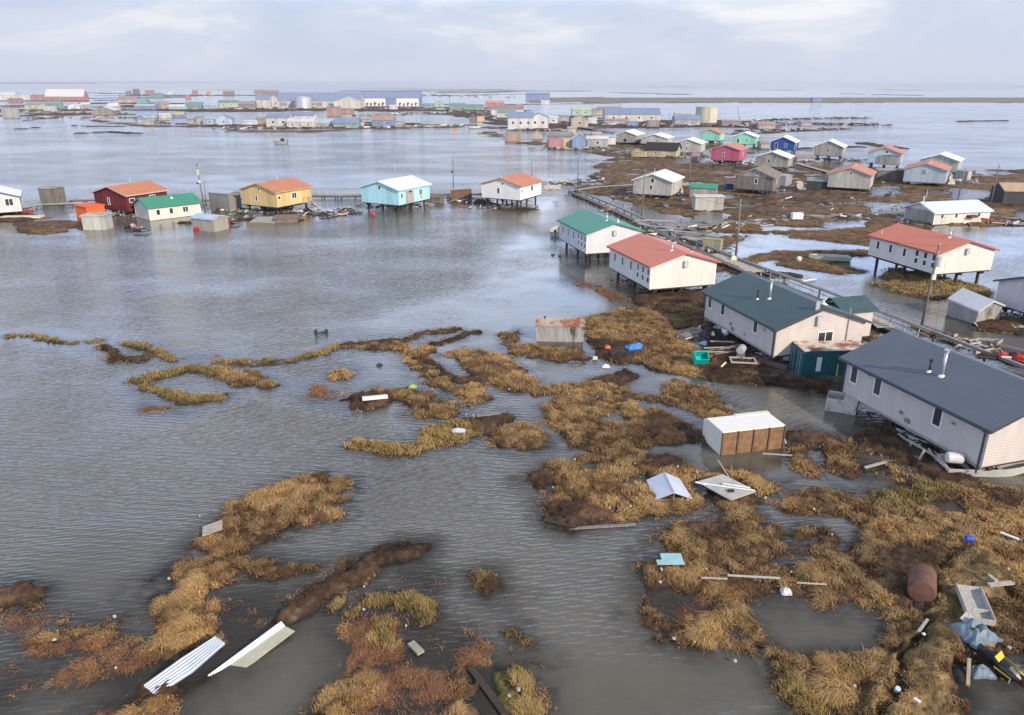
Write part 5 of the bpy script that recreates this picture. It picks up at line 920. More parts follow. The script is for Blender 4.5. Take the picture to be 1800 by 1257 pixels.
# snowmobile wreck, black and yellow
def snowmobile(label, loc, yaw, body, trimc, rx=0, ry=0, s=1.0, group=None, seatc=(.02, .02, .02)):
    root = empty('snowmobile', loc, yaw, rx, ry); root.scale = (s, s, s); tag(root, label, 'snowmobile', group)
    bmt = surf(body, .35, .15, 3, 'plain', .5); tm = flat(trimc, .4)
    h_ = MB(); prof_ = [(.15, .28, .22, .62), (.45, .36, .20, .80), (.85, .38, .18, .72), (1.2, .30, .16, .52), (1.42, .14, .2, .36)]
    vs = []; 
    for x, w_, z0_, z1_ in prof_: vs += [(x, -w_, z0_), (x, -w_ * .8, z0_ + (z1_ - z0_) * .65), (x, -w_ * .3, z1_), (x, w_ * .3, z1_), (x, w_ * .8, z0_ + (z1_ - z0_) * .65), (x, w_, z0_)]
    fs = [(i * 6 + j, i * 6 + (j + 1) % 6, (i + 1) * 6 + (j + 1) % 6, (i + 1) * 6 + j) for i in range(4) for j in range(6)] + [(0, 1, 2, 3, 4, 5)[::-1], tuple(24 + i for i in range(6))]
    h_.add(vs, fs).build('hood', bmt, root, smooth=False)
    MB().add([(.40, -.22, .80), (.40, .22, .80), (.20, .26, 1.08), (.20, -.26, 1.08), (.37, -.22, .80), (.37, .22, .80), (.17, .26, 1.08), (.17, -.26, 1.08)], [(0, 1, 2, 3), (7, 6, 5, 4), (0, 4, 5, 1), (3, 2, 6, 7), (0, 3, 7, 4), (1, 5, 6, 2)]).build('windshield', tm, root)
    MB().prof([(-.2, .38), (.2, .38), (.17, .62), (-.17, .62)], -1.15, .12).build('seat', flat(seatc, .7), root, bevel=.04)
    MB().box(-1.45, .1, -.2, .2, .02, .34).build('track', BLACK, root, bevel=.1)
    for sg in (-1, 1):
        sk = MB().box(.75, 1.75, sg * .48 - .06, sg * .48 + .06, .02, .06).add([(1.75, sg * .48 - .06, .02), (1.75, sg * .48 + .06, .02), (1.95, sg * .48 + .04, .2), (1.95, sg * .48 - .04, .2)], [(0, 1, 2, 3), (3, 2, 1, 0)]).build('ski', tm, root)
        MB().beam((1.1, sg * .30, .3), (1.15, sg * .48, .07), .05).build('strut', METAL, root); MB().prof([(sg * .39, .38), (sg * .41, .38), (sg * .41, .50), (sg * .39, .50)], .3, 1.15).build('stripe', tm, root)
    MB().tube((.22, -.34, .92), (.22, .34, .92), .02).tube((.35, 0, .7), (.22, 0, .92), .025).build('handlebar', BLACK, root); return root
ps = G(1742, 1170); snowmobile('black snowmobile with yellow trim tipped among junk in the right foreground', (ps.x, ps.y, .15), -60, (.015, .017, .022), (.55, .45, .05), rx=22, ry=8, s=.85)
def crumple(name, label, cat, px, py, w_, d_, hgt, mat, yaw=0, seed=0, z=.05, group=None):
    rq = random.Random(seed); n = 9; vs = []; fs = []
    for i in range(n):
        for j in range(n):
            u, v = i / (n - 1) - .5, j / (n - 1) - .5; e_ = max(abs(u), abs(v)) * 2
            vs.append((u * w_ * (1 + rq.uniform(-.12, .12)), v * d_ * (1 + rq.uniform(-.12, .12)), (1 - e_ ** 2) * hgt * rq.uniform(.35, 1.2) + rq.uniform(0, .12) * hgt))
    for i in range(n - 1):
        for j in range(n - 1): a_ = i * n + j; fs.append((a_, a_ + n, a_ + n + 1, a_ + 1))
    k = len(vs); vs += [(x, y, -.12) for x, y, zz in vs]; b2 = [i * n for i in range(n)] + [(n - 1) * n + j for j in range(1, n)] + [i * n + n - 1 for i in range(n - 2, -1, -1)] + [j for j in range(n - 2, 0, -1)]
    for q in range(len(b2)): a_, c_ = b2[q], b2[(q + 1) % len(b2)]; fs.append((a_, c_, c_ + k, a_ + k))
    p = G(px, py); return thingmesh(name, label, cat, MB().add(vs, fs), mat, (p.x, p.y, z), yaw, group=group)
TARPB = flat((.05, .20, .55), .5); SLATEB = surf((.15, .21, .26), .5, .3, 2)
crumple('tarp', 'crumpled slate blue tarp beside the black and yellow snowmobile', 'tarp', 1706, 1135, 1.5, 1.5, .5, SLATEB, 20, 3, .1)
crumple('tarp', 'slate blue plastic heap under the snowmobile near the foreground pool', 'tarp', 1722, 1185, 1.0, .6, .35, SLATEB, 0, 4, .1)
crumple('tarp', 'dark sheet trailing into the pool at the right edge of the foreground', 'tarp', 1790, 1182, 1.7, .7, .2, flat((.05, .055, .075), .4), -8, 5, .05)
for lb_, x_, y_, L_b, yw in (('pale wooden beam leaning under the black and yellow snowmobile', 1700, 1190, 1.5, 60), ('light plank crossing over the beam by the snowmobile', 1718, 1150, 1.1, -28)):
    p = G(x_, y_); thingmesh('beam', lb_, 'wooden beam', MB().box(-L_b / 2, L_b / 2, -.07, .07, 0, .12), surf((.42, .34, .24), .8, .25, 4, 'board'), (p.x, p.y, .22), yw, ry=-8)
p = G(1692, 1118); thingmesh('board', 'white board poking up at the top of the snowmobile wreck', 'board', MB().box(-.35, .35, -.2, .2, 0, .05), wp, (p.x, p.y, .35), 40, rx=15)
# gable roof torn off a shed, plywood sheet with boards
pr0 = G(1175, 868); rb = empty('shed_roof', (pr0.x, pr0.y + .1, -.1), -86); rb.scale = (.78, .74, .74); tag(rb, 'pale grey gable roof torn off a shed, lying open on the marsh', 'roof')
L2, m2_, h2 = 3.0, 1.62, .62; mt = surf((.56, .60, .68), .45, .08, 1.2, 'plain', .5, .25)
MB().add([(-L2 / 2 - .1, -m2_ * .9, .05), (-L2 / 2, 0, h2 + .2), (L2 / 2, 0, h2 + .05), (L2 / 2 + .1, -m2_, .0), (-L2 / 2, -m2_ * .9, .0), (-L2 / 2, 0, h2 + .14), (L2 / 2, 0, h2 - .01), (L2 / 2, -m2_, -.05)], [(0, 3, 2, 1), (4, 5, 6, 7), (0, 1, 5, 4), (1, 2, 6, 5), (2, 3, 7, 6), (3, 0, 4, 7)]).build('roof_sheet', mt, rb)
MB().add([(-L2 / 2 - .1, m2_ * .9, .05), (-L2 / 2, .003, h2 + .2), (L2 / 2, .003, h2 + .05), (L2 / 2 + .1, m2_, .0), (-L2 / 2, m2_ * .9, .0), (-L2 / 2, .003, h2 + .14), (L2 / 2, .003, h2 - .01), (L2 / 2, m2_, -.05)], [(1, 2, 3, 0), (7, 6, 5, 4), (4, 5, 1, 0), (5, 6, 2, 1), (6, 7, 3, 2), (7, 4, 0, 3)]).build('roof_sheet', mt, rb)
MB().beam((L2 / 2, -m2_, .0), (L2 / 2, m2_, .0), .08).beam((L2 / 2, 0, 0), (L2 / 2, 0, h2), .05).build('tie_beam', METAL, rb)
MB().beam((-L2 / 2, 0, h2 + .22), (L2 / 2, 0, h2 + .07), .09, .03).build('ridge_cap', METAL, rb)
q4 = [G(1225, 851, .28), G(1270, 838, .32), G(1329, 868, .2), G(1284, 884, .1)]; c4 = G(1277, 862)
pl = empty('plywood_sheet', c4); tag(pl, 'grey plywood sheet lying askew in the marsh with white boards on it', 'plywood sheet')
MB().add([v - c4 for v in q4] + [v - c4 - Vector((0, 0, .06)) for v in q4], [(3, 2, 1, 0), (4, 5, 6, 7), (0, 1, 5, 4), (1, 2, 6, 5), (2, 3, 7, 6), (3, 0, 4, 7)]).build('sheet', surf((.40, .41, .40), .8, .25, 1.6, 'plain', dirt=(.16, .15, .13), dirtamt=.35), pl)
for a_, b2 in (((1236, 855), (1326, 867)), ((1270, 855), (1318, 862)), ((1222, 852), (1240, 857))): MB().beam(G(*a_, .34) - c4, G(*b2, .30) - c4, .10, .05).build('board', WHITE, pl)
MB().box(-.15, .2, -.9, -.7, .2, .3).build('bracket', BLACK, pl)
def plank(label, a_, b2, wd, mat=WOODL, za=.1, zb=.1, th=.06, name='plank', grp='loose planks'):
    A_, B_ = G(*a_, za), G(*b2, zb); c_ = (A_ + B_) / 2; thingmesh(name, label, name.replace('_', ' '), MB().beam(A_ - c_, B_ - c_, wd, th), mat, c_, group=grp)
plank('thin pale pole leaning from the plywood sheet towards the cream trailer', (1262, 812), (1281, 841), .07, za=.5, zb=.3)
plank('dark grey plank floating along the lower edge of the central grass island', (1000, 929), (1118, 922), .22, WOOD, .06, .06)
plank('dark plank floating left of the long grey plank at the grass island', (955, 919), (1010, 931), .18, DARKW, .05, .05)
plank('thin pale rail lying across the grass right of the cyan board, left half', (1232, 1021), (1278, 1023), .07, zb=.25, za=.25)
plank('long pale rail lying across the grass between cyan board and white bag', (1278, 1018), (1370, 1023), .09, surf((.4, .42, .38), .7, .1, 3), .3, .3)
plank('thin pale rail right of the white bag', (1400, 1030), (1452, 1033), .06, za=.3, zb=.3)
plank('black plank stretching out of the reeds at the bottom edge', (826, 1172), (893, 1262), .30, DARKW, .1, .1, .08)
plank('short mossy grey block in the reeds near the white scrap', (722, 1130), (740, 1148), .35, surf((.28, .29, .22), .9, .2, 3), .12, .12, .12)
plank('pale board lying beside the clump under the slate roofed house', (1520, 822), (1556, 812), .22, WOODL, .2, .3)
plank('upright grey stake near the pale board under the slate roofed house', (1549, 808), (1549, 799), .08, WOODL, .2, 1.0)
plank('grey plank lying in the pool beside the cream trailer', (1340, 797), (1412, 802), .13, WOODL, .05, .1)
plank('black board floating beyond the left strip of marsh', (438, 643), (520, 636), .12, DARKW, .06, .06)
plank('pale board in the far right pool of the foreground pointing to the edge', (1757, 941), (1790, 954), .16, WHITE, .3, .3)
plank('white timber lying below the railing right of the teal roof', (1410, 494), (1434, 490), .3, WHITE, .2, .2)
plank('grey timber crossing the white one by the puddle', (1404, 495), (1420, 484), .25, WOODL, .2, .7)
plank('dark grey plank at the tip of the mud ridge by the green reeds', (1612, 1122), (1628, 1100), .12, WOODL, .3, .3)
plank('pale cut board end at the bottom edge of the grass bank', (1602, 1250), (1612, 1257), .12, WHITE, .3, .3)
plank('long bare board on the mud left of the clump of dark turf', (838, 738), (880, 733), .2, WOOD, .15, .15)
p = G(660, 711); thingmesh('foam_block', 'long white foam block lying at the tip of the middle left island', 'foam block', MB().box(-1.0, 1.0, -.22, .22, 0, .24), surf((.70, .66, .64), .8, .12, 3), (p.x, p.y, .1), 14, bevel=.05)
p = G(376, 941); pal = empty('pallet', (p.x, p.y, .3), 20, ry=-12); tag(pal, 'small grey slatted pallet on the foreground grass island', 'pallet')
for i in range(5): MB().box(-.55, .55, -.5 + i * .22, -.38 + i * .22, .05, .09).build('slat', WOODL, pal)
for x_ in (-.45, .4): MB().box(x_, x_ + .08, -.5, .5, 0, .046).build('runner', WOOD, pal)
p = G(1180, 999); thingmesh('foam_board', 'bright cyan foam board with a notched corner on the grass', 'foam board', MB().prof([(-.45, 0), (.45, 0), (.45, .07), (-.45, .07)], -.55, .55).prof([(-.45, 0), (-.1, 0), (-.1, .07), (-.45, .07)], -.85, -.55), surf((.30, .52, .56), .6, .2, 2), (p.x, p.y, .38), 0)
crumple('plastic_bag', 'white plastic bag in the grass above the oval foreground pool', 'plastic bag', 1381, 1044, .5, .35, .28, flat((.55, .55, .57)), 0, 9, .15)
p = G(1698, 972); jr = lying_tank('blue jerry can with a white label in the right foreground grass', 0, 0, .38, .16, .35, -10, flat((.02, .08, .5)), legs=False, loc=(p.x, p.y), name='jerry_can', cat='jerry can')
p = G(1571, 1231); thingmesh('bucket', 'small light blue bucket in the ditch at the bottom edge', 'bucket', MB().lathe([(.08, 0), (.11, .24)]), flat((.35, .5, .75)), (p.x, p.y, .15), rx=30)
p = G(1617, 1135); thingmesh('can', 'small white and black can beside the rusty tank ditch', 'can', MB().lathe([(.06, 0), (.06, .14)]), flat((.6, .6, .6)), (p.x, p.y, .2), rx=60)
# old open steel bin below the slate roofed house
p = G(1487, 727); bn = empty('metal_bin', (p.x, p.y + .9, -.3), -28); tag(bn, 'old peeling white bin with an open top standing in water at the slate roofed house', 'bin')
bmat = surf((.48, .48, .45), .8, .2, 3, 'plain', dirt=(.28, .11, .05), dirtamt=.5)
for nm, b6 in (('end_panel', (-1.1, -1.04, -.85, .85, 0, 1.35)), ('end_panel', (1.04, 1.1, -.85, .85, 0, 1.35)), ('side_panel', (-1.038, 1.038, -.85, -.79, 0, 1.35)), ('side_panel', (-1.038, 1.038, .79, .85, 0, 1.35)), ('lid', (.1, 1.12, -.87, .87, 1.353, 1.40)), ('base', (-1.03, 1.03, -.78, .78, .05, .12))): MB().box(*b6).build(nm, bmat, bn)
# tyres on an axle in the lagoon
p = G(563, 586); ax = empty('axle', (p.x, p.y, .05), 10); tag(ax, 'black axle with two fat tyres standing in the open lagoon', 'axle')
for x_ in (-.42, .62):
    M = Matrix.Rotation(math.pi / 2, 4, 'Y'); M.translation = Vector((x_ - .14, 0, 0)); ty = MB().lathe([(.18, 0), (.30, .0), (.36, .06), (.37, .14), (.36, .22), (.30, .28), (.18, .28)], n=24, M=M).build('tyre', BLACK, ax)
MB().tube((-.3, 0, .02), (.5, 0, .02), .05).box(.1, .3, -.1, .1, 0, .14).build('shaft', BLACK, ax)
for lb_, x_, y_ in (('small black lump floating in the bay above the middle left island', 667, 643), ('black drum end floating left of the white green roofed house', 972, 449), ('dark lump floating beside the black drum end', 984, 451)):
    crumple('floating_junk', lb_, 'junk', x_, y_, .6, .5, .3, BLACK, 0, int(x_), -.05)
# blue, orange and teal things around the marsh in front of the teal roofed house
crumple('tarp', 'bright blue tarp in the marsh right of the rusty roofed shed', 'tarp', 1113, 620, 1.5, .9, .3, TARPB, 20, 21, .15)
crumple('tarp', 'bright blue tarp corner just above the larger blue tarp', 'tarp', 1122, 613, .8, .5, .25, TARPB, 0, 22, .2)
crumple('orange_bag', 'orange bag in the marsh left of the blue tarp', 'bag', 1068, 621, .5, .4, .22, flat((.55, .14, .04)), 0, 23, .2)
crumple('white_bag', 'white bag between the rusty roofed shed and the orange bag', 'bag', 1046, 632, .45, .4, .22, flat((.5, .5, .48)), 0, 24, .15)
crumple('dark_tarp', 'black plastic sheet beside the blue tarp', 'tarp', 1092, 628, 2.0, .8, .12, BLACK, 0, 25, .08)
crumple('plastic_bag', 'white bag floating below the orange bag', 'plastic bag', 1065, 645, .7, .4, .25, flat((.72, .7, .7)), 0, 26, .0)
crumple('lime_bag', 'lime green bag on the middle left island', 'bag', 726, 687, .6, .4, .14, flat((.30, .42, .08)), 0, 27, .3)
crumple('trash_heap', 'heap of white and blue rubbish beside the olive bank', 'rubbish', 806, 764, 1.0, .5, .2, flat((.45, .47, .52)), 0, 28, .1)
p = G(1229, 645); tt = empty('tote', (p.x, p.y, .35), 5, rx=38); tag(tt, 'bright turquoise plastic tote tipped over in front of the teal roofed house', 'tote')
TQ = flat((.0, .42, .38), .5)
for nm, b6 in (('side', (-.62, -.56, -.45, .45, 0, .75)), ('side', (.56, .62, -.45, .45, 0, .75)), ('side', (-.556, .556, -.45, -.39, 0, .75)), ('side', (-.556, .556, .39, .45, 0, .75)), ('floor', (-.55, .55, -.38, .38, 0, .06)), ('rim', (-.66, .66, .452, .50, .68, .76))): MB().box(*b6).build(nm, TQ, tt)
p = G(1251, 641); thingmesh('bucket', 'rust brown metal tub right of the turquoise tote', 'tub', MB().lathe([(.30, 0), (.38, .42), (.34, .42), (.27, .06)]), RUST, (p.x, p.y, .1), rx=12)
plank('white curved gutter piece in front of the metal tub', (1262, 650), (1276, 637), .14, WHITE, .1, .4, name='gutter_piece')
lying_tank('white fuel tank on a wooden stand under the teal roofed house', 0, 0, .95, .36, 1.1, 60, surf((.42, .43, .43), .5, .15, 3, 'plain', dirt=(.25, .2, .16), dirtamt=.3), loc=tuple(G(1301, 634)[:2]))
p = G(1304, 640); fr_ = MB().box(-1.1, 1.2, -.8, -.65, 0, .12).box(-1.1, 1.2, .5, .65, 0, .12).box(-1.1, -.95, -.64, .49, 0, .12).box(1.05, 1.2, -.64, .49, 0, .12); thingmesh('timber_skid', 'grey timber skid frame under the white tank stand', 'timber frame', fr_, WOODL, (p.x, p.y, .05), -8)
lying_tank('dented white barrel lying in the dark junk under the teal roofed house', 0, 0, 1.0, .30, .55, -55, surf((.66, .70, .74), .5, .15, 3), legs=False, loc=tuple(G(1269, 598)[:2]), name='barrel', cat='barrel')
crumple('junk_heap', 'black heap of bags and junk under the far end of the teal roofed house', 'junk', 1254, 598, 2.2, 1.8, 1.0, BLACK, 10, 31, 0)
crumple('junk_heap', 'grey rubbish behind the black heap under the teal roofed house', 'junk', 1268, 588, 1.6, 1.2, .9, flat((.25, .28, .3)), 30, 32, 0)
crumple('plastic_sheet', 'pale blue plastic sheet left of the black junk heap', 'plastic sheet', 1239, 604, .8, .9, .25, flat((.35, .45, .65)), 30, 33, 0)
crumple('yellow_rag', 'small yellow rag on the black junk heap', 'rag', 1252, 603, .25, .35, .25, flat((.7, .6, .2)), 0, 34, .55)
p = G(1217, 592); sl_ = empty('sled', (p.x, p.y, .25), 38); tag(sl_, 'dark cargo sled with pale curved rails left of the teal roofed house', 'sled')
MB().box(-1.6, 1.4, -.45, .45, .12, .2).build('deck', WOOD, sl_)
for y_ in (-.5, .5):
    rn = MB(); pts = [(-1.7, 0), (.9, 0), (1.4, .12), (1.8, .42)]
    for i in range(3): rn.beam((pts[i][0], y_, pts[i][1]), (pts[i + 1][0], y_, pts[i + 1][1]), .08, .1)
    rn.build('runner', flat((.6, .6, .62)), sl_)
for x_ in (-1.2, -.4, .4, 1.1): MB().beam((x_, -.5, .06), (x_, .5, .06), .08).build('crosspiece', WOOD, sl_)
for i, (x_, y_, l_, yw) in enumerate(((1265, 620, 3.2, 8), (1270, 624, 3.0, 14), (1262, 629, 2.6, 4), (1275, 632, 2.4, 20), (1268, 616, 2.2, -6), (1280, 627, 2.8, 30))):
    p = G(x_, y_); thingmesh('timber', 'weathered timber in the loose pile in front of the teal roofed house', 'timber', MB().box(-l_ / 2, l_ / 2, -.08, .08, 0, .07), WOOD if i % 2 else WOODL, (p.x, p.y, .12 + .08 * i), yw, group='timbers piled before the teal roofed house')
thingmesh('timber', 'thick dark skid timber under the near corner of the teal roofed house', 'timber', MB().box(-1.8, 1.8, -.25, .25, 0, .4), surf((.13, .095, .075), .85, .3, 3, 'board'), tuple(G(1352, 642)[:2]) + (.05,), -48)
lying_tank('pale blue barrel half hidden behind the teal green container', 0, 0, .9, .38, .6, -10, flat((.45, .52, .62)), legs=False, loc=tuple(G(1382, 638)[:2]), name='barrel', cat='barrel')
# boats
def boat(label, loc, yaw, L=5.0, W=1.7, H=.7, hull=(.5, .52, .5), motor=True, rx=0, ry=0, group=None, name='boat'):
    root = empty(name, loc, yaw, rx, ry); tag(root, label, 'boat', group); n = 12; vs = []; fs = []
    for i in range(n + 1):
        t_ = i / n; x = -L / 2 + L * t_; w_ = W / 2 * (1 - max(0, (t_ - .45) / .55) ** 2.2) * (.92 + .08 * min(1, t_ * 3)); w_ = max(w_, .02); zb = .0 + .45 * H * max(0, (t_ - .6) / .4) ** 2; zt = H * (1 + .25 * t_ ** 2)
        vs += [(x, -w_, zt), (x, -w_ * .82, zb + .12), (x, 0, zb), (x, w_ * .82, zb + .12), (x, w_, zt), (x, w_ * .9, zt), (x, w_ * .7, zb + .2), (x, 0, zb + .14), (x, -w_ * .7, zb + .2), (x, -w_ * .9, zt)]
    for i in range(n):
        for j in range(10): a_ = i * 10 + j; b2 = i * 10 + (j + 1) % 10; fs.append((a_, a_ + 10, b2 + 10, b2))
    fs += [(0, 1, 2, 3, 4, 5, 6, 7, 8, 9), tuple(n * 10 + j for j in range(9, -1, -1)), (0, 9, 5, 4)]
    vs += [(-L / 2 - .001, -W * .45, H * .98), (-L / 2 - .001, W * .45, H * .98), (-L / 2 - .001, W * .36, .15), (-L / 2 - .001, -W * .36, .15), (-L / 2 + .05, -W * .45, H * .98), (-L / 2 + .05, W * .45, H * .98), (-L / 2 + .05, W * .36, .15), (-L / 2 + .05, -W * .36, .15)]
    k = (n + 1) * 10; fs += [(k, k + 1, k + 2, k + 3), (k + 7, k + 6, k + 5, k + 4), (k, k + 4, k + 5, k + 1)]
    MB().add(vs, fs).build('hull', surf(hull, .5, .12, 2, 'plain', .5, dirtamt=.15), root)
    for x_ in (-L * .25, .1 * L): MB().box(x_ - .14, x_ + .14, -W * .38, W * .38, H * .55, H * .6).build('bench', flat((.4, .4, .4)), root)
    if motor:
        m_ = MB().box(-L / 2 - .28, -L / 2 + .06, -.16, .16, H * .95, H * .95 + .42).build('motor', BLACK, root, bevel=.05); MB().box(-L / 2 - .2, -L / 2 - .08, -.05, .05, -.1, H * .93).build('shaft', BLACK, m_)
    return root
p = G(1745, 836); boat('aluminium skiff lying under the near corner of the slate roofed house', (p.x, p.y + .6, -.05), -2, 6.0, 1.9, .75, (.52, .52, .48), motor=False, rx=8)
p = G(1457, 458); boat('pale green wooden boat stranded by a grass islet', (p.x, p.y, 0), 172, 5.6, 1.9, .7, (.42, .46, .38), motor=False)
p = G(979, 411); boat('skiff with a black outboard tied behind the white green roofed house', (p.x, p.y, -.1), 80, 5.0, 2.0, .9, (.42, .43, .40))
bt = boat('grey fishing boat with a dark console out in the lagoon', tuple(G(493, 253)[:2]) + (-.1,), 175, 5.8, 2.2, 1.2, (.33, .36, .33)); MB().box(-1.6, -.4, -.6, .6, .7, 2.3).build('console', BLACK, bt, bevel=.1)
boat('small white boat moored below the yellow and black containers', tuple(G(834, 226)[:2]) + (0,), 180, 6.5, 2.2, 1.1, (.6, .6, .55), motor=False)
crumple('orange_hull', 'small orange wreck near the white boat by the far spit', 'boat wreck', 801, 229, 2.4, 1.4, .9, flat((.5, .2, .06)), 0, 41, 0)
boat('small red boat on the mud under the long pier end left of the orange shed', tuple(G(46, 375)[:2]) + (0,), 10, 3.0, 1.2, .6, (.3, .05, .08), motor=False)
# pale barrel + timber struts under the slate roofed house
lying_tank('off-white barrel leaning at the near corner of the slate roofed house', 0, 0, .95, .36, .75, -12, surf((.62, .62, .58), .5, .15, 3, 'plain', dirt=(.3, .25, .2), dirtamt=.4), legs=False, loc=tuple(G(1672, 832)[:2]), name='barrel', cat='barrel')
for lb_, a_, b2, za, zb in (('pale timber prop leaning against the skirt of the slate roofed house', (1614, 812), (1625, 790), 0, 1.0), ('second timber prop crossing the first below the slate roofed house', (1650, 815), (1632, 788), .1, 1.0), ('grey timber lying behind the props under the slate roofed house', (1585, 768), (1640, 800), .3, .5), ('thin timber above the props under the slate roofed house', (1600, 775), (1660, 812), .6, .7)):
    plank(lb_, a_, b2, .12, WOODL, za, zb, .1, name='timber_prop', grp=None)
# pallet ladder by the collapsed shed; red snow machines on the walkway
p = G(1748, 576); ld = empty('ladder', (p.x, p.y, .12), -14); tag(ld, 'pale slatted pallet ladder lying in water by the collapsed shed', 'ladder')
for y_ in (-.7, .7): MB().box(-1.9, 1.9, y_ - .05, y_ + .05, 0, .07).build('rail', WOODL, ld)
for i in range(9): MB().box(-1.8 + i * .44, -1.62 + i * .44, -.75, .75, .072, .11).build('slat', flat((.55, .56, .56)), ld)
p = G(1778, 574); thingmesh('door', 'grey door panel floating right of the slatted ladder', 'door', MB().box(-1.1, 1.1, -.4, .4, 0, .06), WOODL, (p.x, p.y, .08), -18)
p = G(1800, 560); thingmesh('sawhorse', 'brown wooden trestle at the right edge under the pinkish house', 'trestle', MB().beam((-.8, 0, -.3), (0, 0, 2.2), .12).beam((.8, 0, -.3), (0, 0, 2.2), .12).beam((-.8, 1.2, -.3), (0, 1.2, 2.2), .12).beam((.8, 1.2, -.3), (0, 1.2, 2.2), .12).beam((0, 0, 2.2), (0, 1.2, 2.2), .12).beam((-.5, 0, .7), (.5, 0, .7), .1), surf((.3, .23, .15), .85, .2, 4, 'board'), p)
for i, (lb_, x_, y_, yw, bc, tc_) in enumerate((('red and white snowmobile on the walkway behind the slate roof, left one', 1748, 634, -10, (.35, .02, .03), (.7, .7, .7)), ('all red snowmobile on the walkway behind the slate roof, middle one', 1775, 636, -25, (.40, .02, .02), (.3, .02, .02)), ('dark blue snowmobile at the right edge behind the slate roof', 1798, 638, -15, (.04, .06, .14), (.1, .1, .2)))):
    p = G(x_, y_, .4); snowmobile(lb_, (p.x, p.y, .5), yw, bc, tc_, group='snowmobiles behind the slate roof')
# small snow machines and junk round the lagoon row
for lb_, x_, y_, yw, c1 in (('dark snowmobile in the water right of the yellow house', 574, 381, 30, (.03, .03, .035)), ('grey and white snowmobile beside the dark one in the water', 586, 379, 70, (.25, .25, .27)), ('snowmobile with a red windshield near the boardwalk by the yellow house', 597, 377, 20, (.04, .03, .035)),
                            ('black snowmobile behind the dark ones near the boardwalk', 612, 373, -20, (.02, .02, .025)), ('black snow machine at the corner of the small blue roofed shed', 408, 396, 0, (.02, .02, .02)), ('black snowmobile sunk before the low green roofed house', 248, 410, 5, (.02, .02, .02)), ('white and red snow machine left of the sunken black one', 229, 403, 80, (.4, .35, .35)),
                            ('snowmobile on the tundra before the black shed', 1490, 352, 10, (.06, .06, .08)), ('black and white snowmobile on the tundra below the orange roofed grey house', 1452, 361, -10, (.05, .05, .05)), ('dark all-terrain machine between the orange roofed houses', 1546, 324, 15, (.04, .04, .045)), ('blue snowmobile below the foremost grey plywood house', 1194, 355, 10, (.04, .05, .18)), ('dark blue and white snow machine by the puddle below the foremost grey house', 1163, 365, 0, (.05, .06, .15)),
                            ('white snow machine left of the light blue blank gabled house', 1577, 311, 20, (.6, .6, .6)), ('dark machine in the tundra mud beneath the streaked grey house', 1562, 346, 30, (.07, .05, .05)), ('black snow machine on the shore left of the corner pole', 1045, 314, 30, (.03, .03, .03))):
    p = G(x_, y_); snowmobile(lb_, (p.x, p.y, .12), yw, c1, (.5, .1, .08) if 'red' in lb_ else (.35, .35, .36), group='snow machines scattered through the village')
p = G(656, 380); thingmesh('buoy', 'round red buoy floating under the cyan house', 'buoy', MB().lathe([(.05, -.6), (.3, -.45), (.46, 0), (.4, .3), (.22, .5), (.08, .62)]).tube((0, 0, .6), (0, 0, .8), .06), flat((.40, .03, .045), .5), (p.x, p.y, .3))
p = G(346, 405); thingmesh('gas_can', 'red fuel can left of the small blue roofed shed', 'fuel can', MB().box(-.45, .45, -.3, .3, 0, .45).box(-.2, .2, -.06, .06, .47, .56), flat((.35, .02, .035), .5), (p.x, p.y, 0), bevel=.08)
p = G(402, 398); thingmesh('gas_can', 'tall red drum at the right wall of the small blue roofed shed', 'drum', MB().lathe([(.35, 0), (.36, .1), (.35, 1.2), (.3, 1.22)]), flat((.22, .03, .03), .6), (p.x, p.y, 0))
q3 = [G(439, 389.5, .1), G(452, 381, .5), G(520, 380, .7), G(480, 391, .1)]; c3 = G(478, 386)
thingmesh('tin_sheet', 'grey tin roof section afloat in front of the yellow house', 'roof section', MB().add([v - c3 for v in q3] + [v - c3 - Vector((0, 0, .12)) for v in q3], [(3, 2, 1, 0), (4, 5, 6, 7), (0, 1, 5, 4), (1, 2, 6, 5), (2, 3, 7, 6), (3, 0, 4, 7)]), surf((.34, .34, .34), .6, .2, 1, 'rib'), c3)
p = G(505, 389); thingmesh('raft', 'dark wooden crate raft with a ribbed top right of the floating tin roof', 'raft', MB().box(-2.0, 2.0, -1.3, 1.3, 0, .9).box(-2.2, 2.2, -1.5, 1.5, .91, 1.02), surf((.2, .15, .13), .8, .3, 2, 'board'), (p.x, p.y, -.1), 10, rx=4)
p = G(40, 384); thingmesh('floating_slab', 'long cream slab grounded on the left mud spit', 'slab', MB().box(-3.6, 3.6, -.9, .9, 0, .3), surf((.6, .55, .42), .7, .12, 1), (p.x, p.y, .15), 4)
p = G(1400, 387); thingmesh('freezer', 'white chest freezer standing beside the curving boardwalk', 'freezer', MB().box(-1.0, 1.0, -.5, .5, 0, 1.0).box(-1.02, 1.02, -.52, .52, 1.01, 1.15), WHITE, (p.x, p.y, .2), 5, bevel=.05)
crumple('wreck', 'dark broken machine left of the white chest freezer', 'junk', 1388, 386, 1.3, .8, .9, flat((.12, .1, .09)), 0, 51, .1)
p = G(1404, 461); thingmesh('float', 'round white float lying on the grass islet', 'float', MB().lathe([(.05, -.35), (.28, -.25), (.38, 0), (.28, .25), (.05, .35)]), WHITE, (p.x, p.y, .5))
p = G(1404, 332); sp_ = empty('cable_spool', (p.x, p.y, .95), 10); tag(sp_, 'pale round cable spool standing by the small black shed', 'cable spool')
for y_ in (-.5, .4):
    M = Matrix.Rotation(-math.pi / 2, 4, 'X'); M.translation = Vector((0, y_, 0)); MB().lathe([(.95, 0), (.95, .1)], n=24, M=M).build('flange', WOODL, sp_)
MB().tube((0, -.4, 0), (0, .4, 0), .4).build('drum', WOOD, sp_)
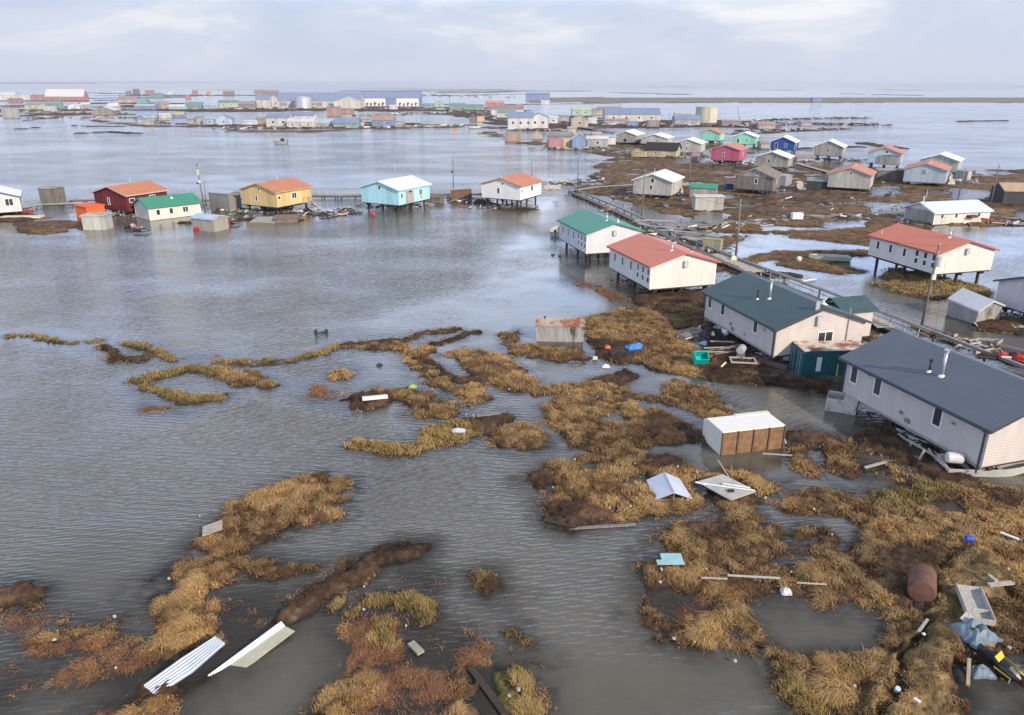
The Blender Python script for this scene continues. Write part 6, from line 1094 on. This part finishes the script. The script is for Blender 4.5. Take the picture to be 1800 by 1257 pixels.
crumple('net_heap', 'pale heap of netting washed up right of the white orange roofed house', 'net heap', 968, 331, 5, 3.5, .8, surf((.42, .38, .35), .9, .3, 3), 0, 52, 0)
crumple('turf_heap', 'dark peat heap beside the stilts of the white orange roofed house', 'peat heap', 844, 358, 3, 2.2, 1.3, surf((.07, .045, .035), .9, .3, 3), 0, 53, -.2)
crumple('round_drum', 'pale rounded drum between the light blue house and its pale panel shed', 'drum', 1670, 323, 1.8, 1.4, 1.8, flat((.5, .48, .42)), 0, 54, 0)
p = G(1281, 333); thingmesh('bin', 'small blue bin with a white lid left of the weathered brown roofed house', 'bin', MB().box(-.8, .8, -.6, .6, 0, 1.3).box(-.85, .85, -.65, .65, 1.31, 1.45), flat((.06, .08, .25)), (p.x, p.y, 0))
p = G(1257 + 3, 346); thingmesh('drum', 'small tan plywood panel propped under the foremost grey house', 'panel', MB().box(-.6, .6, -.04, .04, 0, 1.2), flat((.45, .38, .25)), tuple(G(1197, 341)[:2]) + (.1,), 20, rx=-20)
crumple('dark_net', 'black net and tyres heaped on the grass beside the pipeline', 'net heap', 1370, 484, 5.5, 1.6, .35, BLACK, -12, 55, .1)
crumple('white_buoys', 'cream floats heaped at the boardwalk bend below the pale bare pole', 'floats', 1289, 463, .9, .7, .5, flat((.66, .6, .45)), 0, 56, .65)
p = G(1252, 441); thingmesh('utility_box', 'mossy tan utility box on the boardwalk behind the coral roofed house', 'utility box', MB().box(-1.3, 1.3, -.7, .7, 0, 1.5).box(-1.35, 1.35, -.75, .75, 1.51, 1.58), surf((.30, .29, .18), .8, .2, 2, 'panel'), (p.x, p.y, .3), -28)
p = G(1066, 375); thingmesh('crate', 'brown crate on the boardwalk behind the green roofed house', 'crate', MB().box(-.7, .7, -.5, .5, 0, .6).box(-.75, .75, -.55, .55, .61, .68), surf((.28, .2, .13), .85, .2, 3, 'board'), (p.x, p.y, .65), -28)
for i, (x_, y_, yw, l_) in enumerate(((1140, 400, -20, 6), (1165, 408, -30, 7), (1190, 416, -24, 6), (1210, 424, -35, 5), (1225, 430, -18, 5), (1150, 398, -5, 7), (1178, 404, -8, 7), (1235, 436, -30, 5))):
    p = G(x_, y_); thingmesh('timber', 'bleached driftwood timber in the long pile behind the coral roof', 'timber', MB().box(-l_ / 2, l_ / 2, -.16, .16, 0, .14), WOODL if i % 3 else WOOD, (p.x, p.y, .75 + .05 * i), yw, group='driftwood piled along the boardwalk')
# litter: scraps in the near marsh
lit = [(298, 1020), (352, 912), (640, 1034), (556, 997), (714, 1103), (741, 1120), (640, 1075), (1116, 822), (1165, 860), (958, 862), (972, 864), (1060, 895), (1072, 904), (1108, 898), (1162, 1012), (1174, 1023), (1160, 1032), (1190, 1122), (1184, 1128), (1220, 1138), (1292, 1168), (1326, 1175), (1390, 1012), (1398, 1008), (1461, 948), (1430, 900), (1345, 880), (1380, 1040), (1766, 1025), (1790, 1020), (1730, 1040), (1772, 1148), (1500, 1216), (1540, 1146), (655, 722), (862, 715), (1002, 640), (1010, 815), (1190, 834), (1205, 832), (1225, 835), (1312, 850), (1000, 700), (1240, 1010), (912, 1225), (935, 1212), (895, 1237), (70, 1068), (97, 1130), (203, 1090), (205, 1180), (790, 655), (760, 688), (882, 692), (895, 690), (1050, 706)]
sm = [flat((.50, .50, .49)), flat((.38, .39, .42)), flat((.5, .46, .38)), flat((.4, .4, .38))]; base_l = None
for i, (x_, y_) in enumerate(lit[::2] + lit[1::6]):
    p = G(x_, y_); s_ = rnd.uniform(.05, .11); m_ = MB(); c_ = [(rnd.uniform(.6, 1) * s_ * math.cos(a_), rnd.uniform(.5, 1) * s_ * math.sin(a_), rnd.uniform(.0, .05)) for a_ in (0, 1.1, 2.2, 3.2, 4.2, 5.3)]
    m_.add(c_ + [(x, y, -.05) for x, y, z in c_], [tuple(range(6)), tuple(range(11, 5, -1))] + [(j, j + 6, (j + 1) % 6 + 6, (j + 1) % 6) for j in range(6)])
    thingmesh('litter_scrap', 'small pale scrap of plastic litter lying in the marsh', 'litter', m_, sm[i % 7 % 4] if i % 9 else sm[3], (p.x, p.y, .22 if i > 3 else .12), group='plastic scraps scattered in the near marsh')
# what lies on the marsh rests on its surface
for ob in [x for x in bpy.data.objects if x.parent is None and x.get('category') in ('roof sheet', 'steel tank', 'crate', 'plank', 'snowmobile', 'tarp', 'wooden beam', 'board', 'roof', 'plywood sheet', 'pallet', 'foam board', 'plastic bag', 'jerry can', 'bucket', 'can', 'bag', 'litter', 'foam block', 'sled', 'tote', 'tub', 'timber', 'timber frame', 'barrel', 'junk', 'rubbish', 'float', 'rag')]:
    x_, y_ = ob.location.x, ob.location.y
    if math.hypot(x_, y_) > 95: continue
    X1, Y1 = np.array([x_, x_ + .4, x_ - .4, x_, x_]), np.array([y_, y_, y_, y_ + .4, y_ - .4]); s1, K1 = land(X1, Y1); ob.location.z += max(0.0, float(height(X1, Y1, s1, K1).max()) - .05)
# flood debris too small and too many to count
def debris(name, label, areas, seed):
    rq = random.Random(seed); vs = []; fs = []; cols = []
    pal = [(.20, .18, .16), (.30, .28, .25), (.08, .07, .06), (.05, .05, .055), (.12, .085, .06), (.60, .60, .60), (.42, .40, .37), (.03, .03, .035), (.15, .14, .13)]; rare = [(.35, .06, .04), (.05, .12, .35), (.7, .7, .72), (.5, .4, .15)]
    for (pts, n, spread, smin, smax) in areas:
        W_ = [G(a_, b2) for a_, b2 in pts]
        for _ in range(n):
            i = rq.randrange(max(1, len(W_) - 1)); q = W_[i].lerp(W_[min(i + 1, len(W_) - 1)], rq.random()); x, y = q.x + rq.gauss(0, spread * 1.6), q.y + rq.gauss(0, spread)
            l_, w_, h_ = rq.uniform(smin, smax) * rq.choice((1, 1, 2.2)), rq.uniform(.08, .3) * smax * .6, rq.uniform(.05, .35) * smax * .7; a_ = rq.uniform(0, 3.14); ca_, sa_ = math.cos(a_), math.sin(a_); tl = rq.uniform(-.15, .25) * l_
            k = len(vs)
            for z in (0, 1):
                for dx, dy in ((-l_ / 2, -w_ / 2), (l_ / 2, -w_ / 2), (l_ / 2, w_ / 2), (-l_ / 2, w_ / 2)): vs.append((x + dx * ca_ - dy * sa_, y + dx * sa_ + dy * ca_, .02 + h_ * z + (tl if dx > 0 else 0) * .5 + (.12 if True else 0)))
            fs += [(k + 3, k + 2, k + 1, k), (k + 4, k + 5, k + 6, k + 7), (k, k + 1, k + 5, k + 4), (k + 1, k + 2, k + 6, k + 5), (k + 2, k + 3, k + 7, k + 6), (k + 3, k, k + 4, k + 7)]
            c = rq.choice(pal) if rq.random() < .965 else rq.choice(rare); cols += [c + (1,)] * 8
    m, t, b = newmat('debris_mix'); at = N(t, 'ShaderNodeAttribute', attribute_name='Col'); t.links.new(at.outputs['Color'], b.inputs['Base Color']); b.inputs['Roughness'].default_value = .8
    o = np_mesh(name, np.array(vs), np.array(fs), m, [('Col', 'FLOAT_COLOR', np.array(cols))], smooth=False); tag(o, label, 'debris', kind='stuff')
debris('debris', 'driftwood, boards and scrap strewn through the flooded village', [
    ([(1130, 398), (1200, 425), (1245, 442)], 260, .9, .5, 1.8), ([(1205, 405), (1400, 386), (1600, 376)], 160, 1.6, .3, 1.4), ([(1600, 395), (1740, 388), (1800, 396)], 120, 1.3, .5, 1.8), ([(1110, 350), (1190, 348)], 60, 1.0, .4, 1.2),
    ([(1290, 338), (1370, 336)], 50, 1.0, .4, 1.2), ([(1455, 333), (1530, 334)], 50, 1.0, .4, 1.2), ([(1250, 288), (1310, 286), (1330, 292)], 70, 1.5, .5, 1.8), ([(1400, 284), (1490, 282)], 80, 1.8, .5, 2.0), ([(1530, 298), (1590, 305), (1690, 322)], 140, 2.2, .5, 1.8),
    ([(1190, 278), (1240, 276)], 70, 1.6, .5, 1.6), ([(1060, 262), (1180, 278)], 90, 2.5, .5, 1.8), ([(960, 262), (1060, 262)], 90, 2.0, .6, 2.0), ([(1320, 330), (1500, 370)], 60, 5, .3, 1.0), ([(1270, 385), (1500, 350)], 50, 6, .3, 1.0),
    ([(1040, 318), (960, 325)], 70, 2.5, .4, 1.4), ([(1000, 345), (1120, 372)], 40, 3, .3, 1.0), ([(170, 372), (235, 384)], 50, 1.2, .4, 1.4), ([(425, 373), (545, 372)], 140, 1.5, .5, 1.6), ([(555, 378), (620, 374)], 70, 1.2, .4, 1.2), ([(640, 366), (760, 362)], 60, 1.5, .4, 1.2), ([(370, 368), (425, 372)], 50, 1.2, .4, 1.2), ([(0, 372), (60, 368)], 40, 1.2, .4, 1.4), ([(760, 352), (850, 354)], 60, 1.4, .4, 1.4), ([(840, 362), (930, 365)], 40, 1.5, .4, 1.2),
    ([(1290, 223), (1400, 218), (1540, 220)], 442, 3, 1, 3.5), ([(1300, 231), (1480, 227)], 204, 2.0, .8, 3.0), ([(1320, 213), (1440, 209), (1520, 208)], 238, 2, .8, 3.0), ([(400, 226), (640, 224), (815, 222)], 561, 4, .8, 2.8), ([(330, 219), (400, 221)], 119, 2.0, .6, 2.2), ([(150, 207), (240, 208), (300, 218)], 204, 3, .8, 3), ([(50, 208), (110, 207)], 136, 3, .8, 3), ([(0, 196), (200, 200)], 289, 5, 1, 3.5),
    ([(80, 193), (450, 192)], 561, 6, 1, 3.5), ([(450, 192), (760, 191)], 442, 5, 1, 3.5), ([(620, 205), (760, 198)], 153, 5, .8, 3), ([(760, 191), (900, 204)], 238, 6, 1, 3.5), ([(900, 228), (990, 230)], 153, 3, .8, 2.4), ([(960, 215), (1180, 222)], 442, 5, .8, 2.8), ([(1180, 220), (1290, 220)], 272, 4, .8, 3), ([(700, 166), (900, 172)], 102, 20, 2, 5), ([(220, 168), (420, 167)], 170, 6, 1.5, 4), ([(850, 203), (900, 212)], 119, 4, .8, 2.6), ([(960, 234), (1100, 246)], 221, 3, .6, 2.2),
    ([(1240, 575), (1300, 612), (1345, 632)], 170, .55, .15, .7), ([(1585, 762), (1690, 822)], 110, .5, .2, .9), ([(1395, 590), (1560, 600)], 30, .5, .2, .8), ([(1690, 600), (1750, 622)], 40, .7, .3, 1.1), ([(1075, 600), (1110, 610)], 40, .5, .1, .5), ([(860, 735), (820, 740)], 20, .4, .1, .5), ([(1090, 497), (1200, 512)], 40, .6, .2, .9), ([(1760, 552), (1800, 565)], 40, .5, .2, .9)], 5)
# ------------------------------------------------------------ sea haze
hb = MB().box(-60000, 60000, -400, 60000, -3, 38).build('haze', flat((.5, .5, .5))); m, t, b = newmat('sea_haze'); t.nodes.remove(b)
pv = N(t, 'ShaderNodeVolumePrincipled'); pv.inputs['Color'].default_value = (.86, .90, 1.0, 1); pv.inputs['Density'].default_value = .00005; pv.inputs['Anisotropy'].default_value = .1
t.links.new(pv.outputs[0], t.nodes['Material Output'].inputs['Volume']); hb.data.materials.clear(); hb.data.materials.append(m); tag(hb, 'thin sea haze over the far town and horizon', 'haze', kind='stuff')
# marsh grass: bent blades in tufts, wind-laid, their own colours by clump
rg = np.random.default_rng(11)
def grass_points(n, r0, r1, amax):
    r = np.exp(rg.uniform(math.log(r0), math.log(r1), n)); a = np.radians(rg.uniform(-amax, amax, n)); return r * np.sin(a), r * np.cos(a), r
def ground_mask(X, Y):
    s, K = land(X, Y); return s, K, height(X, Y, s, K)
gx, gy, gr = grass_points(620000, 23, 150, 42)
gs, gK, gz = ground_mask(gx, gy)
clump = fbm(gx / .55, gy / .45, 101, 2) * .5 + .5; clump2 = fbm(gx / 3.1, gy / 3.1, 103, 3) * .5 + .5
pr = (gs > .12) * (gK['L'] * 1.0 + gK['O'] * 1.0 + gK['M'] * .6 + gK['T'] * .42 + gK['D'] * .16) * np.clip(gs * 4 + .15, .25, 1) * np.clip((clump - .30) * 3.6, .10, 1)
pr = np.where(gs <= .12, np.clip(gK['W'], 0, 1) * np.clip((clump2 - .42) * 4, 0, 1) * .50 + np.exp(gs * 4.5) * .42 * np.clip(clump2 * 2 - .4, 0, 1) * (gs > -1.4), pr)
keep = rg.uniform(0, 1, len(gx)) < pr
bpy.context.view_layer.update()          # nothing grows through the things lying on the marsh
for ob in list(bpy.data.objects):
    if ob.type != 'MESH' or ob.name in ('ground', 'water', 'haze', 'debris') or ob.name.startswith(('stilt', 'brace', 'post', 'roof.', 'wall')): continue
    tr_m = ob.matrix_world.translation
    if math.hypot(tr_m.x, tr_m.y) > 110 or max(ob.dimensions) > 9: continue
    bb_ = np.array([ob.matrix_world @ Vector(c) for c in ob.bound_box])
    if bb_[:, 2].min() > 1.6: continue
    c0 = bb_[:, :2].mean(0); rad = np.abs(bb_[:, :2] - c0).max() + .3; idx = np.nonzero(keep & (np.abs(gx - c0[0]) < rad) & (np.abs(gy - c0[1]) < rad))[0]
    if not len(idx): continue
    Mi = np.array(ob.matrix_world.inverted()); lb_ = np.array(ob.bound_box); lo, hi = lb_.min(0), lb_.max(0)
    lx = Mi[0, 0] * gx[idx] + Mi[0, 1] * gy[idx] + Mi[0, 2] * bb_[:, 2].mean() + Mi[0, 3]; ly = Mi[1, 0] * gx[idx] + Mi[1, 1] * gy[idx] + Mi[1, 2] * bb_[:, 2].mean() + Mi[1, 3]; lz = Mi[2, 0] * gx[idx] + Mi[2, 1] * gy[idx] + Mi[2, 2] * bb_[:, 2].mean() + Mi[2, 3]
    e_ = .14; q_ = (lx > lo[0] - e_) & (lx < hi[0] + e_) & (ly > lo[1] - e_) & (ly < hi[1] + e_) & (lz > lo[2] - e_ - .3) & (lz < hi[2] + e_ + .3); keep[idx[q_]] = False
gx, gy, gz, gr, gs, clump, clump2 = [a[keep] for a in (gx, gy, gz, gr, gs, clump, clump2)]; gK = {k: v[keep] for k, v in gK.items()}
def blades(gx, gy, gz, gr, gs, gK, clump, clump2, per):
    n = len(gx); wild = fbm(gx / 6, gy / 6, 111, 3); tall = np.where(gK['O'] > .5, 1.25, 1.0) * (1 - .45 * gK['D']) * (1 - .45 * gK['T']) * (1 - .65 * gK['M']) * (.42 + 1.05 * clump)
    tall = tall * np.where(gs < .12, .75, 1)
    H = np.repeat((.17 + .15 * clump2) * tall * np.where(gs < .12, np.where(gK['W'] > .4, 1.3, 1.1), np.clip(.5 + gs * .8, .5, 1)), per) * rg.uniform(.6, 1.25, n * per)
    la = np.repeat(2.4 + wild * 2.6 + fbm(gx / 1.3, gy / 1.3, 113, 2) * 1.6, per) + rg.normal(0, .75, n * per)
    lean = np.clip(np.repeat(np.where(gK['O'] > .5, .55, 1.15) * (.55 + .9 * clump2), per) * rg.uniform(.4, 1.6, n * per), .1, 2.3)
    spread = np.repeat(.05 + .0016 * gr, per)
    bx = np.repeat(gx, per) + rg.normal(0, 1, n * per) * spread; by = np.repeat(gy, per) + rg.normal(0, 1, n * per) * spread; bz = np.repeat(gz, per) - .04
    dx, dy = np.cos(la), np.sin(la); wa = rg.uniform(0, math.pi, n * per); wdt = np.repeat(.004 + .00042 * gr, per) * rg.uniform(.6, 1.4, n * per)
    wx, wy = np.cos(wa) * wdt, np.sin(wa) * wdt
    p = np.empty((n * per, 5, 3), np.float32)
    p[:, 0] = np.stack([bx - wx, by - wy, bz], 1); p[:, 1] = np.stack([bx + wx, by + wy, bz], 1)
    mx_, my_, mz_ = bx + dx * H * .25 * lean, by + dy * H * .25 * lean, bz + H * .6
    p[:, 2] = np.stack([mx_ + wx * .8, my_ + wy * .8, mz_], 1); p[:, 3] = np.stack([mx_ - wx * .8, my_ - wy * .8, mz_], 1)
    p[:, 4] = np.stack([bx + dx * H * lean * .85, by + dy * H * lean * .85, bz + H * (1.0 - .30 * np.clip(lean, 0, 2.3))], 1)
    gold = np.array([.47, .29, .115]); straw = np.array([.56, .40, .20]); brown = np.array([.135, .075, .038]); olive = np.array([.20, .175, .06]); red = np.array([.23, .105, .065])
    k = np.clip((clump2 - .5) * 1.5 + .36 + .38 * fbm(gx / .45, gy / .45, 117, 2) + .3 * fbm(gx / 7, gy / 7, 119, 2), 0, 1)[:, None]; c = brown * (1 - k) + gold * k
    c = c * (1 - .35 * (clump[:, None] > .68)) + straw * .35 * (clump[:, None] > .68)
    far = np.clip((gr - 55) / 40, 0, 1)[:, None] * .45; c = c * (1 - far) + np.array([.29, .19, .105]) * far
    o = gK['O'][:, None] * .48; c = c * (1 - o) + olive * 1.25 * o; dd = np.clip(gK['D'] + gK['T'] * .35, 0, 1)[:, None]; c = c * (1 - dd) + brown * .75 * dd
    wq = (np.maximum(gK['W'], .35) * (gs < .0))[:, None] * .8; c = c * (1 - wq) + red * wq
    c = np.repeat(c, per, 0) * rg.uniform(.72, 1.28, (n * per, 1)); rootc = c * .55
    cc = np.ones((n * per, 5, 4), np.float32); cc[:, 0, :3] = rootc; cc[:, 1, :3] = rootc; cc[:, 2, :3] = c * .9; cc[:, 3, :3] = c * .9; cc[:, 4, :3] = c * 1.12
    return p.reshape(-1, 3), cc.reshape(-1, 4)
PV, PC = blades(gx, gy, gz, gr, gs, gK, clump, clump2, 7)
nb = len(PV) // 5; o5 = (np.arange(nb) * 5)[:, None]
F3 = np.concatenate([o5 + np.array([0, 1, 2]), o5 + np.array([0, 2, 3]), o5 + np.array([3, 2, 4])], 0)
m, t, b = newmat('dry_sedge'); at = N(t, 'ShaderNodeAttribute', attribute_name='Col'); t.links.new(at.outputs['Color'], b.inputs['Base Color'])
b.inputs['Roughness'].default_value = .75; b.inputs['Specular IOR Level'].default_value = .2
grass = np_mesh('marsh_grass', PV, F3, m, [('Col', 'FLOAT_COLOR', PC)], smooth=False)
tag(grass, 'golden and brown wind-laid marsh grass on the islands', 'grass', kind='stuff')
print('BLADES', nb, 'GRID', len(GX))
